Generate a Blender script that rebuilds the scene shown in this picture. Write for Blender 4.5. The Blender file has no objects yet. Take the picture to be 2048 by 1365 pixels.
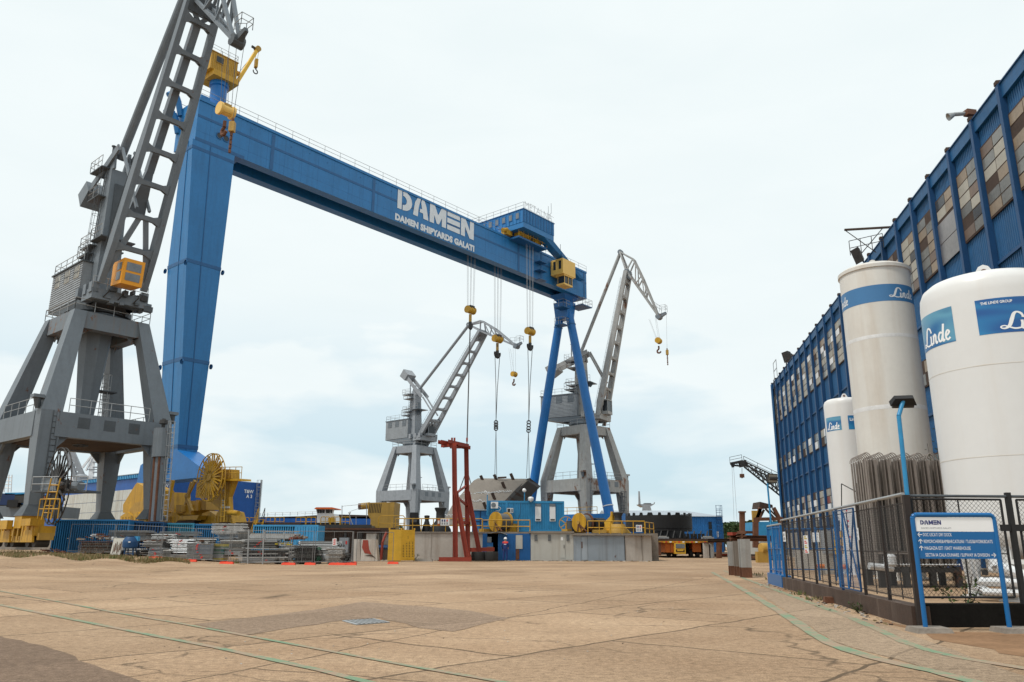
import bpy, math, random
from mathutils import Vector, Matrix
random.seed(7)
V = Vector
sc = bpy.context.scene
COL = sc.collection
R_ = math.radians
# ------------------------------------------------------------------ camera
F = 1580.0; CX = 1024.0; CY = 682.5; H = 1.15
PITCH = R_(14.546); ROLL = R_(0.2)
cam_d = bpy.data.cameras.new('camera'); cam = bpy.data.objects.new('camera', cam_d); COL.objects.link(cam)
cam_d.sensor_width = 36.0; cam_d.lens = F / 2048 * 36; cam_d.clip_start = 0.1; cam_d.clip_end = 6000
RM = Matrix.Rotation(math.pi / 2 + PITCH, 3, 'X') @ Matrix.Rotation(ROLL, 3, 'Z')
cam.location = (0, 0, H); cam.rotation_euler = RM.to_euler()
sc.camera = cam
CO = V((0, 0, H))
def ray(px, py): return RM @ V(((px - CX) / F, (CY - py) / F, -1.0))
def PT(px, py, Y):                       # point of a pixel's ray at a forward distance
    d = ray(px, py); return CO + d * (Y / d.y)
def GZ(px, py, z=0.0):                   # ... on a level plane
    d = ray(px, py); return CO + d * ((z - H) / d.z)
def PL(px, py, P, n):                    # ... on a plane
    d = ray(px, py); return CO + d * ((P - CO).dot(n) / d.dot(n))
def AT(px, Y, z):                        # ground position in the column of a pixel at a depth and height
    X = 0
    for _ in range(4):
        zc = Y * math.cos(PITCH) + (z - H) * math.sin(PITCH)
        py_ = CY - F * ((z - H) * math.cos(PITCH) - Y * math.sin(PITCH)) / zc
        d = ray(px, py_); X = d.x / d.y * Y
    return V((X, Y, z))
def sm(t): t = max(0, min(1, t)); return t * t * (3 - 2 * t)
def gz(x, y): return 0.55 * sm((-x - 14) / 16) * sm((y - 26) / 26) * (1 - sm((y - 140) / 100))
def GG(px, py):                          # on the yard surface
    z = 0
    for _ in range(6):
        p = GZ(px, py, z); z = gz(p.x, p.y)
    return p
# ------------------------------------------------------------------ materials
MATS = {}
def nn(nt, t, **k):
    n = nt.nodes.new(t)
    for a, b in k.items(): setattr(n, a, b)
    return n
def mixc(nt, fac, a, b, blend='MIX'):
    n = nn(nt, 'ShaderNodeMix', data_type='RGBA', blend_type=blend)
    for i, x in ((0, fac), (6, a), (7, b)):
        if hasattr(x, 'links'): nt.links.new(x, n.inputs[i])
        else: n.inputs[i].default_value = (x if i == 0 else (*x, 1) if len(x) == 3 else x)
    return n.outputs[2]
def ramp(nt, src, a, b, ca=(0, 0, 0), cb=(1, 1, 1)):
    r = nn(nt, 'ShaderNodeValToRGB'); e = r.color_ramp.elements
    e[0].position = a; e[1].position = b; e[0].color = (*ca, 1); e[1].color = (*cb, 1)
    nt.links.new(src, r.inputs[0]); return r.outputs[0]
def noise(nt, vec, scale, detail=4, rough=.55, dist=0):
    n = nn(nt, 'ShaderNodeTexNoise'); n.inputs['Scale'].default_value = scale; n.inputs['Detail'].default_value = detail
    n.inputs['Roughness'].default_value = rough; n.inputs['Distortion'].default_value = dist
    nt.links.new(vec, n.inputs['Vector']); return n.outputs[0]
def mapping(nt, vec, scale=(1, 1, 1), rot=(0, 0, 0), loc=(0, 0, 0)):
    n = nn(nt, 'ShaderNodeMapping'); n.inputs['Scale'].default_value = scale; n.inputs['Rotation'].default_value = rot; n.inputs['Location'].default_value = loc
    nt.links.new(vec, n.inputs['Vector']); return n.outputs[0]
def newmat(name):
    m = bpy.data.materials.new(name); m.use_nodes = True; nt = m.node_tree
    b = nt.nodes['Principled BSDF']; tc = nn(nt, 'ShaderNodeTexCoord')
    MATS[name] = m
    return m, nt, b, tc.outputs['Object']
def mat(name, col, rough=.5, metal=0, var=.18, vs=1.5, rust=0, rustcol=(.13, .05, .022), rs=1.2, streak=0, streakcol=None, bump=0, bs=30, spec=.4, ss=2.5):
    m, nt, b, co = newmat(name)
    lo = tuple(c * (1 - var) for c in col); hi = tuple(min(1, c * (1 + var)) for c in col)
    c = ramp(nt, noise(nt, co, vs, 6, .6), .3, .7, lo, hi)
    f2 = noise(nt, co, vs * 9, 3)
    c = mixc(nt, .35, c, ramp(nt, f2, .3, .7, lo, hi))
    if streak:
        s = noise(nt, mapping(nt, co, (ss, ss, .12)), 1.0, 5, .6)
        c = mixc(nt, ramp(nt, s, .5, .78, (0, 0, 0), (streak,) * 3), c, streakcol or tuple(x * .45 for x in col))
    if rust:
        r = noise(nt, mapping(nt, co, (1, 1, .6)), rs, 8, .68)
        c = mixc(nt, ramp(nt, r, .70 - rust * .3, .76 - rust * .3), c, rustcol)
    nt.links.new(c, b.inputs['Base Color'])
    b.inputs['Roughness'].default_value = rough; b.inputs['Metallic'].default_value = metal
    b.inputs['Specular IOR Level'].default_value = spec
    if bump:
        bn = nn(nt, 'ShaderNodeBump'); bn.inputs['Strength'].default_value = bump; bn.inputs['Distance'].default_value = .02
        nt.links.new(noise(nt, co, bs, 5), bn.inputs['Height']); nt.links.new(bn.outputs[0], b.inputs['Normal'])
    return m
mat('blue_gantry', (.020, .165, .40), .42, streak=.35, vs=.35, var=.12)
mat('blue_seam', (.014, .098, .25), .45)
mat('blue_tube', (.009, .135, .40), .38, vs=.4, streak=.2)
mat('blue_factory', (.008, .084, .215), .5, streak=.5, vs=.3, var=.2)
mat('blue_trim', (.007, .055, .155), .5, streak=.3)
mat('blue_container', (.015, .145, .34), .5, rust=.12, streak=.4)
mat('blue_teal', (.035, .21, .33), .5, rust=.1, streak=.3)
mat('blue_cabin', (.028, .235, .46), .45, streak=.35, vs=.5)
mat('blue_light', (.05, .29, .55), .45, rust=.12, streak=.3)
mat('blue_hull', (.011, .088, .33), .45, vs=.3, streak=.25)
mat('blue_navy', (.01, .03, .10), .5)
mat('blue_sign', (.005, .118, .33), .35, var=.05)
mat('blue_pipe', (.02, .21, .42), .4)
mat('blue_booth', (.014, .14, .40), .45, streak=.3)
mat('grey_crane', (.150, .174, .198), .5, rust=.22, streak=.35, vs=.5, var=.12)
mat('grey_rusty', (.150, .174, .198), .55, rust=.47, rs=1.3, rustcol=(.17, .085, .045), streak=.5, streakcol=(.20, .13, .085), vs=.5, var=.12)
mat('grey_crane_dark', (.07, .08, .09), .55, rust=.14, streak=.3)
mat('grey_old', (.33, .33, .32), .6, rust=.44, rs=.55, rustcol=(.17, .085, .05), streak=.5, streakcol=(.18, .12, .085))
mat('grey_house', (.27, .29, .31), .55, streak=.4, vs=.8, rust=.05)
mat('grey_mid', (.27, .29, .315), .5, rust=.13, rs=.8, streak=.35)
mat('dark_steel', (.035, .033, .032), .6, rust=.25)
mat('black', (.012, .012, .013), .6, var=.3)
mat('black_hull', (.016, .015, .015), .7, var=.35, vs=.6)
mat('rope', (.10, .10, .10), .6)
mat('rope_pale', (.42, .43, .44), .6)
mat('yellow', (.50, .275, .018), .5, streak=.75, streakcol=(.17, .085, .02), vs=.8, rust=.12, rustcol=(.09, .045, .02))
mat('yellow_clean', (.72, .43, .045), .45, rust=.04)
mat('yellow_cab', (.74, .47, .12), .45, var=.06)
mat('orange_cab', (.75, .31, .012), .4, var=.06)
mat('yellow_old', (.42, .25, .05), .6, rust=.3, rustcol=(.11, .06, .03), streak=.5)
mat('orange', (.50, .135, .02), .55, rust=.2, streak=.4)
mat('orange_roof', (.72, .13, .02), .5)
mat('red_plastic', (.75, .06, .02), .45, var=.2)
mat('red_frame', (.26, .036, .018), .55, rust=.1, rustcol=(.14, .04, .025), streak=.3)
mat('rust', (.13, .055, .03), .8, var=.4, vs=2, rust=.3, rustcol=(.06, .03, .02))
mat('rust_dark', (.055, .034, .025), .85, var=.45, vs=1)
mat('primer', (.20, .175, .15), .7, var=.12, vs=.6, streak=.4)
mat('white', (.74, .75, .76), .45, var=.05)
mat('white_tank', (.665, .665, .66), .33, var=.03, streak=.18, streakcol=(.55, .48, .40), vs=.5)
mat('cream_tank', (.61, .592, .555), .45, var=.06, streak=.40, streakcol=(.38, .27, .17), vs=.6, ss=1.5)
mat('white_band', (.62, .62, .62), .4)
mat('label_blue', (.05, .17, .36), .4, var=.05)
mat('letter_white', (.66, .69, .72), .5, var=.12)
mat('letter_clean', (.82, .83, .84), .5, var=.02)
mat('letter_navy', (.01, .02, .14), .5, var=.02)
mat('letter_grey', (.25, .27, .29), .5, var=.02)
mat('letter_red', (.6, .04, .03), .5)
mat('panel_white', (.56, .55, .50), .55, var=.1, streak=.6, streakcol=(.30, .20, .11), rust=.08)
mat('window_dark', (.025, .03, .035), .15, var=.3)
mat('window_grey', (.16, .18, .2), .15, var=.3)
mat('concrete', (.36, .34, .31), .85, var=.2, streak=.5, streakcol=(.20, .15, .11), bump=.3)
mat('concrete_wall', (.47, .435, .395), .85, var=.12, streak=.75, streakcol=(.20, .14, .10), vs=.7, bump=.2, ss=1.2)
mat('concrete_old', (.22, .19, .16), .9, var=.35, bump=.5)
mat('kerb_brown', (.065, .040, .029), .85, var=.35, streak=.6, streakcol=(.19, .15, .125), bump=.3)
mat('kerb_black', (.009, .008, .007), .9, var=.5, bump=.3, spec=.1)
mat('shed_white', (.43, .43, .40), .6, streak=.4, var=.06, streakcol=(.25, .2, .15))
mat('shed_blue', (.33, .38, .43), .6, streak=.55, var=.08, rust=.1, streakcol=(.16, .15, .14))
mat('alu', (.36, .355, .345), .5, metal=.2, var=.3, vs=3)
mat('alu_dark', (.12, .118, .112), .6, metal=.2, var=.35, vs=3)
mat('alu_brown', (.22, .19, .16), .6, var=.4, vs=4)
mat('galv', (.33, .34, .345), .45, metal=.4, var=.2)
mat('fence_wire', (.19, .19, .19), .6, metal=.2, var=.2)
mat('green_paint', (.03, .13, .07), .6)
mat('yellow_plank', (.5, .38, .02), .6)
mat('fin', (.255, .222, .198), .6, metal=.2, var=.2, streak=.5)
mat('silver', (.66, .68, .70), .4, metal=.2, var=.2)
mat('brown_fence', (.026, .018, .015), .7, var=.4, rust=.2)
mat('tyre', (.022, .022, .022), .8, var=.3)
mat('asphalt_patch', (.215, .163, .127), .92, var=.22, vs=1.2, bump=.6, bs=45, spec=.15)
mat('skin', (.45, .27, .19), .6)
mat('work_blue', (.02, .045, .19), .8)
mat('work_red', (.62, .05, .03), .8)
mat('roof_pale', (.30, .34, .385), .5, var=.08)
mat('leaf', (.05, .085, .025), .7, var=.5, vs=2)
mat('leaf_far', (.045, .075, .025), .8, var=.6, vs=.5)
mat('bark', (.07, .05, .035), .9)
mat('straw', (.21, .155, .075), .9, var=.4, vs=3)
mat('grass', (.09, .115, .035), .9, var=.4, vs=3)
mat('pane_beige', (.25, .185, .12), .32, var=.3, vs=.8, streak=.4)
mat('pane_brown', (.14, .088, .055), .35, var=.3, vs=.8, streak=.4)
mat('pane_grey', (.15, .148, .135), .22, var=.3, vs=.8)
mat('pane_pale', (.36, .335, .28), .4, var=.2, vs=.8)
mat('pane_dark', (.05, .048, .045), .2, var=.4)
mat('sheet_metal', (.36, .33, .31), .30, metal=.7, var=.25, vs=.6, bump=.4, bs=2)
mat('pane_red', (.22, .05, .03), .4)
# ------------------------------------------------------------------ mesh builder
class MB:
    def __init__(s, m='grey_crane'):
        s.v = []; s.f = []; s.fm = []; s.mats = []; s.cur = m
    def mi(s, m):
        m = m or s.cur
        if m not in s.mats: s.mats.append(m)
        return s.mats.index(m)
    def add(s, pts, faces, m=None):
        o = len(s.v); s.v += [V(p) for p in pts]; i = s.mi(m)
        for f in faces: s.f.append([a + o for a in f]); s.fm.append(i)
    def face(s, pts, m=None): s.add(pts, [list(range(len(pts)))], m)
    def hexa(s, p, m=None): s.add(p, [(3, 2, 1, 0), (4, 5, 6, 7), (0, 1, 5, 4), (1, 2, 6, 5), (2, 3, 7, 6), (3, 0, 4, 7)], m)
    def obox(s, o, ex, ey, ez, m=None):
        o = V(o); ex = V(ex); ey = V(ey); ez = V(ez)
        s.hexa([o, o + ex, o + ex + ey, o + ey, o + ez, o + ex + ez, o + ex + ey + ez, o + ey + ez], m)
    def box(s, c, d, m=None, rz=0):
        ca, sa = math.cos(rz), math.sin(rz); ex = V((ca, sa, 0)) * d[0]; ey = V((-sa, ca, 0)) * d[1]; ez = V((0, 0, d[2]))
        s.obox(V(c) - (ex + ey + ez) / 2, ex, ey, ez, m)
    def bb(s, a, b, m=None): s.box([(a[i] + b[i]) / 2 for i in range(3)], [abs(b[i] - a[i]) for i in range(3)], m)
    def bar(s, p0, p1, w, h, m=None, up=(0, 0, 1), w2=None, h2=None):
        p0 = V(p0); p1 = V(p1); d = (p1 - p0).normalized(); up = V(up)
        if abs(d.dot(up)) > .98: up = V((0, 1, 0)) if abs(d.y) < .9 else V((1, 0, 0))
        x = d.cross(up).normalized(); y = x.cross(d); w2 = w2 or w; h2 = h2 or h
        q = [(-1, -1), (1, -1), (1, 1), (-1, 1)]
        s.hexa([p0 + x * a * w / 2 + y * b * h / 2 for a, b in q] + [p1 + x * a * w2 / 2 + y * b * h2 / 2 for a, b in q], m)
    def tube(s, p0, p1, r, m=None, n=8, r2=None, caps=True):
        p0 = V(p0); p1 = V(p1); d = (p1 - p0).normalized(); up = V((0, 0, 1)) if abs(d.z) < .9 else V((1, 0, 0))
        x = d.cross(up).normalized(); y = x.cross(d); r2 = r if r2 is None else r2
        ring = lambda p, rr: [p + (x * math.cos(2 * math.pi * i / n) + y * math.sin(2 * math.pi * i / n)) * rr for i in range(n)]
        s.add(ring(p0, r) + ring(p1, r2), [(i, (i + 1) % n, n + (i + 1) % n, n + i) for i in range(n)], m)
        if caps: s.face(ring(p0, r)[::-1], m); s.face(ring(p1, r2), m)
    def path(s, pts, r, m=None, n=6):
        for a, b in zip(pts, pts[1:]): s.tube(a, b, r, m, n)
    def lathe(s, o, prof, m=None, n=32, axis=(0, 0, 1), a0=0, a1=2 * math.pi):
        o = V(o); ax = V(axis).normalized(); up = V((0, 0, 1)) if abs(ax.z) < .9 else V((1, 0, 0))
        if abs(ax.z) > .9: x = V((1, 0, 0)); y = ax.cross(x)
        else: x = ax.cross(up).normalized(); y = x.cross(ax)
        full = abs(a1 - a0 - 2 * math.pi) < 1e-6; k = n if full else n + 1
        pts = []
        for r, t in prof:
            for i in range(k):
                a = a0 + (a1 - a0) * i / n; pts.append(o + ax * t + (x * math.cos(a) + y * math.sin(a)) * r)
        fs = []
        for j in range(len(prof) - 1):
            for i in range(n):
                i2 = (i + 1) % k; fs.append((j * k + i, j * k + i2, (j + 1) * k + i2, (j + 1) * k + i))
        s.add(pts, fs, m)
    def prism(s, poly, vec, m=None):
        n = len(poly); a = [V(p) for p in poly]; b = [p + V(vec) for p in a]
        s.add(a + b, [list(range(n))[::-1], list(range(n, 2 * n))] + [(i, (i + 1) % n, n + (i + 1) % n, n + i) for i in range(n)], m)
    def rail(s, pts, h=1.05, m=None, r=.03, step=1.5, mids=1, closed=False):
        pts = [V(p) for p in pts] + ([V(pts[0])] if closed else [])
        up = V((0, 0, 1))
        for a, b in zip(pts, pts[1:]):
            k = max(1, round((b - a).length / step))
            for i in range(k + 1):
                p = a.lerp(b, i / k); s.tube(p, p + up * h, r, m, 5, caps=False)
            for j in range(mids + 1):
                z = up * h * (1 - j / (mids + 1)); s.tube(a + z, b + z, r, m, 5, caps=False)
    def ladder(s, p0, p1, wv, m=None, r=.03, step=.33, cage=None):
        p0 = V(p0); p1 = V(p1); wv = V(wv)
        s.tube(p0 - wv / 2, p1 - wv / 2, r, m, 5); s.tube(p0 + wv / 2, p1 + wv / 2, r, m, 5)
        k = int((p1 - p0).length / step)
        for i in range(1, k):
            q = p0.lerp(p1, i / k); s.tube(q - wv / 2, q + wv / 2, r * .7, m, 4, caps=False)
        if cage:
            cv = V(cage); k = max(2, int((p1 - p0).length / .9))
            for i in range(k + 1):
                q = p0.lerp(p1, i / k); pp = [q - wv * .6, q - wv * .6 + cv * .7, q + cv, q + wv * .6 + cv * .7, q + wv * .6]; s.path(pp, r * .6, m, 4)
            for o in (-wv * .6 + cv * .7, cv, wv * .6 + cv * .7): s.tube(p0 + o, p1 + o, r * .6, m, 4)
    def corr(s, o, ex, up, n, depth, nrm, m=None, duty=.5):
        """corrugated sheet: o corner, ex full width vector, up full height vector, n ribs, depth outward along nrm"""
        o = V(o); ex = V(ex); up = V(up); nv = V(nrm).normalized() * depth; pts = []
        for i in range(n):
            for t, d in ((0, 0), (.5 * duty * .3, 1), (.5 * duty + .25, 1), (.5 * duty + .35, 0)):
                pts.append(o + ex * ((i + t) / n) + nv * d)
        pts.append(o + ex)
        k = len(pts); s.add(pts + [p + up for p in pts], [(i, i + 1, k + i + 1, k + i) for i in range(k - 1)], m)
    def build(s, name, parent=None, loc=None, smooth=None, noshift=False):
        if parent is not None:
            o = wl(parent)
        elif loc is not None: o = V(loc)
        else:
            xs = [p.x for p in s.v]; ys = [p.y for p in s.v]
            o = V(((min(xs) + max(xs)) / 2, (min(ys) + max(ys)) / 2, min(p.z for p in s.v)))
        me = bpy.data.meshes.new(name); me.from_pydata([p - o for p in s.v], [], s.f)
        for m in s.mats: me.materials.append(MATS[m])
        me.polygons.foreach_set('material_index', s.fm)
        if smooth:
            me.polygons.foreach_set('use_smooth', [True] * len(s.f)); me.update(); me.set_sharp_from_angle(angle=R_(smooth))
        me.update()
        ob = bpy.data.objects.new(name, me); COL.objects.link(ob)
        if parent is not None: ob.parent = parent
        else: ob.location = o
        return ob
def wl(o):
    p = V((0, 0, 0))
    while o is not None: p = p + o.location; o = o.parent
    return p
def tag(o, label=None, cat=None, group=None, kind=None):
    if label: o['label'] = label
    if cat: o['category'] = cat
    if group: o['group'] = group
    if kind: o['kind'] = kind
    return o
def thing(name, label, cat, loc, group=None):
    o = bpy.data.objects.new(name, None); o.empty_display_size = .5; COL.objects.link(o); o.location = loc
    return tag(o, label, cat, group)
def dup(root, loc, label=None, group=None):
    def cp(o, parent):
        c = o.copy(); COL.objects.link(c); c.parent = parent
        for ch in list(o.children): cp(ch, c)
        return c
    c = cp(root, None); c.location = loc
    if label: c['label'] = label
    if group: c['group'] = group
    return c
# lettering ---------------------------------------------------------
def text2d(s, size=1, bold=0, shear=0, space=1.0):
    cu = bpy.data.curves.new('t', 'FONT'); cu.body = s; cu.size = size; cu.offset = bold; cu.shear = shear; cu.space_character = space; cu.resolution_u = 3
    ob = bpy.data.objects.new('t', cu); COL.objects.link(ob); dg = bpy.context.evaluated_depsgraph_get(); dg.update()
    me = bpy.data.meshes.new_from_object(ob.evaluated_get(dg))
    vs = [(p.co.x, p.co.y) for p in me.vertices]; fs = [list(p.vertices) for p in me.polygons]
    bpy.data.objects.remove(ob); bpy.data.curves.remove(cu); bpy.data.meshes.remove(me)
    x0 = min(v[0] for v in vs); x1 = max(v[0] for v in vs)
    return [((x - x0) / (x1 - x0), y) for x, y in vs], fs, x1 - x0
def put_text(mb, s, fn, m, size_h=1.0, bold=.02, shear=0, space=1.0):
    """fn(x01, y in cap heights) -> world point"""
    vs, fs, w = text2d(s, 1, bold, shear, space)
    mb.add([fn(x, y / .7) for x, y in vs], fs, m)
def flat_text(mb, s, O, ex, ey, m, bold=.02, shear=0, nrm=None, space=1.0):
    """O lower-left, ex full width vector, ey cap-height vector"""
    O = V(O); ex = V(ex); ey = V(ey); off = V(nrm) if nrm else V((0, 0, 0))
    put_text(mb, s, lambda x, y: O + ex * x + ey * y + off, m, 1, bold, shear, space)
def arc(cx, cy, rx, ry, a0, a1, n=8): return [(cx + rx * math.cos(R_(a0 + (a1 - a0) * i / n)), cy + ry * math.sin(R_(a0 + (a1 - a0) * i / n))) for i in range(n + 1)]
def stencil_word():
    D = [[(0, 0), (.25, 0), (.25, 1), (0, 1)], [(.31, 1)] + arc(.36, .5, .5, .5, 90, -90) + [(.31, 0), (.31, .27)] + arc(.34, .5, .2, .23, -90, 90) + [(.31, .73)]]
    A = [[(0, 0), (.10, .7), (.26, .97), (.46, 1), (.40, .78), (.33, .5), (.29, 0)], [(.52, 1), (.66, .97), (.80, .7), (.95, 0), (.64, 0), (.60, .27), (.40, .27), (.42, .46), (.53, .46), (.47, .8)]]
    M = [[(0, 0), (0, 1), (.3, 1), (.53, .52), (.76, 1), (1.06, 1), (1.06, 0), (.78, 0), (.78, .45), (.6, .05), (.46, .05), (.28, .45), (.28, 0)]]
    E = [[(0, .74), (.85, .74), (.85, 1), (0, 1)], [(0, .37), (.85, .37), (.85, .63), (0, .63)], [(0, 0), (.85, 0), (.85, .26), (0, .26)]]
    N = [[(0, 0), (0, 1), (.3, 1), (.62, .42), (.62, 1), (.9, 1), (.9, 0), (.6, 0), (.28, .55), (.28, 0)]]
    out = []; x = 0
    for L, w in ((D, .86), (A, .95), (M, 1.06), (E, .85), (N, .9)):
        for p in L: out.append([(a + x, b) for a, b in p])
        x += w + .07
    return out, x - .07
def stencil(mb, O, ex, ey, m, off):
    ps, w = stencil_word(); O = V(O); ex = V(ex); ey = V(ey); off = V(off)
    for p in ps:
        pts = [O + ex * (a / w) + ey * b + off for a, b in p]
        mb.face(pts, m)
# =================================================================== GANTRY CRANE
YL = 78.4
PA = PT(399.6, 194.6, YL); ZT = PA.z
PB = GZ(1172.3, 544.4, ZT)
GU = (PB - PA); GU.z = 0; GL = GU.length; GU.normalize(); GV = V((-GU.y, GU.x, 0))
G0 = V((PA.x, PA.y, 0))
def G(u, v, z): return G0 + GU * u + GV * v + V((0, 0, z))
def FV(px, py, v=0.0):                    # (u, z) on the plane v = const
    p = PL(px, py, G(0, v, 0), GV); return ((p - G0).dot(GU), p.z)
ZB = FV(700, 405.5)[1]; W = 4.7; VM = W / 2
gantry = thing('gantry_crane', 'huge blue gantry crane with white lettering on its long box girder over the dock', 'gantry crane', G(2.5, VM, 3.2))
def gbox(mb, u0, u1, v0, v1, z0, z1, m=None): mb.obox(G(u0, v0, z0), GU * (u1 - u0), GV * (v1 - v0), V((0, 0, z1 - z0)), m)
g = MB('blue_gantry')
gbox(g, 0, GL, 0, 1.25, ZB, ZT - .35); gbox(g, 0, GL, W - 1.25, W, ZB, ZT - .35); gbox(g, 0, GL, -.12, W + .12, ZT - .345, ZT)
gbox(g, 0, 5.9, 1.255, W - 1.255, ZB + .01, ZT - .35); gbox(g, GL - 3, GL, 1.255, W - 1.255, ZB + .01, ZT - .35)
gbox(g, 5.9, GL - 3, 1.255, W - 1.255, ZB + 1.6, ZB + 1.75, 'rust_dark')  # slot ceiling: shade of the recess put into its dark colour
zs = FV(549, 290)[1]
gbox(g, .02, GL - .02, -.03, -.003, ZT - 2.35, ZT - 2.05, 'blue_seam')
for px, py in ((545, 300), (747, 385), (1037, 515), (1168, 570)):
    u = FV(px, py)[0]; gbox(g, u - .22, u + .22, -.036, -.033, ZB + .06, ZT - .5, 'blue_seam')
gbox(g, .02, 6, -.036, -.0335, ZB - .05, ZB + .35, 'blue_seam')
for k in range(30): gbox(g, 1.6 + 2.43 * k, 1.62 + 2.43 * k, -.006, -.001, ZB + .05, ZT - .4, 'blue_seam')
gbox(g, .02, GL - .02, -.006, -.001, ZB + 1.15, ZB + 1.17, 'blue_seam')
for px, py in ((439, 272), (452, 278)):
    u, z = FV(px, py); g.lathe(G(u, -.02, z), [(.42, 0), (.42, .05), (.33, .05), (.30, -.01), (0, -.01)], 'blue_seam', 16, -GV); g.lathe(G(u, -.028, z), [(.3, 0), (0, 0)], 'window_dark', 16, -GV)
for k in range(26):
    u = 4 + k * 2.7; g.tube(G(u, -.004, ZT - .9 - .2 * (k % 2)), G(u, -.05, ZT - .9 - .2 * (k % 2)), .05, 'blue_seam', 6)
g.build('girder', gantry)
for v_ in (-.05, W):
    r = MB('galv'); r.rail([G(0, v_, ZT), G(GL, v_, ZT)], 1.05, 'galv', .028, 2.4); r.build('railing', gantry)
t = MB('letter_white')
u0, z0 = FV(794, 416); u1, z1 = FV(947, 478); ut, zt = FV(795, 377)
stencil(t, G(u0, -.05, z0), GU * (u1 - u0), V((0, 0, zt - z0)), 'letter_white', V((0, 0, 0)))
u0, z0 = FV(789.5, 438.5); u1, z1 = FV(948, 503); zt = FV(790, 427)[1]
flat_text(t, 'DAMEN SHIPYARDS GALATI', G(u0, -.05, z0), GU * (u1 - u0), V((0, 0, zt - z0)), 'letter_white', .07, space=1.06)
t.build('lettering', gantry)
# main leg: u narrows downwards, v widens
def fit(pts, z):
    pts = sorted(pts, key=lambda p: p[1])
    for (a0, z0_), (a1, z1_) in zip(pts, pts[1:]):
        if z <= z1_ or (a1, z1_) == pts[-1]: return a0 + (a1 - a0) * (z - z0_) / (z1_ - z0_)
NE = [FV(*p) for p in ((385, 284), (373, 517), (364.5, 718), (355, 899))]
RE = [FV(*p) for p in ((468, 322), (443.6, 520), (419, 720), (395, 900))]
def vleft(px, py):
    z_ = FV(px, py)[1]
    for _ in range(6):
        un_ = fit(NE, z_); p = PL(px, py, G(un_, 0, 0), GU); z_ = p.z
    return (p - G0).dot(GV), z_
LE = [vleft(*p) for p in ((364, 300), (336.6, 517), (325.5, 718), (317, 899))]
def lsec(z):
    return [G(fit(NE, z), -.02, z), G(fit(RE, z), -.02, z), G(fit(RE, z), fit(LE, z), z), G(fit(NE, z), fit(LE, z), z)]
leg = MB('blue_gantry'); zs = [10.4, 19.6, 30.2, ZB - .003]
for a, b in zip(zs, zs[1:]): leg.hexa(lsec(a) + lsec(b))
def grow(q, d):
    c = sum(q, V()) / 4; return [p + (p - c).normalized() * d for p in q]
for z in (10.6, 19.6, 30.2, ZB - 1.1): leg.hexa(grow(lsec(z), .045) + grow(lsec(z + .38), .045), 'blue_seam')
for z in (19.4, 30.0):
    for i in range(4):
        q = lsec(z)[i]; c = sum(lsec(z), V()) / 4; d = (q - c).normalized(); leg.lathe(q + d * .25, [(.28, -.06), (.28, .06), (.12, .06), (.12, -.06)], 'blue_seam', 10, GU)
for a, b in zip(zs, zs[1:]):
    A, B = lsec(a), lsec(b)
    for f in (.42,):
        p = A[0].lerp(A[1], f); q = B[0].lerp(B[1], f); leg.bar(p - GV * .0, q - GV * .0, .08, .1, 'blue_seam', GV)
        p = A[0].lerp(A[3], f); q = B[0].lerp(B[3], f); leg.bar(p, q, .08, .1, 'blue_seam', GU)
leg.build('main_leg', gantry)
sl = MB('blue_tube')
uB0, uB1 = fit(NE, 10.4), fit(RE, 10.4); vB1 = fit(LE, 10.4)
prof = [(-5.4, 7.4), (-5.2, 8.3), (-.15, 10.39), (vB1 + .1, 10.39), (7.4, 9.3), (7.8, 7.4)]
sl.prism([G(uB0 - .1, v, z) for v, z in prof], GU * (uB1 - uB0 + .2))
sl.prism([G(uB0 - .11, v, z) for v, z in ((1.2, 8.1), (2.3, 8.1), (2.3, 9.9), (1.2, 9.9))], -GU * .05, 'blue_seam')
sl.build('sill_beam', gantry)
# gooseneck vents + small housings on the top left end
for px, py, v in ((352, 232, 4.2), (372, 204, 4.0)):
    u, z = FV(px + 6, py, v); u = -.3
    vn = MB('blue_gantry'); vn.path([G(0, v, z - 2.2), G(-.5, v, z - .5), G(-.75, v, z), G(-1.3, v, z + .1), G(-1.7, v, z - .3)], .34, None, 10); vn.build('vent_pipe', gantry, smooth=40)
u, z = FV(409, 195, 1.0); vn = MB('blue_gantry'); gbox(vn, u - .5, u + .6, .8, 1.9, ZT, ZT + .95); vn.build('roof_box', gantry)
# service crane on the girder
sv = MB('blue_tube'); uc, _ = FV(438, 178, VM)
sv.lathe(G(uc, VM, ZT), [(1.3, 0), (1.3, .2), (.98, .25), (.92, 3.6), (1.1, 3.7), (1.1, 4.2)], 'blue_tube', 28); sv.build('crane_post', gantry, smooth=40)
zc = ZT + 4.2; S = gbox
yh = MB('yellow'); gbox(yh, uc - 1.6, uc + 1.6, VM - 1.5, VM + 1.6, zc, zc + .7, 'yellow'); gbox(yh, uc - 2.0, uc + 1.3, VM - 1.3, VM + 1.5, zc + .7, zc + 2.9, 'yellow')
n = 16
for i in range(n):
    u = uc - 1.95 + 3.2 * i / (n - 1); gbox(yh, u, u + .06, VM - 1.35, VM - 1.302, zc + .75, zc + 2.85, 'yellow_old')
for i in range(10):
    v = VM - 1.25 + 2.6 * i / 9; gbox(yh, uc + 1.302, uc + 1.34, v, v + .06, zc + .75, zc + 2.85, 'yellow_old')
gbox(yh, uc + 1.3, uc + 2.3, VM - .3, VM + .3, zc + 2.3, zc + 2.65, 'yellow'); gbox(yh, uc - 2.1, uc + 1.4, VM - 1.4, VM + 1.6, zc + 2.9, zc + 3.0, 'yellow_old')
sh = yh.build('crane_house', gantry)
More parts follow.
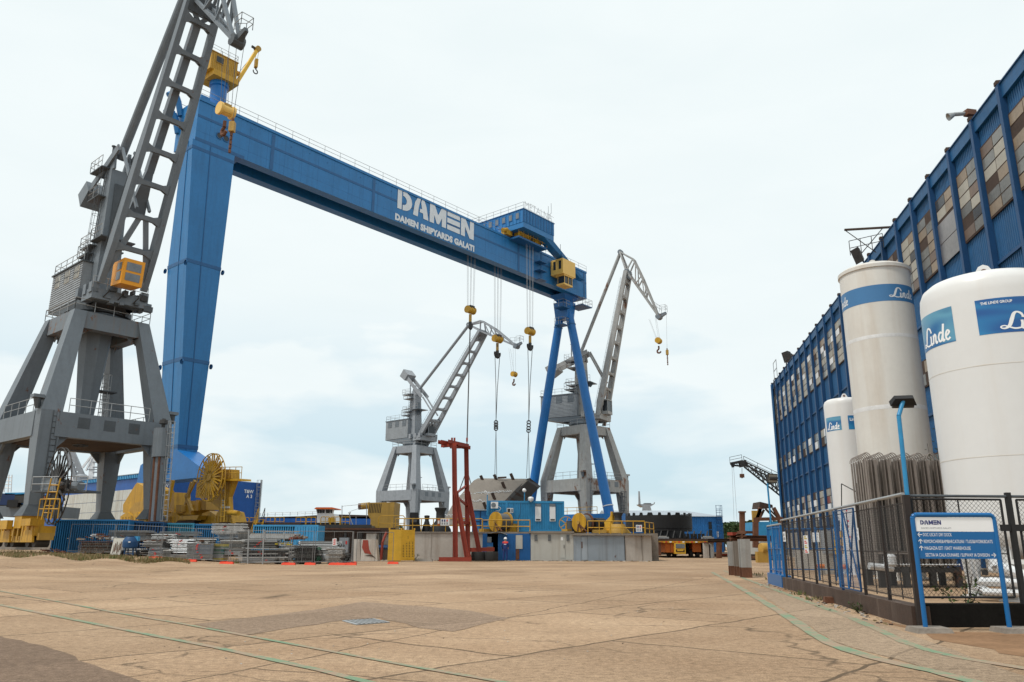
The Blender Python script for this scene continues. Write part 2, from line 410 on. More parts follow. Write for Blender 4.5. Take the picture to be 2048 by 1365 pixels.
wv = MB('window_dark'); gbox(wv, uc - 1.45, uc - .45, VM - 1.40, VM - 1.36, zc + 1.7, zc + 2.6, 'yellow_old'); gbox(wv, uc - 1.38, uc - .52, VM - 1.42, VM - 1.403, zc + 1.77, zc + 2.53, 'window_dark'); wv.build('window', sh)
rr = MB('galv'); rr.rail([G(uc - 2.0, VM - 1.3, zc + 3.0), G(uc + 1.3, VM - 1.3, zc + 3.0), G(uc + 1.3, VM + 1.5, zc + 3.0)], .8, 'galv', .025, 1.0); rr.build('railing', gantry)
pb = G(uc + 1.6, VM - .6, zc + .35); ut, zt = FV(515, 99, VM - .6); pt = G(ut, VM - .6, zt)
jb = MB('yellow_clean'); jb.bar(pb, pt, .36, .45, None, GV); jb.lathe(pt + GV * .3, [(.0, 0), (.36, 0), (.36, -.6), (0, -.6)], 'yellow_old', 14, GV)
jb.bar(pt + V((0, 0, -.1)), pt + GU * -.8 + V((0, 0, .0)), .2, .25, 'dark_steel')
jb.build('service_jib', gantry)
hb = pt + V((0, 0, -1.9)); rp = MB('rope')
for o in (-.18, .18): rp.tube(pt + GU * o + V((0, 0, -.3)), hb + GU * o * .5, .022, 'rope', 4)
rp.tube(pt, G(uc + 2.2, VM - .1, zc + 2.6), .025, 'rope', 4); rp.tube(pt, G(uc + 2.2, VM + .2, zc + 2.5), .025, 'rope', 4)
rp.build('rope', gantry)
def hook(mb, p, s, m='dark_steel'):
    p = V(p); pts = [p + V((0, 0, .6 * s))] + [p + GU * (s * .42 * math.sin(R_(a))) + V((0, 0, -s * .42 * math.cos(R_(a)) - .0)) for a in range(170, -125, -25)]
    mb.path([p + V((0, 0, .7 * s)), p + V((0, 0, .42 * s))], .11 * s, m, 8); mb.path(pts[1:], .10 * s, m, 8)
hk = MB('yellow_old'); hk.box(hb + V((0, 0, -.1)), (.35, .5, 1.1), 'yellow', .6); hook(hk, hb + V((0, 0, -1.2)), .7); hk.build('hook_block', gantry)
# A-frame
ua = GL - 3.6; vB = VM
zap = FV(1146, 612, vB)[1]
apex = G(ua, vB, zap)
hd = MB('blue_tube'); hd.hexa([G(ua - 1.0, vB - 1.3, zap - 3.2), G(ua + 1.0, vB - 1.3, zap - 3.2), G(ua + 1.0, vB + 1.3, zap - 3.2), G(ua - 1.0, vB + 1.3, zap - 3.2), G(ua - 1.3, vB - 1.5, zap - .2), G(ua + 1.3, vB - 1.5, zap - .2), G(ua + 1.3, vB + 1.5, zap - .2), G(ua - 1.3, vB + 1.5, zap - .2)])
hd.hexa([G(ua - .8, vB - .9, zap - .2), G(ua + .8, vB - .9, zap - .2), G(ua + .8, vB + .9, zap - .2), G(ua - .8, vB + .9, zap - .2), G(ua - 2.2, vB - 1.6, ZB), G(ua + 2.4, vB - 1.6, ZB), G(ua + 2.4, vB + 1.6, ZB), G(ua - 2.2, vB + 1.6, ZB)])
hd.build('leg_head', gantry)
def foot_v(px, py):                      # on the plane u = ua
    p = PL(px, py, G(ua, 0, 0), GU); return (p - G0).dot(GV), p.z
vR, zR = foot_v(1222, 1040); vL, zL = foot_v(1092, 1015); zf = 5.0
vL = vB + (vB - vR) * 1.0
for vf, sg in ((vR, -1), (vL, 1)):
    tb = MB('blue_tube'); tb.tube(G(ua, vB + sg * .95, zap - 2.2), G(ua, vf, zf - .2), .72, None, 26, .82)
    d = G(ua, vf, zf) - G(ua, vB + sg * .95, zap - 2.2); q = G(ua, vB + sg * .95, zap - 2.2)
    for f in (.06, .93): tb.tube(q + d * f, q + d * (f + .004), .80 + .1 * f, 'blue_seam' if f < .5 else 'white_band', 26)
    tb.build('frame_leg', gantry, smooth=40)
sb = MB('blue_tube'); gbox(sb, ua - 1.3, ua + 1.3, vR - 2.2, vL + 2.2, 3.0, 6.2); gbox(sb, ua - 1.33, ua - 1.302, vR - 2.2, vL + 2.2, 4.4, 4.5, 'blue_seam')
for v in (vR + 3, vR + 7, vL - 3): gbox(sb, ua - 1.33, ua - 1.302, v, v + .08, 3.7, 5.9, 'blue_seam')
sb.build('sill_beam', gantry)
rl = MB('yellow'); rl.rail([G(ua - 1.2, vR + 1.8, 6.2), G(ua - 1.2, vL - 1.5, 6.2)], 1.1, 'yellow', .045, 2); rl.build('railing', gantry)
for v in (vR - .3, vL + .3):
    fb = MB('yellow')
    gbox(fb, ua - 1, ua + 1, v - 2.6, v + 2.6, 2.5, 3.55, 'yellow')
    fb.prism([G(ua - 1.1, v - 3.4, 2.3), G(ua - 1.1, v - 1.2, 4.4), G(ua - 1.1, v + 1.2, 4.4), G(ua - 1.1, v + 3.4, 2.3)], GU * -.5, 'yellow')
    for k in range(4): fb.lathe(G(ua - .5, v - 2.4 + 1.6 * k, 2.65), [(0, 0), (.45, 0), (.45, 1), (0, 1)], 'dark_steel', 14, GU)
    fb.build('bogie', gantry)
for (du, dv, dz, w) in ((-2.1, -1.0, -1.8, 2.0), (2.1, -2.0, -.9, 3.0), (-2.0, -.8, -4.9, 1.8)):
    pf = MB('blue_seam'); gbox(pf, ua + du - w / 2, ua + du + w / 2, vB + dv - w / 2, vB + dv + w / 2, zap + dz, zap + dz + .15, 'blue_seam')
    pf.rail([G(ua + du + a * w / 2, vB + dv + b * w / 2, zap + dz + .15) for a, b in ((-1, 1), (-1, -1), (1, -1), (1, 1))], 1.2, 'galv', .03, 1.0, 1)
    pf.build('platform', gantry)
# trolley: house, outrigger leg, cab
def FVz(px, py, z):
    p = GZ(px, py, z); q = p - G0; return q.dot(GU), q.dot(GV)
tr = MB('blue_gantry'); zh0 = ZT + 3.6
vn0 = -3.4
un, zn1 = FV(1047, 418, vn0); zn0 = FV(1047, 443, vn0)[1]; ue, _ = FV(1108, 449, vn0)
vfar = vn0 + 17.5
zq = zn0 - .9
gbox(tr, un, ue, vn0, vfar, zn0, zn1); gbox(tr, un + .05, ue - .05, vn0 + .05, vfar, zq, zn0 - .002)
k = 22
for i in range(k): 
    u = un + (ue - un) * i / k; gbox(tr, u, u + .12, vn0 - .06, vn0 - .002, zn0 + .03, zn1 - .03, 'blue_gantry' if i % 2 else 'blue_seam')
for i in range(24):
    v = vn0 + 17.4 * i / 24; gbox(tr, un - .06, un - .002, v, v + .1, zn0 + .03, zn1 - .03, 'blue_seam' if i % 4 == 0 else 'blue_gantry')
gbox(tr, un - .1, ue + .1, vn0 - .1, vfar + .1, zn1, zn1 + .12, 'blue_seam')
th = tr.build('trolley_house', gantry)
for i in range(11):
    v = vn0 + .9 + 1.45 * i; w = MB('window_grey'); gbox(w, un - .10, un - .065, v, v + .62, zn0 + .75, zn1 - .45, 'window_grey'); gbox(w, un - .085, un - .062, v - .08, v + .7, zn0 + .67, zn1 - .37, 'blue_seam'); w.build('window', th)
for u in (un + .6, ue - 1.4):
    for v_ in (vfar - 1.2, W - 1.0): st = MB('blue_gantry'); gbox(st, u, u + .8, v_, v_ + .8, ZT, zq); st.build('trolley_post', gantry)
st = MB('blue_gantry')
pu, pz = FV(1095, 470, vn0 + .5); qu, qz = FV(1168, 560, -1.1)
st.hexa([G(qu - 1.9, -1.5, ZT - 2.6), G(qu - .3, -1.5, ZT - 2.6), G(qu - .3, -.35, ZT - 2.6), G(qu - 1.9, -.35, ZT - 2.6), G(ue - 2.6, vn0 + .1, zq), G(ue, vn0 + .1, zq), G(ue, vn0 + 1.6, zq), G(ue - 2.6, vn0 + 1.6, zq)])
for f, rr_ in ((.3, .3), (.62, .35)):
    p = G(qu - 1.1, -1.53, ZT - 2.6).lerp(G(ue - 1.3, vn0 + .07, zq), f); st.lathe(p - GV * .0, [(rr_, 0), (rr_, .08), (0, .08)], 'blue_seam', 12, -GV)
st.build('trolley_frame', gantry)
# hoist platform under the house, in front of the girder
hp = MB('yellow'); up, zp = FV(1036, 490, -1.6); uq, zq2 = FV(1086, 510, -1.6); 
gbox(hp, up - .5, uq + .3, -2.2, -.3, ZT - .6, ZT - .3, 'blue_seam'); hp.rail([G(up - .5, -2.2, ZT - .3), G(uq + .3, -2.2, ZT - .3)], 1.3, 'yellow', .04, 1.2)
hp.lathe(G(up + .4, -1.2, ZT + .6), [(0, 0), (.75, 0), (.75, .15), (.5, .15), (.5, 2.4), (.75, 2.4), (.75, 2.6), (0, 2.6)], 'yellow', 16, GU); gbox(hp, up - 1.6, up - .2, -.6, .6, ZT + .05, ZT + .9, 'yellow'); gbox(hp, uq - 2.2, uq - .4, -1.6, 0, ZT - .2, ZT + 1.1, 'yellow')
hp.tube(G(up - 2.3, -.3, ZT + .5), G(up - 1.2, -.3, ZT + .9), .35, 'yellow', 12)
hp.build('hoist', gantry)
hl = MB('dark_steel'); ul, zl = FV(1080, 520, -.5)
for z in (ZT - 2.5, ZT - 4.0, ZT - 5.6): gbox(hl, ul - .9, ul + .9, -1.3, -.05, z, z + .12, 'blue_seam')
for u, v in ((ul - .05, -.9), (ul + .05, -.6)): hl.tube(G(u, v, ZT - 5.6), G(u, v, ZT - .6), .05, 'blue_seam', 5)
hl.build('access_ladder', gantry)
# lettering standing on the house roof
lt = MB('galv'); zl = zn1 + .15
for i in range(2): lt.tube(G(un, vn0 + .05, zl + .15 + .9 * i), G(ue, vn0 + .05, zl + .15 + .9 * i), .025, 'galv', 5)
flat_text(lt, 'METALNA', G(un + .3, vn0, zl + .1), GU * (ue - un - .8), V((0, 0, 1.25)), 'letter_white', .0)
lt.build('lettering', gantry)
rl = MB('galv'); rl.rail([G(un, vfar, zn1 + .12), G(un, vn0, zn1 + .12)], 1.1, 'galv', .03, 1.6); rl.path([G(ue - 1, vn0 + .4, zn1), G(ue - 1, vn0 + .4, zn1 + 3.0)], .04, 'galv', 5); rl.path([G(ue - 1, vn0 + .4, zn1 + 1.4), G(ue - .2, vn0 + .4, zn1 + 2.0), G(ue - .2, vn0 + .4, zn1 + 3.8)], .04, 'galv', 5)
rl.build('railing', gantry)
# operator cab
cb = MB('yellow_cab'); vC = -2.8
ca, _ = FV(1126, 550, vC); cbx, czb = FV(1168, 555, vC)
z1 = FV(1128, 517, vC)[1]; z2 = FV(1128, 547, vC)[1]; z3 = FV(1140, 572, vC)[1]
gbox(cb, ca, ca + 3.6, vC, -.25, z2, z1); gbox(cb, ca + .6, ca + 3.0, vC + .2, -1.0, z3, z3 + .28); gbox(cb, ca + .5, ca + 3.2, vC + .1, -.9, z2 - .22, z2 - .003)
cb.path([G(ca + 1.8, vC + 1.8, z1), G(ca + 1.8, vC + 1.8, z1 + 3.4)], .06, 'galv', 6)
for a in (ca + .75, ca + 1.8, ca + 2.9):
    for v in (vC + .22, -1.2): cb.bar(G(a, v, z3 + .28), G(a, v, z2 - .2), .09, .09, 'yellow_cab')
cc = cb.build('operator_cab', gantry)
w = MB('window_dark'); gbox(w, ca + .72, ca + 2.92, vC + .3, -1.1, z3 + .29, z2 - .23, 'window_dark'); w.build('window', cc)
for dv in (.35, 1.5):
    w = MB('window_dark'); gbox(w, ca - .03, ca - .004, vC + dv, vC + dv + .5, z2 + .85, z1 - .35, 'window_dark'); w.build('window', cc)
# hoist ropes + hook blocks; slings
HK = []
for px, pt_, pb_, v, dn in ((941, 520, 613, VM, 0), (995, 545, 671, VM, 1), (1060, 500, 656, -1.2, 1)):
    u, zb_ = FV(px, pb_, v); top = ZT - .2 if v < 0 else ZB + 1.6
    rp = MB('rope_pale')
    for du in (-.95, -.7, -.1, .1, .7, .95): rp.tube(G(u + du, v, top), G(u + du * .75, v, zb_ - .2), .022, 'rope_pale', 4)
    rp.build('hoist_rope', gantry)
    b = MB('yellow_old'); b.lathe(G(u - .78, v, zb_ - .62), [(0, 0), (.58, 0), (.58, .2), (.5, .24), (.5, .66), (.58, .7), (.58, .86), (.5, .9), (.5, 1.32), (.58, 1.36), (.58, 1.56), (0, 1.56)], 'yellow', 16, GU)
    gbox(b, u - .4, u + .55, v - .4, v + .4, zb_ - .4, zb_ + .06, 'dark_steel'); b.tube(G(u, v, zb_ - 2.6), G(u, v, zb_ - 1.3), .22, 'yellow_old', 8)
    bo = b.build('hook_block', gantry, smooth=40)
    h_ = MB('dark_steel')
    for s_ in ((-1, 1) if dn else (1,)):
        pts = [G(u + s_ * (.55 * math.sin(R_(a))) * (1 if dn else .6), v, zb_ - 2.9 - .1 - .62 * math.cos(R_(a)) * 1.0) for a in range(0, 131, 22)]
        h_.path(pts, .2, 'dark_steel', 8)
    h_.tube(G(u, v, zb_ - 3.6), G(u, v, zb_ - 2.5), .26, 'dark_steel', 8); h_.build('hook', bo)
    HK.append(G(u, v, zb_ - 3.6))
# main-leg travel gear: outlines on planes of constant u
def bpl(mb, pxs, u, d, m='yellow'): mb.prism([PL(px, py, G(u, 0, 0), GU) for px, py in pxs], GU * d, m)
def BP_(px, py, u): return PL(px, py, G(u, 0, 0), GU)
bg = MB('yellow')
bpl(bg, [(246, 1026), (246, 1010), (271, 969), (274, 966), (300, 980), (300, 1030)], -1.2, 2.4); bpl(bg, [(252, 1028), (270, 1006), (284, 1003), (284, 998), (300, 998), (300, 1030)], -1.25, .04, 'yellow_old')
for c in (254, 274, 300, 330, 346):
    bpl(bg, [(c - 14, 1047), (c - 13, 1033), (c, 1024), (c + 12, 1033), (c + 14, 1047)], -1.5, 3.0)
    for k in range(4): bpl(bg, [(c - 10 + 6 * k, 1046), (c - 10 + 6 * k, 1034), (c - 9 + 6 * k, 1034), (c - 9 + 6 * k, 1046)], -1.56, .06, 'yellow_old')
for x0, x1, y0, y1, u in ((326, 343, 1003, 1022, -1.2), (342, 348, 985, 1046, -1.3), (352, 363, 1010, 1024, -1.4), (365, 382, 1010, 1030, -1.0), (378, 396, 1002, 1022, -.8), (392, 412, 1000, 1020, -.6)): bpl(bg, [(x0, y1), (x0, y0), (x1, y0), (x1, y1)], u, 1.6, 'yellow' if x0 % 4 else 'yellow_old')
for p, q, w in (((346, 961), (328, 1046), .26), ((384, 965), (371, 1010), .22), ((372, 990), (384, 1024), .22), ((390, 962), (374, 994), .2)): bg.bar(BP_(*p, -1.9), BP_(*q, -1.9), w, .3, 'yellow_old' if w < .25 else 'yellow')
bpl(bg, [(357, 1040), (360, 1032), (398, 1031), (393, 1040)], -2.3, .8); bpl(bg, [(350, 1047), (357, 1041), (392, 1041), (384, 1047)], -2.2, .6, 'rust_dark')
bpl(bg, [(400, 1047), (404, 1028), (418, 1022), (430, 1030), (434, 1047)], -1.4, 2.4); bpl(bg, [(426, 1047), (434, 1026), (440, 1019), (460, 1024), (466, 1047)], -1.7, 1.3)
for k in range(6): bpl(bg, [(430 + 6 * k, 1046), (431 + 6 * k, 1032), (432 + 6 * k, 1032), (431.5 + 6 * k, 1046)], -1.76, .06, 'yellow_old')
for y in (1026, 1028): bg.tube(BP_(452, y - 1, -2.0 + (y - 1026)), BP_(477, y + 1, -2.0 + (y - 1026)), .2, 'yellow', 10)
bg.build('bogie', gantry)
rs = MB('yellow')
bpl(rs, [(391, 996), (393, 972), (399, 960), (469, 963), (458, 994), (459, 1022), (440, 1022), (436, 1016), (412, 997)], -1.9, .35); bpl(rs, [(434, 962), (434, 958), (482, 958), (483, 962)], -2.3, .9); bpl(rs, [(438, 957.5), (438, 939), (462, 939), (462, 957.5)], -1.9, .8)
rs.rail([BP_(434, 958, -2.3), BP_(482, 958, -2.3)], .95, 'yellow', .03, 1.0); rs.ladder(BP_(445, 1044, -2.4), BP_(448, 944, -2.4), GV * .5, 'yellow', .04, .4)
for y in (979, 1000, 1008): bpl(rs, [(443, y + 6), (443, y), (449, y), (449, y + 6)], -2.0, .05, 'panel_white')
bpl(rs, [(441, 1017), (441, 1013), (459, 1013), (459, 1017)], -1.97, .05, 'panel_white'); rs.lathe(BP_(450, 1004, -1.92), [(.35, 0), (.35, -.05), (.3, -.05), (.3, 0)], 'yellow_old', 16, GU)
rs.build('reel_stand', gantry)
def reel(parent, c, ax, R, m, m2, spokes=26, half=.45, name='cable_reel'):
    w = MB(m); c = V(c); ax = V(ax).normalized(); up = V((0, 0, 1)); s = ax.cross(up).normalized()
    w.tube(c - ax * half, c + ax * half, R * .16, m2, 14)
    for sd in (-1, 1):
        cc_ = c + ax * half * .6 * sd; ring = [cc_ + (s * math.cos(2 * math.pi * i / 36) + up * math.sin(2 * math.pi * i / 36)) * R for i in range(37)]
        w.path(ring, .045, m, 5); 
        for i in range(spokes):
            a = 2 * math.pi * (i + .5 * (sd > 0)) / spokes; d = s * math.cos(a) + up * math.sin(a)
            w.bar(cc_ * 1 + d * R * .12, cc_ + d * R * (.99 if i % 2 else .80), .20 if m == 'yellow' else .27, .07, m if (i % 3) else m2, ax, .10)
    return w.build(name, parent)
pr = PL(422, 955, G(-2.9, 0, 0), GU); reel(gantry, pr, GU, 1.95, 'yellow', 'yellow_old', 30, .22)
# =================================================================== PORTAL CRANES
def portal_crane(name, label, C, zb, s, azu, aza, mP, mD, mH, px, cabmat=None, left=False, zt_scale=1.0):
    """C: centre (x, y); zb: ground level; s: size; azu: portal u direction; aza: jib azimuth (radians)"""
    root = thing(name, label, 'portal crane', V((C[0], C[1], zb)), None)
    u = V((math.cos(azu), math.sin(azu), 0)); v = V((-u.y, u.x, 0)); a = V((math.cos(aza), math.sin(aza), 0)); b = V((-a.y, a.x, 0)); O = V((C[0], C[1], zb)); Z = V((0, 0, 1))
    P = lambda x, y, z: O + (u * x + v * y + Z * z) * s
    Q = lambda x, y, z: O + (a * x + b * y + Z * z) * s
    def pbox(mb, x0, x1, y0, y1, z0, z1, m=None): mb.obox(P(x0, y0, z0), u * (x1 - x0) * s, v * (y1 - y0) * s, Z * (z1 - z0) * s, m)
    def qbox(mb, x0, x1, y0, y1, z0, z1, m=None): mb.obox(Q(x0, y0, z0), a * (x1 - x0) * s, b * (y1 - y0) * s, Z * (z1 - z0) * s, m)
    zf, zk, zt = 2.6, 10.3, 19.2
    ht, hk, hf = 3.15, 5.2, 4.65
    # legs
    for sx, sy in ((-1, -1), (1, -1), (1, 1), (-1, 1)):
        L = MB(mP)
        def sec(h_out, w, z):
            x1, y1 = sx * h_out, sy * h_out; x0, y0 = sx * (h_out - w), sy * (h_out - w)
            xs = sorted((x0, x1)); ys = sorted((y0, y1))
            return [P(xs[0], ys[0], z), P(xs[1], ys[0], z), P(xs[1], ys[1], z), P(xs[0], ys[1], z)]
        f, k, k2, t = sec(hf + .40, .9, zf), sec(hk, 1.65, zk - .9), sec(hk, 1.55, zk), sec(ht, 1.02, zt)
        L.hexa(f + k); L.hexa(k + k2); L.hexa(k2 + t)
        L.hexa(sec(hf + .85, 1.8, zf - .35) + sec(hf + .42, .95, zf + .5), mD)
        L.build('leg', root)
    # knee beams and top ring beams
    kb = MB(mP); tb = MB('grey_rusty' if left else mP)
    for d in range(4):
        sx = (0, 1, 0, -1)[d]; sy = (-1, 0, 1, 0)[d]
        if sx == 0:
            pbox(kb, -hk + 1.15, hk - 1.15, sy * (hk - .3) - .35, sy * (hk - .3) + .35, zk - 2.0, zk - .05)
            for i in (-1, 0, 1):
                pbox(kb, i * 2.0 - .45, i * 2.0 + .45, sy * (hk - .3) - .37, sy * (hk - .3) + .37, zk - 1.2, zk - .35, mD)
            tbx = (-ht + .03, ht - .03, sy * (ht - .5) - .46, sy * (ht - .5) + .46)
        else:
            pbox(kb, sx * (hk - .3) - .35, sx * (hk - .3) + .35, -hk + 1.15, hk - 1.15, zk - 2.0, zk - .05)
            tbx = (sx * (ht - .5) - .47, sx * (ht - .5) + .47, -ht + .02, ht - .02)
        pbox(tb, *tbx, zt - 1.45, zt - (.012 if sx else .0), 'grey_rusty' if left else mP)
    for sx in (-1, 1):
        for sy in (-1, 1):
            for dx, dy in ((1, 0), (0, 1)):      # gussets
                p = P(sx * (ht - 1.4), sy * (ht - 1.4), zt - 1.4)
                q0 = P(sx * (ht - 1.05), sy * (ht - .6), zt - 1.44) if dx else P(sx * (ht - .6), sy * (ht - 1.05), zt - 1.44)
                e1 = (u * -sx if dx else v * -sy) * .9 * s
                tb.prism([q0, q0 + e1 * .6, q0 - Z * .5 * s], (v * .1 if dx else u * .1) * s)
                q0 = P(sx * (hk - 1.5), sy * (hk - .3), zk - 1.98) if dx else P(sx * (hk - .3), sy * (hk - 1.5), zk - 1.98)
                kb.prism([q0, q0 + e1 * .9, q0 - Z * .9 * s], (v * .2 if dx else u * .2) * s)
    pbox(kb, -hk + 1.15, hk - 1.15, -hk + .8, hk - .8, zk - 1.9, zk - 1.75, 'rust_dark')
    pbox(tb, -ht + .5, ht - .5, -ht + .5, ht - .5, zt - .2, zt - .05, mP)
    kb.build('knee_beam', root); tb.build('top_frame', root)
    col = MB(mD); col.lathe(P(0, 0, zk - 2), [(.62, 0), (.66, 1.9), (1.38, 10.1), (2.2, 10.3), (2.5, 10.9)], mP, 8); col.lathe(P(0, 0, zk - 1), [(1.5, 0), (.9, .8), (.9, 1.0)], mD, 16)
    col.build('king_post', root)
    for ra, rb in ((P(-hk + 2, -hk + .1, zk), P(hk - 2, -hk + .1, zk)), (P(-hk + .1, -hk + 2, zk), P(-hk + .1, hk - 2, zk)), (P(hk - .1, -hk + 2, zk), P(hk - .1, hk - 2, zk))):
        rl = MB('galv'); rl.rail([ra, rb], 1.1 * s, 'galv', .03, 1.5); rl.build('railing', root)
    rl = MB('galv'); rl.rail([P(-ht, -ht, zt), P(ht, -ht, zt), P(ht, ht, zt), P(-ht, ht, zt)], 1.0 * s, 'galv', .03, 1.5, closed=True); rl.build('railing', root); rl = MB('galv')
    rl.ladder(P(1.6, .6, zk), P(1.6, .6, zk + 4.5), u * .5 * s, 'galv', .035, .35, cage=-v * .7 * s); pbox(rl, .7, 2.4, -.2, 1.0, zk + 2.9, zk + 3.0, mD)
    rl.build('caged_ladder', root)
    for sx, sy in ((-1, -1), (1, -1), (1, 1)):
        sn = MB(mP)
        c = P(sx * hk + .2 * sx, sy * hk + .6, zk + 1.0); sn.box(c, (.8 * s, .8 * s, .25 * s), mP, azu); sn.tube(c - Z * .1, c - Z * .9 * s + u * .1, .3 * s, mD, 8, .18 * s)
        sn.build('floodlight', root)
    ld = MB(mD); ld.ladder(P(-4.0, -hf - .5, zf + .5), P(-4.1, -hk - .03, zk), u * .45 * s, mD, .035, .42); ld.build('ladder', root)
    # slewing deck
    dk = MB(mD); z0 = zt + .9
    dk.lathe(P(0, 0, zt - .1), [(2.3, 0), (2.3, .5), (2.6, .55), (2.6, 1.0)], mD, 20)
    qbox(dk, -3.4, 3.6, -1.9, 1.9, z0, z0 + .75, mD); qbox(dk, 2.0, 4.1, -2.3, 2.3, z0 + .1, z0 + 1.0, mP)
    dk.prism([Q(-7.4, -1.75, z0 + .9), Q(-3.2, -1.75, z0 + .0), Q(3.0, -1.75, z0 + .0), Q(3.0, -1.75, z0 + .9)], b * 3.5 * s, mD)
    for x in (1.0, 2.6, 3.8):
        for y in (-2.1, 2.1): qbox(dk, x - .3, x + .3, y - .3, y + .3, z0 + .6, z0 + 1.5, mP)
    dk.rail([Q(4.1, -2.3, z0 + 1), Q(4.1, 2.3, z0 + 1)], 1.0 * s, 'galv', .03, 1.2)
    dk.build('slewing_deck', root)
    # machinery house
    hz0, hz1 = z0 + .95, z0 + 4.75
    if left: hz1 = hz0 + 3.55
    ho = MB(mH); qbox(ho, -7.2, -.35, -1.75, 1.75, hz0, hz1, mH)
    n = 16
    for i in range(n):
        z = hz0 + (hz1 - hz0) * (i + .2) / n
        for y in (-1.0, 1.0): ho.prism([Q(-7.21, y * 1.752, z), Q(-7.21, y * 1.80, z), Q(-7.21, y * 1.752, z + .2)], a * 6.87 * s, mH)
    qbox(ho, -7.35, -.2, -1.9, 1.9, hz1, hz1 + .12, mD)
    ho.rail([Q(-7.2, 1.7, hz1 + .12), Q(-7.2, -1.7, hz1 + .12), Q(-.4, -1.7, hz1 + .12)], 1.0 * s, 'galv', .03, 1.3)
    hob = ho.build('machinery_house', root)
    for i in range(3):
        for y in (-1, 1):
            x = -6.4 + 2.2 * i; w = MB('panel_white'); yy = y * 1.83
            qbox(w, x, x + 1.1, min(yy, yy - y * .07), max(yy, yy - y * .07), hz1 - 1.35, hz1 - .25, 'panel_white' if left else 'window_grey')
            for j in range(4): qbox(w, x + .02 + .28 * j, x + .08 + .28 * j, min(yy + y * .002, yy + y * .03), max(yy + y * .002, yy + y * .03), hz1 - 1.33, hz1 - .27, mD)
            qbox(w, x, x + 1.1, min(yy + y * .002, yy + y * .032), max(yy + y * .002, yy + y * .032), hz1 - .85, hz1 - .79, mD)
            w.build('window', hob)
    # pixel -> (x, z) in the plane of the jib
    def PX(p): q = PL(p[0], p[1], O, b); return ((q - O).dot(a) / s, (q - O).z / s)
    tw = PX(px['tower']); cw = PX(px['cw']); ft = PX(px['foot']); tip = PX(px['tip']); end = PX(px['end']); tail = PX(px['tail']); apx = PX(px['apex'])
    ztw = tw[1]
    # tower
    to = MB(mP); to.hexa([Q(-1.3, -1.0, hz0 + .2), Q(1.0, -1.0, hz0 + .2), Q(1.0, 1.0, hz0 + .2), Q(-1.3, 1.0, hz0 + .2), Q(-.95, -.8, ztw - 1.6), Q(.55, -.8, ztw - 1.6), Q(.55, .8, ztw - 1.6), Q(-.95, .8, ztw - 1.6)])
    for y in (-.75, .55): to.prism([Q(-.9, y, ztw - 1.6), Q(.8, y, ztw - 1.6), Q(.5, y, ztw + .4), Q(.1, y, ztw + .5)], b * .2 * s)
    to.hexa([Q(.55, -.4, hz1 + 1), Q(1.0, -.4, hz1 + 1), Q(1.0, .4, hz1 + 1), Q(.55, .4, hz1 + 1), Q(.3, -.4, ztw - 3), Q(.7, -.4, ztw - 3), Q(.7, .4, ztw - 3), Q(.3, .4, ztw - 3)], mD)
    to.tube(Q(-2.0, 0, ztw - 1), Q(-2.0, 0, ztw + 1.8), .1 * s, mD, 8); to.tube(Q(-2.0, 0, ztw + 1.8), Q(-2.0, 0, ztw + 1.9), .2 * s, mD, 8)
    to.build('tower', root)
    for x, z, w in ((-1.4, ztw - 1.4, 2.6), (-1.3, hz1 + 1.6, 2.2), (.9, hz1 + 1.9, 2.4), (-1.7, hz1 + .9, 2.2), (-1.1, (hz1 + ztw) / 2 + 1, 2.4)):
        pl = MB(mD); qbox(pl, x - w / 2, x + w / 2, -1.5, 1.5, z, z + .1, mD); pl.rail([Q(x - w / 2, 1.5, z + .1), Q(x - w / 2, -1.5, z + .1), Q(x + w / 2, -1.5, z + .1)], 1.05 * s, 'galv', .028, 1.0)
        pl.prism([Q(x - w / 2 + .2, 0, z), Q(x + w / 2, 0, z), Q(x + w / 2 - .6, 0, z - .7)], b * .08 * s, mD); pl.build('platform', root)
    pl = MB(mD)
    pl.ladder(Q(-.6, -1.1, hz1), Q(-.4, -.9, ztw - 1.4), a * .45 * s, mD, .03, .4, cage=-b * .6 * s)
    pl.bar(Q(-3.2, -.3, hz1 + 2.4), Q(0, -.3, hz1 + 2.4), .18 * s, .18 * s, mD)
    pl.build('ladder', root)
    # counterweight lever
    cl = MB(mP); dv = V((cw[0] - tw[0], cw[1] - tw[1])); dn = dv.normalized()
    fx, fz = tw[0] - dn[0] * 2.0 + .3, tw[1] - .9 - dn[1] * 2.0
    for y in (-.95, .80): cl.bar(Q(cw[0], y + .08, cw[1]), Q(fx, y + .08, fz), .16 * s, .75 * s, mP)
    nx, nz = -dn[1], dn[0]
    q = lambda l, h, y: Q(cw[0] + dn[0] * l + nx * h, y, cw[1] + dn[1] * l + nz * h)
    cl.hexa([q(-1.0, -.75, -1.2), q(.9, -.9, -1.2), q(.9, -.9, 1.2), q(-1.0, -.75, 1.2), q(-1.0, .75, -1.2), q(.9, .9, -1.2), q(.9, .9, 1.2), q(-1.0, .75, 1.2)], mP)
    cl.build('counterweight', root)
    # boom: two chords with flared ties
    bx = V((tip[0] - ft[0], tip[1] - ft[1])); Lb = bx.length; bd = bx / Lb
    BP = lambda t, y, h=0: Q(ft[0] + bx[0] * t - bd[1] * h, y, ft[1] + bx[1] * t + bd[0] * h)
    wb, wt = (1.8, 1.3) if left else (1.65, 1.0); hw = lambda t: wb + (wt - wb) * t
    def ht_(t): return .45 + .55 * min(1, t / .14) if t < .14 else 1.0 - .35 * (t - .14) / .86
    bm = MB(mP); ts = [0, .07, .14, .5, .93, 1.0]
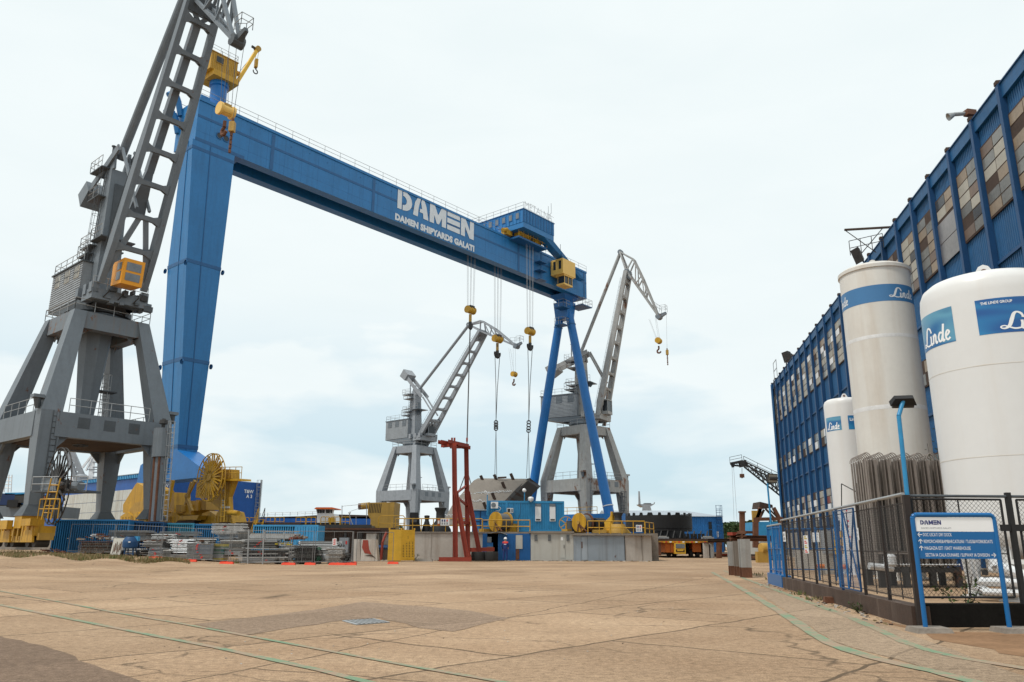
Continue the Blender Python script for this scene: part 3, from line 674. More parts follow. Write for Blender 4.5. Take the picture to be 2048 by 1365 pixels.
    for y in (-1, 1):
        for t0, t1 in zip(ts, ts[1:]):
            sec = lambda t: [BP(t, y * hw(t) - .24, -ht_(t) / 2), BP(t, y * hw(t) + .24, -ht_(t) / 2), BP(t, y * hw(t) + .24, ht_(t) / 2), BP(t, y * hw(t) - .24, ht_(t) / 2)]
            bm.hexa(sec(t0) + sec(t1))
    nt_ = 8 if not left else 7
    tt = [.13 + .80 * i / nt_ for i in range(nt_ + 1)]
    for t in tt:
        w = hw(t); g_ = .42 / Lb * .6
        for h in (-.38, .24):
            k = [(-w, 2.1), (-w * .52, .75), (0, .62), (w * .52, .75), (w, 2.1), (w, -2.1), (w * .52, -.75), (0, -.62), (-w * .52, -.75), (-w, -2.1)]
            bm.prism([BP(t + gg * g_ , y, h) for y, gg in k], (BP(t, 0, h + .12) - BP(t, 0, h)))
        bm.bar(BP(t, -w, 0), BP(t, w, 0), .3 * s, .5 * s, mP, BP(1, 0) - BP(0, 0))
    t0 = tt[1]; tm = .21
    for y in (-1, 1):
        bm.bar(BP(.035, y * (hw(0) - .1), -.1), BP(t0, y * .25, -.1), .25 * s, .4 * s, mP, b); bm.bar(BP(.99, y * hw(1), -.1), BP(tt[-1], 0, -.1), .22 * s, .35 * s, mP, b)
    bm.hexa([BP(.955, -wt, -.4), BP(.955, wt, -.4), BP(.955, wt, .35), BP(.955, -wt, .35), BP(1.01, -wt, -.3), BP(1.01, wt, -.3), BP(1.01, wt, .3), BP(1.01, -wt, .3)], mD)
    if left:
        bm.hexa([BP(.24, -.75, 1.5), BP(.24, .75, 1.5), BP(.24, .75, 1.9), BP(.24, -.75, 1.9), BP(.40, -.3, 1.1), BP(.40, .3, 1.1), BP(.40, .3, 1.6), BP(.40, -.3, 1.6)])
        bm.bar(BP(.40, 0, 1.35), BP(.93, 0, .3), .62 * s, .62 * s, mP, b)
    bm.ladder(BP(.1, -1.9, .6), BP(.95, -1.1, .6), b * .4 * s, mD, .025, .8)
    bm.build('boom', root)
    rk = MB(mP)
    for y in (-.55, .55): rk.bar(Q(fx, y, fz), BP(.27, y, .3), .2 * s, .24 * s, mP)
    rk.build('luffing_rod', root)
    # fly jib
    fj = MB(mP); fx2 = V((end[0] - tail[0], end[1] - tail[1]))
    FP = lambda p, y: Q(p[0], y, p[1])
    mix = lambda p, q_, t: (p[0] + (q_[0] - p[0]) * t, p[1] + (q_[1] - p[1]) * t)
    for y in (-1, 1):
        w0, w1, w2 = .55 * y, .8 * y, .28 * y
        fj.bar(FP(tail, .25 * y), FP(tip, w1), .26 * s, .38 * s, mP, b); fj.bar(FP(tip, w1), FP(end, w2), .26 * s, .42 * s, mP, b)
        fj.bar(FP(tail, .25 * y), FP(apx, w0), .22 * s, .3 * s, mP, b); k2 = mix(apx, end, .38); k2 = (k2[0], k2[1] + .35)
        fj.bar(FP(apx, w0), FP(k2, w0), .22 * s, .3 * s, mP, b); fj.bar(FP(k2, w0), FP(end, w2), .22 * s, .3 * s, mP, b)
        fj.bar(FP(tip, w1), FP(apx, w0), .18 * s, .24 * s, mP, b); fj.bar(FP(mix(tip, end, .30), w1), FP(mix(apx, k2, .9), w0), .16 * s, .2 * s, mP, b); fj.bar(FP(mix(tip, end, .30), w1), FP(mix(apx, k2, .3), w0), .14 * s, .18 * s, mP, b)
        fj.bar(FP(mix(tip, end, .58), w1 * .8), FP(mix(k2, end, .25), w0 * .9), .14 * s, .18 * s, mP, b); fj.bar(FP(mix(tip, end, .58), w1 * .8), FP(k2, w0), .12 * s, .16 * s, mP, b)
    for t in (.0, .3, .58, .8): p = mix(tip, end, t); fj.bar(FP(p, -.75 + .4 * t), FP(p, .75 - .4 * t), .16 * s, .2 * s, mP)
    for p in (apx, k2): fj.bar(FP(p, -.55), FP(p, .55), .16 * s, .2 * s, mP)
    for t in (.15, .45): fj.bar(FP(mix(tip, end, t), -.75), FP(mix(tip, end, t + .15), .7), .1 * s, .12 * s, mP)
    fj.tube(FP(end, -.5), FP(end, .5), .5 * s, mD, 12); e2 = (end[0] + 1.3, end[1] + .5)
    fj.bar(FP(end, 0), FP(e2, 0), .7 * s, .55 * s, mD, b, .4 * s, .3 * s); fj.tube(FP(tail, -.4), FP(tail, .4), .42 * s, mD, 10)
    fj.rail([FP(mix(tip, end, .78), .35), FP((end[0] + .3, end[1] + .7), .5), FP((e2[0], e2[1] + .2), .5), FP((e2[0], e2[1] + .2), -.5), FP((end[0] + .3, end[1] + .7), -.5)], 1.1 * s, 'galv', .03, 1.0)
    fj.build('fly_jib', root)
    tr = MB(mP); tr.tube(Q(tw[0] + .3, 0, tw[1] - .2), FP(tail, 0), (.4 if left else .3) * s, mP, 12); tr.build('tie_rod', root)
    # ropes and hook
    hk_ = PX(px['hook']); rp = MB('rope_pale' if not left else 'rope')
    for dx, y in ((-.5, -.25), (-.5, .25), (.2, -.3), (.2, .3)):
        rp.tube(Q(end[0] - .9 + dx * 1.6, y, end[1] - .2), Q(hk_[0] + dx * .6, y * 1.2, hk_[1] + .4), .02, None, 4)
    if 'aux' in px:
        ax = PX(px['aux']); rp.tube(Q(e2[0], 0, e2[1]), Q(ax[0], 0, ax[1]), .02, None, 4)
    rp.build('hoist_rope', root)
    hb = MB('yellow'); yw = .62 if left else .5; hq = 1 if left else .68; hs = .72 * s if left else s
    hb.lathe(Q(hk_[0], -yw, hk_[1]), [(0, 0), (.72 * hs * hq, 0), (.72 * hs * hq, .2 * s), (.55 * hs * hq, .25 * s), (.55 * hs * hq, (2 * yw - .25) * s), (.72 * hs * hq, (2 * yw - .2) * s), (.72 * hs * hq, 2 * yw * s), (0, 2 * yw * s)], 'yellow_cab' if left else 'yellow', 18, b)
    hb.box(Q(hk_[0], 0, hk_[1] + .1), (.8 * hs * hq, .8 * hs * hq, 1.1 * hs * hq), 'yellow_old', aza); hbo = hb.build('hook_block', root, smooth=40)
    hh_ = MB('dark_steel'); p0 = Q(hk_[0], 0, hk_[1] - .9)
    hh_.path([p0, p0 - Z * .5 * s, p0 - Z * .75 * s - a * .3 * s, p0 - Z * 1.1 * s - a * .25 * s, p0 - Z * 1.2 * s + a * .1 * s, p0 - Z * .95 * s + a * .35 * s], .14 * s, 'rust', 8); hh_.build('hook', hbo)
    if 'aux' in px:
        ah = MB('rust'); p0 = Q(ax[0], 0, ax[1]); ah.tube(p0, p0 - Z * .4 * s, .1, 'rust', 6); ah.box(p0 - Z * .7 * s, (.4 * s, .4 * s, .8 * s), 'yellow_old'); 
        for i in range(5): ah.box(p0 - Z * (1.3 + .35 * i) * s, (.16 * s, .16 * s, .28 * s), 'rust', i * .8)
        ah.build('auxiliary_hook', root)
    # cab
    cm = cabmat or mD
    if left:
        c0 = V(PX(px['cab'])); X0 = 4.2; Y0 = -1.05
        gm_ = MB(mD); RR = random.Random(4)
        for i in range(26):
            x, y, z = RR.uniform(2.2, 4.3), RR.uniform(-2.3, 2.3), RR.uniform(z0 - .1, z0 + 1.1); d = [RR.uniform(.2, .8) for _ in range(3)]; qbox(gm_, x, x + d[0], y, y + d[1], z, z + d[2] * .7, RR.choice([mD, mP, 'dark_steel', mD]))
        for y in (-1.4, -.2, 1.1): gm_.path([Q(4.2, y, z0 + .3), Q(4.6, y + .2, z0 + .7), Q(4.3, y + .5, z0 + 1.3)], .05, 'dark_steel', 6)
        gm_.prism([Q(-3.2, -1.6, z0 + .02), Q(3.2, -1.6, z0 + .02), Q(2.2, -1.2, z0 - .55), Q(-2.2, -1.2, z0 - .55)], b * 2.6 * s, 'dark_steel'); gm_.build('deck_machinery', root)
        cbm = MB(cm); K = lambda x, y, z: Q(X0 + x, Y0 + y, c0[1] + z)
        q_ = [(0, .1, -1.05), (2.0, .1, -1.2), (2.0, 1.85, -1.2), (0, 1.85, -1.05), (0, .1, 1.0), (2.2, .1, 1.0), (2.2, 1.85, 1.0), (0, 1.85, 1.0)]
        pts = [K(*p) for p in q_]; cbm.hexa(pts, cm)
        co = cbm.build('cab', root)
        def pane(A_, B_, C_, D_, nrm):
            w = MB('window_grey'); off = nrm * .03; w.prism([p + off * .2 for p in (A_, B_, C_, D_)], off, 'window_grey'); w.build('window', co)
        le = lambda i, j, k, l, s_, t_: pts[i].lerp(pts[j], s_).lerp(pts[l].lerp(pts[k], s_), t_)
        for t0_, t1_ in ((.15, .45), (.54, .86)): pane(le(1, 2, 6, 5, .15, t0_), le(1, 2, 6, 5, .85, t0_), le(1, 2, 6, 5, .85, t1_), le(1, 2, 6, 5, .15, t1_), a)
        for i, j, k, l, nr in ((0, 1, 5, 4, -b), (3, 2, 6, 7, b)):
            for t0_, t1_ in ((.16, .50), (.58, .86)): pane(le(i, j, k, l, .48, t0_), le(i, j, k, l, .86, t0_), le(i, j, k, l, .86, t1_), le(i, j, k, l, .48, t1_), nr)
    else:
        cbm = MB(mD); qbox(cbm, 3.0, 5.0, -1.0, .9, z0 + 1.0, z0 + 1.5, mP); qbox(cbm, 3.0, 5.0, -1.0, .9, z0 + 3.3, z0 + 3.5, mP); qbox(cbm, 3.1, 4.9, -.9, .8, z0 + 1.5, z0 + 3.3, 'window_dark')
        for x in (3.05, 4.0, 4.95):
            for y in (-.95, .85): cbm.bar(Q(x, y, z0 + 1.5), Q(x, y, z0 + 3.3), .1 * s, .1 * s, mP)
        cbm.build('cab', root)
    return root, P, Q, hf, zf
UAZ = math.atan2(GU.y, GU.x)
crL, PL_, QL_, hfL, zfL = portal_crane('portal_crane', 'dark grey portal crane with an orange cab, nearest of the three grey cranes', (-35.6, 65.3), .95, .97, UAZ, R_(-41), 'grey_crane', 'grey_crane_dark', 'grey_house',
    dict(tower=(238, 318), cw=(192, 396), foot=(245, 574), tip=(408, 8), end=(474, 84), tail=(384, -45), apex=(440, -60), hook=(452, 222), aux=(466, 238), cab=(252, 552)), 'orange_cab', True)
for sx, sy in ((-1, -1), (1, -1), (1, 1), (-1, 1)):
    bg = MB('yellow'); rz = UAZ
    def bx(x0, x1, y0, y1, z0, z1, m='yellow'): bg.obox(PL_(sx * hfL + x0, sy * hfL + y0, z0), (PL_(1, 0, 0) - PL_(0, 0, 0)) * (x1 - x0), (PL_(0, 1, 0) - PL_(0, 0, 0)) * (y1 - y0), V((0, 0, (z1 - z0) * .97)), m)
    bx(-.8, .8, -.7, .7, 1.35, 2.25); bx(-.7, .7, -3.2, -.7, .8, 1.5); bx(-.7, .7, .7, 3.2, .8, 1.5); bx(-.6, .6, -2.6, 2.6, .35, .8, 'yellow_old')
    bx(-1.1, -.5, -3.3, -1.6, 1.5, 2.0); bx(-1.15, -.75, 1.0, 2.6, 1.3, 1.95); bx(-.5, .5, -3.6, -3.2, .5, 1.0, 'yellow_old')
    for y in (-2.7, -1.5, 1.5, 2.7): bg.lathe(PL_(sx * hfL - .45, sy * hfL + y, .38), [(0, 0), (.38, 0), (.38, .9), (0, .9)], 'dark_steel', 14, GU)
    for y in (-3.0, -2.3, -1.2, -.3, .6, 1.5, 2.4, 3.0): bx(-.78, -.70, y, y + .16, .45, 1.6, 'yellow_old')
    for y in (-2.2, 2.2): bg.prism([PL_(sx * hfL - .62, sy * hfL + y - 1.0, .35), PL_(sx * hfL - .62, sy * hfL + y - .8, 1.2), PL_(sx * hfL - .62, sy * hfL + y + .8, 1.2), PL_(sx * hfL - .62, sy * hfL + y + 1.0, .35)], GU * -.15, 'yellow')
    bg.build('bogie', crL)
# dark cable reel with grey service platform and yellow ladder at the near leg
spf = MB('grey_crane_dark'); 
def NP(x, y, z): return PL_(-hfL + x, -hfL + y, z)
pc = PT(103, 985, 55.5)
ux, vx = GU, GV
spf.obox(PT(62, 985, 56.5), PT(172, 985, 55.0) - PT(62, 985, 56.5), V((.3, 1.4, 0)), V((0, 0, .15)), 'grey_crane_dark'); 
q0, q1 = PT(62, 983, 56.5), PT(172, 983, 55.0)
spf.rail([q0, q1], 1.0, 'galv', .03, 1.0); spf.obox(PT(80, 981, 56.4), PT(112, 981, 55.8) - PT(80, 981, 56.4), V((.1, .8, 0)), V((0, 0, .85)), 'grey_crane'); spf.tube(PT(120, 972, 55.8), PT(140, 972, 55.6), .4, 'dark_steel', 12)
spf.tube(PT(148, 973, 55.6), PT(162, 973, 55.4), .35, 'grey_crane', 12); spf.build('service_platform', crL)
yl = MB('yellow'); yl.ladder(PT(92, 1040, 54.8), PT(112, 957, 55.0), V((.62, 0, 0)), 'yellow', .05, .45); yl.rail([PT(75, 1038, 55), PT(115, 1038, 54.5)], 1.3, 'yellow', .04, .7); yl.build('ladder', crL)
reel(crL, PT(114, 972, 56.4), GU - GV * .1, 2.65, 'dark_steel', 'black', 18, .2)
# stack pipe on the right leg
sp = MB('grey_old'); pz = AT(318, 62.5, 0)
b0 = PT(312, 1043, 63.2); b1 = PT(322, 915, 63.2); b2 = PT(326, 858, 63.2)
sp.tube(b0, b1, .48, 'grey_crane', 14); sp.tube(b1, b2 , .68, 'grey_crane', 16); sp.tube(b2, b2 + V((0, 0, .8)), .15, 'dark_steel', 8); sp.lathe(b2 + V((0, 0, .3)), [(0, 0), (.35, .1), (.3, .4), (0, .5)], 'dark_steel', 12)
sp.tube(b0 + V((-.35, -.3, 0)), b1 + V((-.35, -.3, 0)), .13, 'rust', 8); sp.tube(b0 + V((.1, -.5, 0)), b1 + V((.1, -.5, 0)), .10, 'rust', 8)
sp.ladder(b0 + V((.75, -.2, 0)), b2 + V((.8, -.2, .5)), V((.4, 0, 0)), 'galv', .03, .4, cage=(.1, -.6, 0)); sp.build('cable_duct', crL)
CM = PT(829, 905, 168); crM, *_r = portal_crane('portal_crane', 'pale grey portal crane standing between the red steel frame and the yellow striped block', (CM.x, CM.y), 1.4, 1.04, UAZ + R_(6), R_(-41), 'grey_mid', 'grey_crane', 'grey_house',
    dict(tower=(838, 776), cw=(816, 752), foot=(840, 893), tip=(966, 664), end=(1033, 693), tail=(938, 650), apex=(965, 643), hook=(1028, 749)))
CR = PT(1167, 868, 140); crR, PR_, *_r = portal_crane('portal_crane', 'rust streaked grey portal crane behind the blue tubular legs of the gantry', (CR.x, CR.y), 1.4, 1.05, UAZ - R_(8), R_(-30), 'grey_old', 'grey_crane', 'grey_house',
    dict(tower=(1157, 708), cw=(1108, 741), foot=(1200, 850), tip=(1256, 545), end=(1318, 634), tail=(1241, 505), apex=(1268, 520), hook=(1317, 682), aux=(1334, 697)))

m_ = MB('grey_crane_dark'); lb = PT(1246, 1040, 133); m_.ladder(lb, PT(1246, 984, 133), V((.7, 0, 0)), 'grey_crane_dark', .06, .7, cage=(.1, -.8, 0)); m_.box(PT(1243, 1034, 133), (1.4, 1.0, .9), 'grey_crane_dark'); m_.build('caged_ladder', crR)
# =================================================================== GROUND
def ground_mat(name='yard_concrete', lo=(.30, .20, .125), hi=(.465, .338, .228), joint=.85, grime=1.0):
    m, nt, b, co = newmat(name)
    ang = UAZ
    wob = nn(nt, 'ShaderNodeTexNoise'); wob.inputs['Scale'].default_value = .8; wob.inputs['Detail'].default_value = 3; nt.links.new(co, wob.inputs['Vector'])
    ad = nn(nt, 'ShaderNodeVectorMath', operation='MULTIPLY_ADD'); nt.links.new(wob.outputs['Color'], ad.inputs[0]); ad.inputs[1].default_value = (.28, .28, 0); nt.links.new(co, ad.inputs[2])
    def slabs(loc, w, h, ms, rot):
        br = nn(nt, 'ShaderNodeTexBrick'); br.offset = .37; br.inputs['Scale'].default_value = 1; br.inputs['Brick Width'].default_value = w; br.inputs['Row Height'].default_value = h
        br.inputs['Mortar Size'].default_value = ms; br.inputs['Mortar Smooth'].default_value = .25
        br.inputs['Color1'].default_value = (.80, .79, .78, 1); br.inputs['Color2'].default_value = (1.10, 1.10, 1.10, 1); br.inputs['Mortar'].default_value = (1, 1, 1, 1)
        nt.links.new(mapping(nt, ad.outputs[0], rot=(0, 0, rot), loc=loc), br.inputs['Vector']); return br
    b1 = slabs((1.3, .4, 0), 5.2, 3.1, .030, -ang)
    b2 = slabs((.2, 2.1, 0), 11.0, 7.5, .018, -ang - R_(17))
    tan = ramp(nt, noise(nt, co, .22, 8, .62), .3, .72, lo, hi)
    fine = ramp(nt, noise(nt, co, 11, 8, .78), .30, .70, (.52, .50, .47), (1.38, 1.36, 1.33))
    peb = ramp(nt, noise(nt, co, 60, 3, .7), .32, .60, (.50, .48, .46), (1.25, 1.25, 1.25))
    c = mixc(nt, 1, tan, fine, 'MULTIPLY'); c = mixc(nt, .8, c, peb, 'MULTIPLY'); c = mixc(nt, .8, c, b1.outputs['Color'], 'MULTIPLY')
    st = ramp(nt, noise(nt, mapping(nt, co, (.5, 1.1, 1), rot=(0, 0, .5)), .9, 7, .7), .55, .75, (0, 0, 0), (.55 * grime,) * 3)
    c = mixc(nt, st, c, tuple(x * .62 for x in lo))
    gr = ramp(nt, noise(nt, mapping(nt, co, (.35, 1.5, 1), rot=(0, 0, -.25)), 1.2, 8, .75), .60, .70, (0, 0, 0), (.6 * grime,) * 3)
    c = mixc(nt, gr, c, tuple(x * .5 for x in lo))
    # cracks: cell borders that fade in and out
    vo = nn(nt, 'ShaderNodeTexVoronoi', feature='DISTANCE_TO_EDGE'); vo.inputs['Scale'].default_value = .22
    ad2 = nn(nt, 'ShaderNodeVectorMath', operation='MULTIPLY_ADD'); w2 = nn(nt, 'ShaderNodeTexNoise'); w2.inputs['Scale'].default_value = 1.7; w2.inputs['Detail'].default_value = 6; nt.links.new(co, w2.inputs['Vector'])
    nt.links.new(w2.outputs['Color'], ad2.inputs[0]); ad2.inputs[1].default_value = (.9, .9, 0); nt.links.new(co, ad2.inputs[2]); nt.links.new(mapping(nt, ad2.outputs[0], rot=(0, 0, .3), scale=(1, 1.6, 1)), vo.inputs['Vector'])
    ck = ramp(nt, vo.outputs[0], .0, .009, (1, 1, 1), (0, 0, 0)); gate = ramp(nt, noise(nt, co, .35, 4), .44, .56)
    ck = mixc(nt, 1, ck, gate, 'MULTIPLY')
    jt = mixc(nt, 1, b1.outputs['Fac'], ramp(nt, noise(nt, co, .5, 5), .28, .42), 'MULTIPLY'); jt = mixc(nt, 1, jt, b2.outputs['Fac'], 'LIGHTEN'); jt = mixc(nt, 1, jt, ck, 'LIGHTEN')
    c = mixc(nt, mixc(nt, 1, jt, (joint,) * 3, 'MULTIPLY'), c, (.075, .052, .033))
    nt.links.new(c, b.inputs['Base Color']); b.inputs['Roughness'].default_value = .92; b.inputs['Specular IOR Level'].default_value = .2
    bn = nn(nt, 'ShaderNodeBump'); bn.inputs['Strength'].default_value = .45; bn.inputs['Distance'].default_value = .02
    hgt = mixc(nt, 1, noise(nt, co, 40, 5, .7), mixc(nt, 1, jt, (-1.6, -1.6, -1.6), 'MULTIPLY'), 'ADD')
    nt.links.new(hgt, bn.inputs['Height']); nt.links.new(bn.outputs[0], b.inputs['Normal'])
ground_mat()
ground_mat('asphalt_brown', (.235, .168, .120), (.335, .250, .184), .35, .7)
ground_mat('asphalt_dark_vignette', (.165, .115, .082), (.245, .175, .128), .2, .7)  # dark asphalt, with some lens vignette of the corner put into its colour
ground_mat('walk_grain', (.30, .225, .158), (.40, .305, .22), .45, .6)
def paint_mat(name, col, under, th):
    m, nt, b, co = newmat(name)
    n = mixc(nt, .5, noise(nt, co, 9, 6, .7), noise(nt, co, 1.3, 4, .6))
    g = mixc(nt, noise(nt, co, 2, 3), tuple(c * .85 for c in col), tuple(c * 1.15 for c in col))
    c = mixc(nt, ramp(nt, n, th - .06, th + .05), under, g); nt.links.new(c, b.inputs['Base Color']); b.inputs['Roughness'].default_value = .85
paint_mat('line_green', (.15, .235, .14), (.30, .215, .145), .515)
paint_mat('walk_concrete', (.36, .275, .195), (.33, .235, .157), .45)
gm = MB('yard_concrete')
xs = [-2500, -900, -300, -120] + [-90 + 3 * i for i in range(52)] + [90, 200, 600, 2500]; ys = [-120, -40, -10] + [3 * i for i in range(1, 50)] + [170, 220, 300, 600, 1500, 3500]
gm.add([(x, y, gz(x, y)) for y in ys for x in xs], [(j * len(xs) + i, j * len(xs) + i + 1, (j + 1) * len(xs) + i + 1, (j + 1) * len(xs) + i) for j in range(len(ys) - 1) for i in range(len(xs) - 1)])
tag(gm.build('ground', loc=(0, 0, 0), smooth=60), kind='structure')
def sheet(name, pxs, m, dz=.004, kind='structure', rough=.04, sub=4):
    pts = []
    n = len(pxs); P_ = [GG(*p) for p in pxs]
    for i in range(n):
        a, b = P_[i], P_[(i + 1) % n]; k = max(1, min(14, int((b - a).length / .35)))
        for j in range(k):
            p = a.lerp(b, j / k); q = p + V((random.uniform(-rough, rough), random.uniform(-rough, rough), 0)) * (1 if j else .3); pts.append(V((q.x, q.y, gz(q.x, q.y) + dz)))
    mb = MB(m); mb.face(pts); return tag(mb.build(name, loc=(0, 0, 0)), kind=kind)
sheet('asphalt_patch', [(-60, 1256), (60, 1287), (130, 1306), (185, 1330), (280, 1362), (330, 1390), (330, 1460), (-300, 1460)], 'asphalt_dark_vignette')
sheet('asphalt_patch', [(390, 1249), (492, 1271), (600, 1254), (690, 1241), (760, 1236), (840, 1257), (905, 1264), (1020, 1237), (940, 1222), (875, 1216), (725, 1204), (630, 1220), (500, 1236)], 'asphalt_brown')
sheet('footpath', [(1500, 1175), (1560, 1215), (1660, 1280), (1700, 1294), (1790, 1318), (1900, 1352), (1990, 1400), (2160, 1390), (1960, 1322), (1880, 1292), (1800, 1262), (1720, 1235), (1630, 1206), (1560, 1182)], 'walk_grain', .004, rough=.03)
mat('dirt', (.235, .138, .078), .95, var=.38, vs=1.3, bump=.5, bs=30, spec=.1)
sheet('dirt_strip', [(1560, 1176), (1660, 1200), (1760, 1234), (1842, 1262), (2090, 1268), (2120, 1330), (1985, 1300), (1900, 1286), (1815, 1258), (1740, 1228), (1640, 1196), (1570, 1183)], 'dirt', .003, rough=.12)
def strip(pxs, w0, name='painted_line', dz=.008):
    P_ = [GG(*p) for p in pxs]; pts = []
    for a, b in zip(P_, P_[1:]):
        k = max(2, int((b - a).length / .5)); pts += [a.lerp(b, i / k) for i in range(k)]
    pts.append(P_[-1]); L = []; Rr = []
    for i, p in enumerate(pts):
        d = (pts[min(i + 1, len(pts) - 1)] - pts[max(i - 1, 0)]); d.z = 0; d.normalize(); nrm = V((-d.y, d.x, 0)); w = w0 * random.uniform(.85, 1.1) / 2
        for lst, sg in ((L, 1), (Rr, -1)): q = p + nrm * w * sg; lst.append(V((q.x, q.y, gz(q.x, q.y) + dz)))
    n = len(L); mb = MB('line_green'); mb.add(L + Rr, [(i, i + 1, n + i + 1, n + i) for i in range(n - 1)]); tag(mb.build(name, loc=(0, 0, 0)), kind='structure')
strip([(-60, 1171), (0, 1183), (110, 1203), (230, 1226), (360, 1248), (500, 1274), (650, 1302), (800, 1330), (1040, 1372), (1150, 1395)], .085)
strip([(-60, 1199), (0, 1211), (110, 1233), (200, 1251), (320, 1275), (430, 1296), (540, 1320), (640, 1342), (760, 1372), (850, 1396)], .105)
strip([(1424, 1145), (1455, 1162), (1500, 1188), (1545, 1215), (1590, 1243), (1625, 1268), (1660, 1288), (1700, 1303), (1750, 1318), (1800, 1330), (1870, 1345), (1950, 1366), (2040, 1395)], .18)
strip([(1448, 1142), (1500, 1162), (1560, 1184), (1630, 1210), (1700, 1236), (1760, 1262), (1810, 1286), (1860, 1303), (1920, 1317), (1980, 1327), (2060, 1340), (2160, 1360)], .15)
mp = MB('galv'); q = [GG(*p) for p in ((684, 1243), (748, 1239), (780, 1246), (712, 1251))]; mp.prism([p + V((0, 0, .002)) for p in q], V((0, 0, .012)), 'galv')
c_ = sum(q, V()) / 4
for i in range(1, 8): mp.bar(q[0].lerp(q[1], i / 8) + V((0, 0, .016)), q[3].lerp(q[2], i / 8) + V((0, 0, .016)), .02, .006, 'alu_dark')
tag(mp.build('manhole_cover'), 'pale grey metal manhole cover in the dark asphalt patch', 'manhole cover')
# weeds along the left edge of the yard and tufts in the joints (uncountable)
gs = MB('straw')
def blade(mb, p, h, m):
    a = random.uniform(0, 6.28); d = V((math.cos(a), math.sin(a), 0)); w = random.uniform(.012, .03); lean = V((random.uniform(-.4, .4) * h, random.uniform(-.4, .4) * h, h))
    mb.add([p - d * w, p + d * w, p + lean], [(0, 1, 2)], m)
for i in range(7800):
    t = random.random(); px = -20 + 400 * t; pt = 1098 + 24 * t; pb_ = 1110 + 19 * t + 4 * math.sin(px * .05)
    p = GG(px, pt + (pb_ - pt) * random.random() ** .8)
    if random.random() < .35 + .35 * math.sin(p.x * 1.7 + p.y): continue
    blade(gs, p, random.uniform(.04, .2), 'straw' if random.random() < .72 else 'grass')
tag(gs.build('weeds', loc=(0, 0, 0)), kind='stuff')
tf = MB('grass')
for px, py, n, sp, h in ((838, 1122, 60, .6, .25), (735, 1119, 50, .5, .25), (1600, 1190, 20, .3, .15), (1750, 1226, 45, .25, .22), (1630, 1200, 25, .3, .12), (1700, 1205, 25, .3, .12), (300, 1124, 60, .5, .3), (230, 1118, 80, 1.0, .25), (1520, 1150, 60, 1.2, .12), (470, 1127, 50, .4, .35), (1555, 1160, 50, .5, .2)):
    c_ = GG(px, py)
    for i in range(n): blade(tf, c_ + V((random.gauss(0, sp * .4), random.gauss(0, sp * .4), 0)), h * random.uniform(.4, 1), 'grass' if random.random() < .7 else 'straw')
tag(tf.build('grass', loc=(0, 0, 0)), kind='stuff')
def X_(px, Y, z=1.1): return AT(px, Y, z).x
db_ = MB('concrete')
for i in range(900):
    if i % 3: px = random.uniform(720, 1300); p = V((X_(px, 65.4, 0), 65.6 - abs(random.gauss(0, .7)), 0))
    elif i % 2: p = V((6.12, 12.55, 0)) + V((.1637, .9865, 0)) * random.uniform(0, 14) + V((-.9865, .1637, 0)) * (.15 + abs(random.gauss(0, .25)))
    else: p = GG(random.uniform(250, 1350), random.uniform(1128, 1330))
    s_ = random.uniform(.012, .05) * (1.6 if i % 3 else .6) * (.35 if (i % 3 == 0 and i % 2 == 0) else 1); mm = random.choice(['concrete', 'rust_dark', 'concrete_old', 'straw']); db_.hexa([p + V((a * s_ * random.uniform(.6, 1.3), b * s_ * random.uniform(.6, 1.3), c * s_ * random.uniform(.5, .9))) for a, b, c in ((-1, -1, 0), (1, -1, 0), (1, 1, 0), (-1, 1, 0), (-.7, -.7, 1), (.7, -.7, 1), (.7, .7, 1), (-.7, .7, 1))], mm)
tag(db_.build('gravel', loc=(0, 0, 0)), kind='stuff')
# =================================================================== DOCK DECK AND QUAY FRONT
def fbox(mb, px0, px1, Y, d, z0, z1, m=None):        # level box facing the yard between two columns of the photo
    x0, x1 = X_(px0, Y, (z0 + z1) / 2), X_(px1, Y, (z0 + z1) / 2); mb.bb((x0, Y, z0), (x1, Y + d, z1), m)
DZ = 2.2; DL = 2.75
dk = MB('concrete_old'); e = V((-24.5, 66.6, 0)) + GV * 70
poly = [(-11.6, 66.6), (12, 66.6), (13.4, 112), (24, 118), (28, 190), (-10, 200), (e.x, e.y), (-24.5, 66.6)]
dk.prism([V((x, y, 0)) for x, y in poly], V((0, 0, DZ)), 'concrete_old')
dk.prism([V((x, y, DZ + .003)) for x, y in [(-11.6, 66.4), (-11.8, 110), (-20, 140), (e.x + 20, e.y + 12), (e.x, e.y), (-24.6, 66.4)]], V((0, 0, DL - DZ)), 'concrete_old')
tag(dk.build('dock_deck', loc=(0, 60, 0)), kind='structure')
ed = MB('rust_dark'); fbox(ed, 438, 600, 66.1, .3, 2.35, 2.95); fbox(ed, 600, 790, 66.15, .25, 2.1, 2.55, 'rust_dark'); fbox(ed, 600, 742, 66.3, .3, 2.5, 2.8, 'dark_steel'); fbox(ed, 640, 760, 66.0, .35, 2.4, 2.48, 'rust')
tag(ed.build('dock_edge_beam'), 'dark rusty steel edge beam along the dock deck behind the scaffold fence', 'steel beam')
rc = MB('rust_dark'); fbox(rc, 540, 745, 66.35, .2, 0, 2.3, 'rust_dark')  # recess shade below the deck edge put into the wall's dark colour
for px in (560, 600, 640, 690, 720, 760): rc.tube(AT(px, 66.2, 0), AT(px + 1, 66.2, 2.2), .12 if px % 80 else .2, 'dark_steel', 8)
rc.tube(AT(748, 65.9, 1.0), AT(800, 65.9, 1.0), .18, 'blue_trim', 8); rc.path([AT(762, 65.3, 0), AT(765, 65.3, 1.4), AT(773, 65.6, 2.2)], .1, 'red_frame', 8); fbox(rc, 732, 752, 66.2, .2, .6, 2.2, 'concrete_wall'); fbox(rc, 755, 780, 66.25, .2, 1.2, 2.2, 'concrete_old')
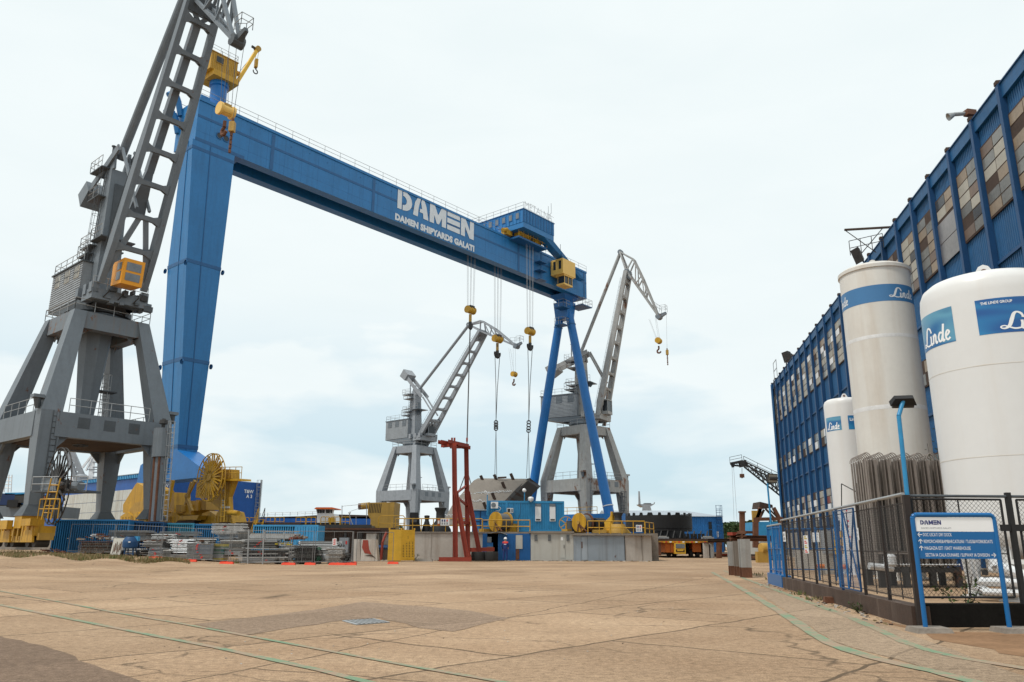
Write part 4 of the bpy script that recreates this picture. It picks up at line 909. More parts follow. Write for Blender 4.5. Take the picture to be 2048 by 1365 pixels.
tag(rc.build('dock_wall'), 'dark shadowed dock wall with pipes below the rusty edge beam', 'dock wall')
cw_ = MB('concrete_wall'); fbox(cw_, 815, 965, 66.05, .5, 0, 2.12, 'concrete_wall'); fbox(cw_, 786, 1062, 65.95, .7, 2.125, 2.26, 'concrete_old')
for px in (862, 905): fbox(cw_, px, px + .5, 66.03, .05, .02, 2.1, 'concrete_old')
tag(cw_.build('concrete_wall'), 'stained whitish concrete quay wall behind the red steel frame', 'concrete wall')
# booth in the quay front
bt = thing('guard_booth', 'blue corrugated metal booth with a curved canopy behind the worker', 'booth', AT(1013, 65.9, 0))
b_ = MB('blue_booth')
def cor(mb, px0, px1, Y, z0, z1, n, m, d=.05): 
    x0, x1 = X_(px0, Y), X_(px1, Y); mb.corr((x0, Y, z0), (x1 - x0, 0, 0), (0, 0, z1 - z0), n, d, (0, -1, 0), m)
cor(b_, 965, 974, 65.95, 0, 2.12, 5, 'blue_booth'); cor(b_, 996, 1031, 65.95, 0, 2.12, 12, 'blue_booth'); cor(b_, 1046, 1061, 65.95, 0, 2.12, 8, 'blue_booth'); cor(b_, 1031, 1046, 65.97, 0, 2.12, 8, 'blue_booth')
fbox(b_, 965, 996, 66.6, .1, 0, 2.1, 'black'); b_.build('wall', bt)  # black back sheet: inner shade of the open doorway put into colour
d_ = MB('rust_dark'); fbox(d_, 973.5, 986, 65.93, .06, 0, 1.1, 'concrete_old'); fbox(d_, 973.5, 986, 65.93, .06, 1.1, 1.4, 'blue_booth'); d_.build('door', bt)
d_ = MB('window_grey'); fbox(d_, 974.5, 983, 65.9, .06, 1.42, 1.85, 'window_grey'); d_.build('window', bt)
cn = MB('concrete_wall'); a0 = AT(984, 65.2, 2.0); a1 = AT(1014, 65.2, 2.0); mid = (a0 + a1) / 2 + V((-.2, 0, .2))
arcp = [a0 + (a1 - a0) * (i / 8) + V((0, 0, .22 * math.sin(math.pi * min(1, .25 + i / 8 * .75)))) for i in range(9)]
for p, q_ in zip(arcp, arcp[1:]): cn.hexa([p, q_, q_ + V((0, .75, 0)), p + V((0, .75, 0)), p + V((0, 0, .03)), q_ + V((0, 0, .03)), q_ + V((0, .75, .03)), p + V((0, .75, .03))], 'shed_white')
cn.build('canopy', bt)
wb_ = MB('shed_white'); fbox(wb_, 1031.5, 1045, 65.86, .05, .93, 2.0, 'shed_white'); wb_.build('board', bt); wb_ = MB('rust'); fbox(wb_, 1031.5, 1038.5, 65.88, .05, .1, .9, 'rust'); wb_.build('board', bt)
# grey-white shed
sh_ = thing('store_room', 'grey white flat store room front with barred vents and a plain door under the blue cabin', 'store room', AT(1104, 66, 0))
s_ = MB('shed_white'); fbox(s_, 1061.5, 1147, 65.9, .5, 0, 2.16, 'shed_white'); fbox(s_, 1058, 1148, 65.75, .8, 2.165, 2.32, 'concrete_old'); s_.build('wall', sh_)
s_ = MB('shed_white'); fbox(s_, 1120, 1130, 65.86, .05, .25, 1.95, 'shed_white'); fbox(s_, 1127.5, 1128.5, 65.83, .04, 1.0, 1.25, 'dark_steel'); fbox(s_, 1122, 1126, 65.84, .03, 1.6, 1.85, 'white'); s_.build('door', sh_)
s_ = MB('concrete'); fbox(s_, 1117, 1146, 65.5, .4, 0, .12, 'concrete'); s_.build('step', sh_)
for px, w in ((1069, 6), (1096, 6), (1133, 6)):
    s_ = MB('window_dark'); fbox(s_, px, px + w, 65.87, .05, 1.55, 2.05, 'window_dark')
    for i in range(4): fbox(s_, px + .4 + 1.6 * i, px + .9 + 1.6 * i, 65.84, .03, 1.55, 2.05, 'galv')
    s_.build('vent', sh_)
cs = thing('corrugated_shed', 'pale blue corrugated sheet shed front with rusty patch and narrow door', 'shed', AT(1198, 66, 0))
s_ = MB('shed_blue'); cor(s_, 1147, 1163, 65.95, 0, 2.0, 8, 'shed_blue', .02); cor(s_, 1176, 1249, 65.95, 0, 2.0, 40, 'shed_blue', .025); fbox(s_, 1163, 1176, 66.0, .1, 0, 2.0, 'shed_blue'); fbox(s_, 1144, 1306, 65.7, .9, 2.005, 2.12, 'concrete_old'); s_.build('wall', cs)
s_ = MB('shed_blue'); fbox(s_, 1163.5, 1175, 65.93, .05, .08, 1.9, 'shed_blue'); fbox(s_, 1162.8, 1165, 65.91, .03, 1.0, 1.5, 'rust'); s_.build('door', cs)
w_ = MB('concrete_wall'); x0 = X_(1249.5, 66); x1 = X_(1304, 66); w_.hexa([V((x0, 65.9, 0)), V((x1, 66.2, 0)), V((x1, 66.8, 0)), V((x0, 66.6, 0)), V((x0, 65.9, 2.0)), V((x1, 66.2, 2.0)), V((x1, 66.8, 2.0)), V((x0, 66.6, 2.0))]); fbox(w_, 1249.4, 1250.4, 65.86, .08, 0, 2.0, 'dark_steel')
xa = X_(1284, 66); w_.box((xa, 66.06, 1), (.03, .06, 2.0), 'concrete_old'); w_.bb((x1 - .2, 66.8, 0), (x1, 72, 2.0), 'concrete_wall')
tag(w_.build('concrete_wall'), 'clean pale concrete end wall at the right end of the quay front', 'concrete wall')
# guard rails
def guard(pxa, pxb, Y, z, h, label, n=None, hoop=False, Yb=None):
    a = AT(pxa, Y, z); b = AT(pxb, Yb or Y, z); mb = MB('yellow'); k = n or max(1, round((b - a).length / 1.25))
    if not hoop: mb.rail([a, b], h, 'yellow', .04, (b - a).length / k)
    else:
        d = (b - a) / k
        for i in range(k):
            p = a + d * (i + .04); q = a + d * (i + .96); U = V((0, 0, 1)); mb.path([p, p + U * h * .85, p + U * h + d * .08, q + U * h - d * .08, q + U * h * .85, q], .035, 'yellow', 6); mb.tube(p + U * h * .5, q + U * h * .5, .025, 'yellow', 5); m_ = (p + q) / 2; mb.tube(m_, m_ + U * h, .025, 'yellow', 5)
    return tag(mb.build('guard_rail'), label, 'guard rail', 'yellow guard rails on the dock deck')
guard(468, 512, 70, DL, .7, 'yellow hooped guard rail just right of the yellow gantry bogie', 3, True)
guard(530, 568, 70, DL, .75, 'yellow hooped guard rail above the light blue container', 2, True)
guard(590, 632, 70, DL, .75, 'yellow hooped guard rail left of the white wheelhouse', 2, True)
guard(640, 700, 69, DL, .75, 'yellow hooped guard rail in front of the white wheelhouse', 3, True)
guard(754, 812, 66.9, DZ + .1, 1.25, 'yellow rounded guard rail wrapped around the striped block', 1, True)
guard(790, 842, 66.5, DZ, 1.1, 'yellow guard rail in front of the black tapered bollard', 3)
guard(842, 964, 66.4, DZ, 1.1, 'long yellow guard rail passing behind the red steel frame', 5)
guard(965, 1060, 66.3, DZ, 1.0, 'yellow guard rail in front of the large cable drum by the blue cabin', 4)
guard(1176, 1290, 66.3, DZ - .1, 1.05, 'yellow guard rail in front of the cable drum above the corrugated shed', 5)
guard(1291, 1308, 67.2, DZ - .1, 1.0, 'short yellow guard rail at the right end of the quay', 2, Yb=70)
# notice boards on rails
def notice(pxa, pxb, Y, z0, z1, label, red=True):
    mb = MB('white'); fbox(mb, pxa, pxb, Y, .03, z0, z1, 'white'); w = pxb - pxa
    for i in range(3):
        for j in range(2): fbox(mb, pxa + w * (.12 + .27 * i), pxa + w * (.26 + .27 * i), Y - .012, .01, z0 + (z1 - z0) * (.15 + .42 * j), z0 + (z1 - z0) * (.45 + .42 * j), 'letter_red' if (red and i == 2 and j) else 'letter_navy' if j else 'letter_grey')
    return tag(mb.build('notice_board'), label, 'notice board')
notice(881, 899, 66.3, 2.75, 3.3, 'white safety notice board with pictograms on the yellow rail left of the red frame')
mb = MB('orange'); fbox(mb, 875, 879.5, 66.3, .03, 2.75, 3.3, 'orange'); fbox(mb, 875.6, 879, 66.285, .01, 2.9, 3.15, 'white'); tag(mb.build('notice_board'), 'narrow orange notice board on the yellow rail', 'notice board')
notice(1272, 1284, 66.2, 2.3, 2.85, 'weathered notice board on the yellow rail at the right end of the quay')
# striped block
bl = thing('mooring_block', 'worn yellow steel block with black hazard stripes and a stub tube on the dock deck', 'mooring block', AT(762, 69, DL))
m_ = MB('yellow_old'); P3 = lambda px, z, Y=69: AT(px, Y, z)
m_.prism([P3(740, 2.4), P3(786, 2.4), P3(787, 3.4), P3(789, 4.75), P3(736, 4.7), P3(735, 3.75), P3(741, 3.3)], V((.2, 2.2, 0))); m_.build('body', bl)
m_ = MB('black')
for i in range(8):
    x = 737 + 3.2 * i; m_.prism([P3(x, 3.85, 68.98), P3(x + 1.3, 3.85, 68.98), P3(x + 3.6, 4.62, 68.98), P3(x + 2.3, 4.62, 68.98)], V((0, .015, 0)), 'black')
m_.build('hazard_stripes', bl)
m_ = MB('yellow_old'); m_.tube(P3(723, 4.42, 69.6), P3(740, 4.5, 69.6), .28, 'yellow_old', 14); m_.tube(P3(717, 4.4, 69.6), P3(723, 4.42, 69.6), .27, 'rust', 14); m_.build('stub_tube', bl, smooth=40)
# bollards, capstans
m_ = MB('black'); m_.hexa([P3(818, 2.2), P3(842, 2.2), P3(842, 2.2, 70.5), P3(818, 2.2, 70.5), P3(820, 3.9), P3(837, 3.9), P3(837, 3.9, 70.2), P3(820, 3.9, 70.2)]); m_.tube(P3(822, 3.1, 68.9), P3(834, 3.1, 68.9), .2, 'dark_steel', 10)
tag(m_.build('mooring_bollard'), 'black tapered mooring bollard beside the yellow striped block', 'bollard')
def capstan(px, Y, r, label, h=1.3, base='black'):
    c = AT(px, Y, DZ); root = thing('capstan', label, 'capstan', c, 'capstans on the dock deck')
    m = MB('dark_steel'); m.lathe(c + V((0, 0, .75)), [(r * 1.25, 0), (r * 1.2, .12), (r * .88, .3), (r * .85, h - .35), (r * 1.15, h - .1), (r * 1.2, h - .02), (r * 1.05, h + .03), (0, h + .06)], 'dark_steel', 24); m.build('drum', root, smooth=50)
    m = MB(base); m.lathe(c, [(r * 2.2, 0), (r * 2.1, .3), (r * 1.5, .75), (0, .76)], base, 20); m.build('base', root, smooth=40)
capstan(880, 69.5, .44, 'dark steel capstan with a flared base left of the red frame', 1.35)
capstan(1237, 68, .36, 'dark steel capstan on the yellow winch base above the corrugated shed', .95, 'yellow_old')
capstan(853, 70, .2, 'small grey capstan behind the rail between striped block and large capstan', .7)
def drum(px, Y, R, L, label, m1='yellow', m2='dark_steel', mr='rope'):
    c = AT(px, Y, DZ + R + .1); root = thing('cable_drum', label, 'cable drum', c - V((0, 0, R + .1)), 'cable drums on the dock deck')
    ax = V((.72, .69, 0))
    m = MB(mr); prof = [(R * .35, .1)] + [(R * .82 + (.02 if i % 2 else 0), .1 + (L - .2) * i / 24) for i in range(25)] + [(R * .35, L - .1)]; m.lathe(c, prof, mr, 30, ax); m.build('cable', root)
    for k, t, mm in ((0, 0, m1), (1, L, m2)):
        m = MB(mm); m.lathe(c + ax * t, [(0, -.05), (R, -.05), (R, .05), (0, .05)], mm, 34, ax)
        if k == 0:
            for a in (-.9, -.4, .1): m.bar(c - ax * .09 + V((0, 0, -.1)) , c - ax * .09 + V((-.69 * a, .72 * a, -R * .95)), .1, .06, 'rust', ax)
            m.lathe(c, [(0, -.14), (.16, -.14), (.16, -.05)], 'yellow_old', 12, ax)
        m.build('flange', root)
    m = MB('yellow'); m.obox(c - ax * .25 + V((-.8, .3, -R - .1)), ax * (L + 1.4), V((-.69, .72, 0)) * 1.3 + V((.9, -.9, 0)) * .5, V((0, 0, .35)), 'yellow_old'); m.obox(c + ax * (L + .2) + V((0, 0, -R)), ax * 1.1, V((-.35, .36, 0)), V((0, 0, .7)), 'yellow'); m.build('winch_base', root)
drum(991, 68, .82, 1.25, 'large yellow flanged cable drum wound with grey rope in front of the blue cabin', 'yellow', 'yellow_old')
drum(1158, 67.8, .78, 1.0, 'yellow flanged cable drum with a rusty far flange above the corrugated shed', 'yellow', 'rust')
m_ = MB('black'); ax = V((.72, .69, 0)); c = AT(1188, 68.3, DZ + .7); m_.lathe(c, [(0, 0), (.55, 0)] + [(.55 + .04 * (i % 2), .12 * i) for i in range(1, 11)] + [(0, 1.25)], 'black', 20, ax); m_.box(c + V((.4, 0, -.55)), (1.2, .8, .3), 'yellow_old')
tag(m_.build('winch_barrel'), 'black ribbed winch barrel between the cable drum and the yellow fairlead', 'winch')
m_ = MB('yellow'); q3 = lambda px, z: AT(px, 68.4, z); m_.prism([q3(1205, 2.2), q3(1205, 3.0), q3(1220, 3.6), q3(1222, 4.0), q3(1226, 4.0), q3(1231, 3.6), q3(1231, 2.2)], V((.1, .7, 0)), 'yellow_clean'); m_.prism([q3(1231, 2.2), q3(1231, 3.0), q3(1246, 2.9), q3(1263, 2.2)], V((.1, .5, 0)), 'yellow_clean'); m_.tube(q3(1224, 4.0), q3(1224, 3.2), .14, 'yellow', 10); m_.bar(q3(1203, 2.35), q3(1236, 2.35), .5, .2, 'yellow')
tag(m_.build('fairlead'), 'bright yellow angular steel fairlead on the quay deck beside a capstan', 'fairlead')
m_ = MB('yellow'); 
for i in range(5): 
    a = 2 * math.pi * i / 5; c = AT(1132, 68.6, DZ + .8); m_.bar(c, c + V((math.cos(a), 0, math.sin(a))) * .55, .07, .07, 'yellow')
m_.lathe(c + V((0, -.05, 0)), [(.55, 0), (.6, 0), (.6, .1), (.55, .1), (.55, 0)], 'yellow', 22, (0, 1, 0)); m_.bar(c, c - V((0, 0, .8)), .12, .12, 'yellow'); tag(m_.build('hand_wheel'), 'small yellow spoked hand wheel right of the blue cabin', 'hand wheel')
m_ = MB('dark_steel'); c = AT(1141, 68.6, DZ); m_.lathe(c, [(0, 0), (.3, 0), (.33, .95), (.36, 1.0), (0, 1.05)], 'grey_crane_dark', 16); tag(m_.build('waste_bin'), 'dark grey bin between the blue cabin and the yellow drum', 'bin')
# blue cabin
cb = thing('portable_cabin', 'bright blue corrugated cabin on the quay deck with two white shuttered windows', 'cabin', AT(1052, 70, DZ + .15))
x0 = X_(975.5, 69.8, 3.5); x1 = X_(1128, 70.4, 3.5); z0, z1 = DZ + .15, 4.93
fx = V((x1 - x0, .5, 0)); m_ = MB('blue_cabin'); m_.obox((x0, 69.8, z0), fx, (-.1, 2.4, 0), (0, 0, z1 - z0), 'blue_cabin'); m_.corr(V((x0, 69.78, z0 + .15)), fx, (0, 0, z1 - z0 - .3), 44, .04, (0, -1, 0), 'blue_cabin')
m_.obox((x0, 69.72, z1 - .15), fx, (0, .1, 0), (0, 0, .17), 'blue_cabin'); m_.obox((x0, 69.72, z0), fx, (0, .1, 0), (0, 0, .16), 'blue_cabin')
for f in (0, .238, .985): m_.obox(V((x0, 69.70, z0)) + fx * f, (.12, .01, 0), (0, .1, 0), (0, 0, z1 - z0), 'blue_cabin')
m_.build('body', cb)
for f in (.62, .81):
    p = V((x0, 69.8, 0)) + fx * f; m_ = MB('white'); m_.obox(p + V((0, -.12, z0 + .88)), (.5, .04, 0), (0, .06, 0), (0, 0, 1.25), 'white'); m_.obox(p + V((.06, -.14, z0 + .95)), (.38, .03, 0), (0, .02, 0), (0, 0, .12), 'dark_steel'); wn = m_.build('window', cb)
    m_ = MB('grey_crane'); m_.obox(p + V((0, -.14, z0 + 2.14)), (.5, .04, 0), (0, .1, 0), (0, 0, .22), 'grey_crane'); m_.build('shutter_box', wn)
for px, z, w, h, mm in ((989, 4.55, .62, .55, 1), (1020, 4.1, .55, .4, 0)):
    p = AT(px, 69.4, z); a_ = MB('white'); a_.box(p, (w, .35, h), 'white'); 
    if mm: a_.lathe(p + V((-.08, -.18, 0)), [(.2, 0), (.2, -.02), (0, -.02)], 'grey_crane', 20, (0, 1, 0)); a_.path([p + V((.32, 0, -.1)), p + V((.55, .1, -.25)), p + V((.4, .1, -.5)), p + V((.1, .15, -.45))], .03, 'white', 6)
    else: a_.box(p + V((-.1, -.18, 0)), (.26, .02, .3), 'dark_steel'); a_.box(p + V((.17, -.18, 0)), (.14, .02, .3), 'grey_crane')
    a_.build('air_conditioner', cb)
for px, z, hh, dish in ((974.5, 4.9, .75, 0), (1049, 4.9, .95, 1)):
    m_ = MB('blue_cabin'); p = AT(px, 69.6, z); m_.tube(p - V((0, 0, 1.2 if not dish else .1)), p + V((0, 0, hh - .2)), .045, 'blue_cabin', 8)
    if dish: m_.lathe(p + V((0, -.05, hh)), [(0, .1), (.12, .06), (.18, -.04), (.16, -.12), (0, -.12)], 'white', 14, (.3, -.8, .3)); m_.lathe(p + V((.55, .2, -.05)), [(.05, 0), (.22, .12), (.26, .3), (.2, .42), (0, .46)], 'white', 12, (0, 0, 1))
    else: m_.path([p + V((0, 0, hh - .2)), p + V((-.08, -.05, hh)), p + V((-.22, -.1, hh + .1))], .07, 'white', 8)
    m_.build('lamp', cb)
m_ = MB('dark_steel'); m_.path([AT(1042, 69.6, 4.8), AT(1040, 69.6, 3.8), AT(1034, 69.6, 2.9), AT(1033, 69.6, 2.4)], .015, 'dark_steel', 4); m_.build('cable', cb)
bc = thing('shipping_container', 'dark blue container with a pale roof edge, half hidden behind the red steel frame', 'container', AT(955, 71.5, DZ)); m_ = MB('blue_container'); x0 = X_(944, 71, 3.2); x1 = X_(975, 71, 3.2); m_.bb((x0, 71, DZ), (x1, 73.4, 4.15), 'blue_trim')
for i in range(2):
    for j in range(2): m_.bb((x0 + .12 + .68 * i, 70.94, DZ + .1 + .95 * j), (x0 + .68 + .68 * i, 70.995, DZ + .95 + .95 * j), 'blue_container')
m_.build('body', bc); m_ = MB('roof_pale'); m_.bb((x0 - .1, 70.8, 4.16), (x1, 73.5, 4.24), 'roof_pale'); m_.build('roof', bc)
# =================================================================== HULL SECTION HANGING IN THE DOCK
hs = thing('hull_section', 'grey brown curved ship hull section with dark open ribs hanging above the dock', 'hull section', PT(980, 1045, 120))
YH = 119
o_ = [PT(884, 1052, YH - 5), PT(1012, 1052, YH - 5), PT(1012, 1002, YH - 3), PT(1060, 959, YH), PT(1045, 957, YH + .3), PT(952, 957, YH + .6), PT(918, 990, YH - 1.5), PT(893, 1030, YH - 4)]
m_ = MB('primer'); 
rows = [((884, 1050), (1012, 1050), -5), ((892, 1032), (1012, 1030), -4.2), ((905, 1010), (1012, 1004), -3), ((930, 980), (1034, 981), -1.2), ((948, 961), (1054, 962), 0), ((956, 957), (1058, 958), 1.0)]
gp = []
for (a, b, dy) in rows: gp.append([PT(a[0] + (b[0] - a[0]) * i / 8, a[1] + (b[1] - a[1]) * i / 8, YH + dy) for i in range(9)])
bk = V((.9, 2.6, -.9))
for j in range(5):
    for i in range(8): m_.hexa([gp[j][i], gp[j][i + 1], gp[j + 1][i + 1], gp[j + 1][i], gp[j][i] + bk * .06, gp[j][i + 1] + bk * .06, gp[j + 1][i + 1] + bk * .06, gp[j + 1][i] + bk * .06], 'primer')
m_.build('plating', hs)
m_ = MB('rust_dark'); e0 = [PT(1012, 1004, YH - 3), PT(1034, 981, YH - 1.2), PT(1058, 959, YH + .6), PT(1074, 971, YH + 3), PT(1060, 992, YH + 1.6), PT(1036, 1018, YH - .5)]
for j in range(2, 5):
    for i in range(9): 
        if i % 2 == 0 or i == 8: m_.hexa([gp[j][i] + bk * .07, gp[j][i] + bk * .07 + V((.15, 0, 0)), gp[j + 1][i] + bk * .07 + V((.15, 0, 0)), gp[j + 1][i] + bk * .07, gp[j][i] + bk + V((.8, 0, 0)), gp[j][i] + bk + V((.95, 0, 0)), gp[j + 1][i] + bk + V((.95, 0, 0)), gp[j + 1][i] + bk + V((.8, 0, 0))], 'dark_steel')
m_.prism([p + V((-.2, .6, 0)) for p in e0], V((-.5, .3, 0)), 'dark_steel')
for t in (.15, .38, .62, .85):
    p = e0[0].lerp(e0[2], t); q_ = e0[5].lerp(e0[3], t); m_.bar(p, q_, .5, .12, 'rust_dark', (0, 1, 0))
for p, q_ in zip(e0, e0[1:] + e0[:1]): m_.bar(p, q_, .45, .14, 'dark_steel', (0, 1, 0))
m_.build('frames', hs)
m_ = MB('rust_dark')
for px, py, dy in ((964, 958, .5), (991, 956, .6), (1024, 954, .6), (1007, 971, -.8), (970, 1012, -3.6), (987, 993, -2.4)): p = PT(px, py, YH + dy - .1); m_.bar(p + V((.2, 0, -.45)), p + V((-.2, -.25, .45)), .38, .3, 'rust_dark')
m_.tube(PT(995, 956, YH), PT(1013, 955, YH), .14, 'rust_dark', 6); m_.build('lug', hs)
m_ = MB('letter_white')
for (a, b, dy, n) in (((920, 990), (1024, 981), -1.4, 46), ((912, 1000), (980, 1002), -2.6, 20), ((886, 1031), (975, 1034), -4.5, 34)):
    for i in range(n): 
        t = (i + random.uniform(-.3, .3)) / n; p = PT(a[0] + (b[0] - a[0]) * t, a[1] + (b[1] - a[1]) * t + random.uniform(-2, 2), YH + dy - .25); m_.box(p, (random.uniform(.08, .3), .05, .1), 'letter_white')
m_.build('chalk_marks', hs)
sl_ = [(HK[0], [(934, 885), (934, 940)], [(905, 1018), (957, 1022)], 'black steel chain sling running down behind the red frame'),
       (HK[1], [(992, 845), (992, 858)], [(989.5, 956), (993.5, 956)], 'twin wire sling with ring links under the middle yellow hook'),
       (HK[2], [(1057.5, 845), (1057, 862)], [(1053, 957), (1058.5, 957)], 'twin wire sling with ring links under the rightmost yellow hook')]
for hp_, mids, ends, lab in sl_:
    m_ = MB('dark_steel'); ms = [PT(px, py, YH + .3) for px, py in mids]; dd = (ms[0] - hp_)
    r = .10 if hp_ is HK[0] else .055
    if hp_ is HK[0]: m_.path([hp_, ms[0], ms[1]], r, 'rope', 6)
    else:
        for s_ in (-1, 1): m_.path([hp_ + GU * s_ * .55, hp_.lerp(ms[0], .5) + GU * s_ * .16, ms[0]], r, 'rope', 6)
        for f in (0, .35, .7, 1.0): m_.lathe(ms[0].lerp(ms[1], f), [(.20, -.07), (.34, -.07), (.34, .07), (.20, .07), (.20, -.07)], 'dark_steel', 12, (.2, -1, 0))
    for e_ in ends: m_.tube(ms[1], PT(e_[0], e_[1], YH + .1), r * .8, 'rope', 6)
    tag(m_.build('lifting_sling'), lab, 'lifting sling', 'slings below the gantry hooks')
# =================================================================== RED FRAME, TYRES, WORKER
rf = thing('steel_stand', 'tall rust red steel frame of two braced posts standing before the concrete wall', 'steel frame', AT(925, 61.5, 0))
def hbeam(mb, p, q, w, h, m='red_frame', up=(0, 1, 0)):
    p = V(p); q = V(q); d = (q - p).normalized(); up = V(up); x = d.cross(up).normalized(); y = x.cross(d)
    mb.bar(p, q, w * .15, h * .86, m, y); mb.bar(p + y * h * .44, q + y * h * .44, w, h * .12, m, y); mb.bar(p - y * h * .44, q - y * h * .44, w, h * .12, m, y)
zt_ = lambda py, Y: PT(920, py, Y).z
for (xa, xb, Y, xd0, xd1, nm) in ((908.5, 911, 61, 911.5, 934, 0), (932.5, 936, 64.2, 935.5, 960.5, 1)):
    m_ = MB('red_frame'); hbeam(m_, AT(xb, Y, .25), AT(xa, Y, zt_(893, Y)), .34, .36, up=(1, 0, 0)); m_.build('post', rf)
    m_ = MB('red_frame'); hbeam(m_, AT(xd1, Y - .02, .35), AT(xd0, Y - .02, zt_(984, Y)), .34, .36, up=(1, 0, 0)); m_.build('brace', rf)
m_ = MB('red_frame'); hbeam(m_, AT(878, 61, .18), AT(943, 61, .18), .3, .36); m_.build('base_beam', rf)
m_ = MB('red_frame'); hbeam(m_, AT(940, 64.2, .85), AT(989, 64.2, .9), .3, .2); m_.bar(AT(937, 64.2, .5), AT(937, 64.2, .2), .4, .4); m_.build('base_beam', rf)
m_ = MB('red_frame'); zt2 = zt_(890, 62)
m_.hexa([AT(896, 60.7, zt2), AT(938, 63.6, zt2), AT(938, 64.5, zt2), AT(900, 64.5, zt2), AT(896, 60.7, zt2 + .25), AT(938, 63.6, zt2 + .25), AT(938, 64.5, zt2 + .25), AT(900, 64.5, zt2 + .25)]); hbeam(m_, AT(879, 61, zt2 + .1), AT(938, 64.4, zt2 + .05), .3, .3); hbeam(m_, AT(884, 62, zt2 - .1), AT(915, 61, zt2 - .1), .25, .25)
for px in (904, 909, 934): m_.box(AT(px, 62, zt2 + .4), (.14, .14, .3))
m_.build('top_platform', rf)
m_ = MB('red_frame'); m_.bar(AT(912.5, 61, zt_(987, 61)), AT(933, 64.2, zt_(971, 64)), .16, .12); m_.bar(AT(914, 61, zt_(994, 61)), AT(934, 64.2, zt_(1012, 64)), .16, .12); m_.bar(AT(911, 61, 2.9), AT(938, 64.2, 2.9), .25, .22); m_.build('cross_brace', rf)
for px, lab in ((956.5, 'large black fender tyre lying beside the red frame, left one of the pair'), (982.5, 'large black fender tyre lying in front of the blue booth, right one of the pair')):
    c = AT(px, 61.8, .42); m_ = MB('tyre'); m_.lathe(c - V((0, 0, .36)), [(.30, .06), (.36, 0), (.50, .0), (.53, .08), (.53, .58), (.50, .66), (.36, .66), (.30, .6), (.30, .06)], 'tyre', 32)
    tag(m_.build('tyre_fender', smooth=50), lab, 'tyre', 'fender tyres by the red frame')
def person():
    base = AT(1010.5, 63.6, 0); root = thing('person', 'worker in blue overalls with red shoulders and a white helmet standing by the booth', 'person', base)
    J = {'pel': (0, 0, .95), 'wst': (0, .01, 1.12), 'chs': (0, .0, 1.36), 'nk': (0, -.02, 1.50), 'hd': (0, -.03, 1.60), 'hd2': (0, -.03, 1.70),
         'hl': (-.09, 0, .90), 'kl': (-.11, -.03, .50), 'al': (-.11, .02, .09), 'tl': (-.12, -.13, .04), 'hr': (.09, 0, .90), 'kr': (.13, -.02, .50), 'ar': (.15, .03, .09), 'tr': (.17, -.12, .04),
         'sl': (-.18, 0, 1.42), 'el': (-.24, -.05, 1.15), 'wl': (-.16, -.22, 1.02), 'sr': (.18, 0, 1.42), 'er': (.27, .0, 1.15), 'wr': (.24, -.12, .95)}
    Rr = {'pel': .15, 'wst': .14, 'chs': .17, 'nk': .06, 'hd': .085, 'hd2': .09, 'hl': .10, 'kl': .075, 'al': .055, 'tl': .04, 'hr': .10, 'kr': .075, 'ar': .055, 'tr': .04, 'sl': .075, 'el': .058, 'wl': .04, 'sr': .075, 'er': .058, 'wr': .04}
    E = [('pel', 'wst'), ('wst', 'chs'), ('chs', 'nk'), ('nk', 'hd'), ('hd', 'hd2'), ('pel', 'hl'), ('hl', 'kl'), ('kl', 'al'), ('al', 'tl'), ('pel', 'hr'), ('hr', 'kr'), ('kr', 'ar'), ('ar', 'tr'), ('chs', 'sl'), ('sl', 'el'), ('el', 'wl'), ('chs', 'sr'), ('sr', 'er'), ('er', 'wr')]
    for s_, w in (('l', 'wl'), ('r', 'wr')):
        p = V(J[w]); J['p' + s_] = tuple(p + V((0, -.035, -.05))); Rr['p' + s_] = .036; E.append((w, 'p' + s_))
        for k in range(4): J[f'f{s_}{k}'] = tuple(p + V((-.03 + .02 * k, -.07 - .01 * (k % 2), -.13 + .012 * abs(k - 1)))); Rr[f'f{s_}{k}'] = .009; E.append(('p' + s_, f'f{s_}{k}'))
        J[f't{s_}h'] = tuple(p + V((.045 if s_ == 'l' else -.045, -.05, -.07))); Rr[f't{s_}h'] = .011; E.append(('p' + s_, f't{s_}h'))
    ks = list(J); me = bpy.data.meshes.new('body'); me.from_pydata([J[k] for k in ks], [(ks.index(a), ks.index(b)) for a, b in E], []); ob = bpy.data.objects.new('body', me); COL.objects.link(ob)
    md = ob.modifiers.new('s', 'SKIN'); sub = ob.modifiers.new('u', 'SUBSURF'); sub.levels = 1; sub.render_levels = 1
    for i, k in enumerate(ks): me.skin_vertices[0].data[i].radius = (Rr[k], Rr[k] * (.72 if k in ('pel', 'wst', 'chs') else 1)); me.skin_vertices[0].data[i].use_root = (k == 'pel')
    dg = bpy.context.evaluated_depsgraph_get(); dg.update(); m2 = bpy.data.meshes.new_from_object(ob.evaluated_get(dg)); bpy.data.objects.remove(ob)
    for mm in ('work_blue', 'work_red', 'skin', 'black', 'letter_white'): m2.materials.append(MATS[mm])
    for p in m2.polygons:
        c = p.center; i = 0
        if c.z > 1.38 and c.z < 1.49: i = 1
        if c.z >= 1.49: i = 2
        if c.z < 1.06 and c.y < -.13 and abs(c.x) > .1: i = 2
        if c.z < .10: i = 3
        p.material_index = i; p.use_smooth = True
    o = bpy.data.objects.new('body', m2); COL.objects.link(o); o.parent = root
    h = MB('white'); b_ = base + V((0, -.03, 1.66)); h.lathe(b_, [(.135, .0), (.128, .05), (.10, .12), (.05, .155), (0, .165)], 'white', 20); h.prism([b_ + V((-.1, -.11, 0)), b_ + V((-.06, -.19, -.01)), b_ + V((.06, -.19, -.01)), b_ + V((.1, -.11, 0))], V((0, 0, .015)), 'white'); h.build('helmet', root, smooth=50)
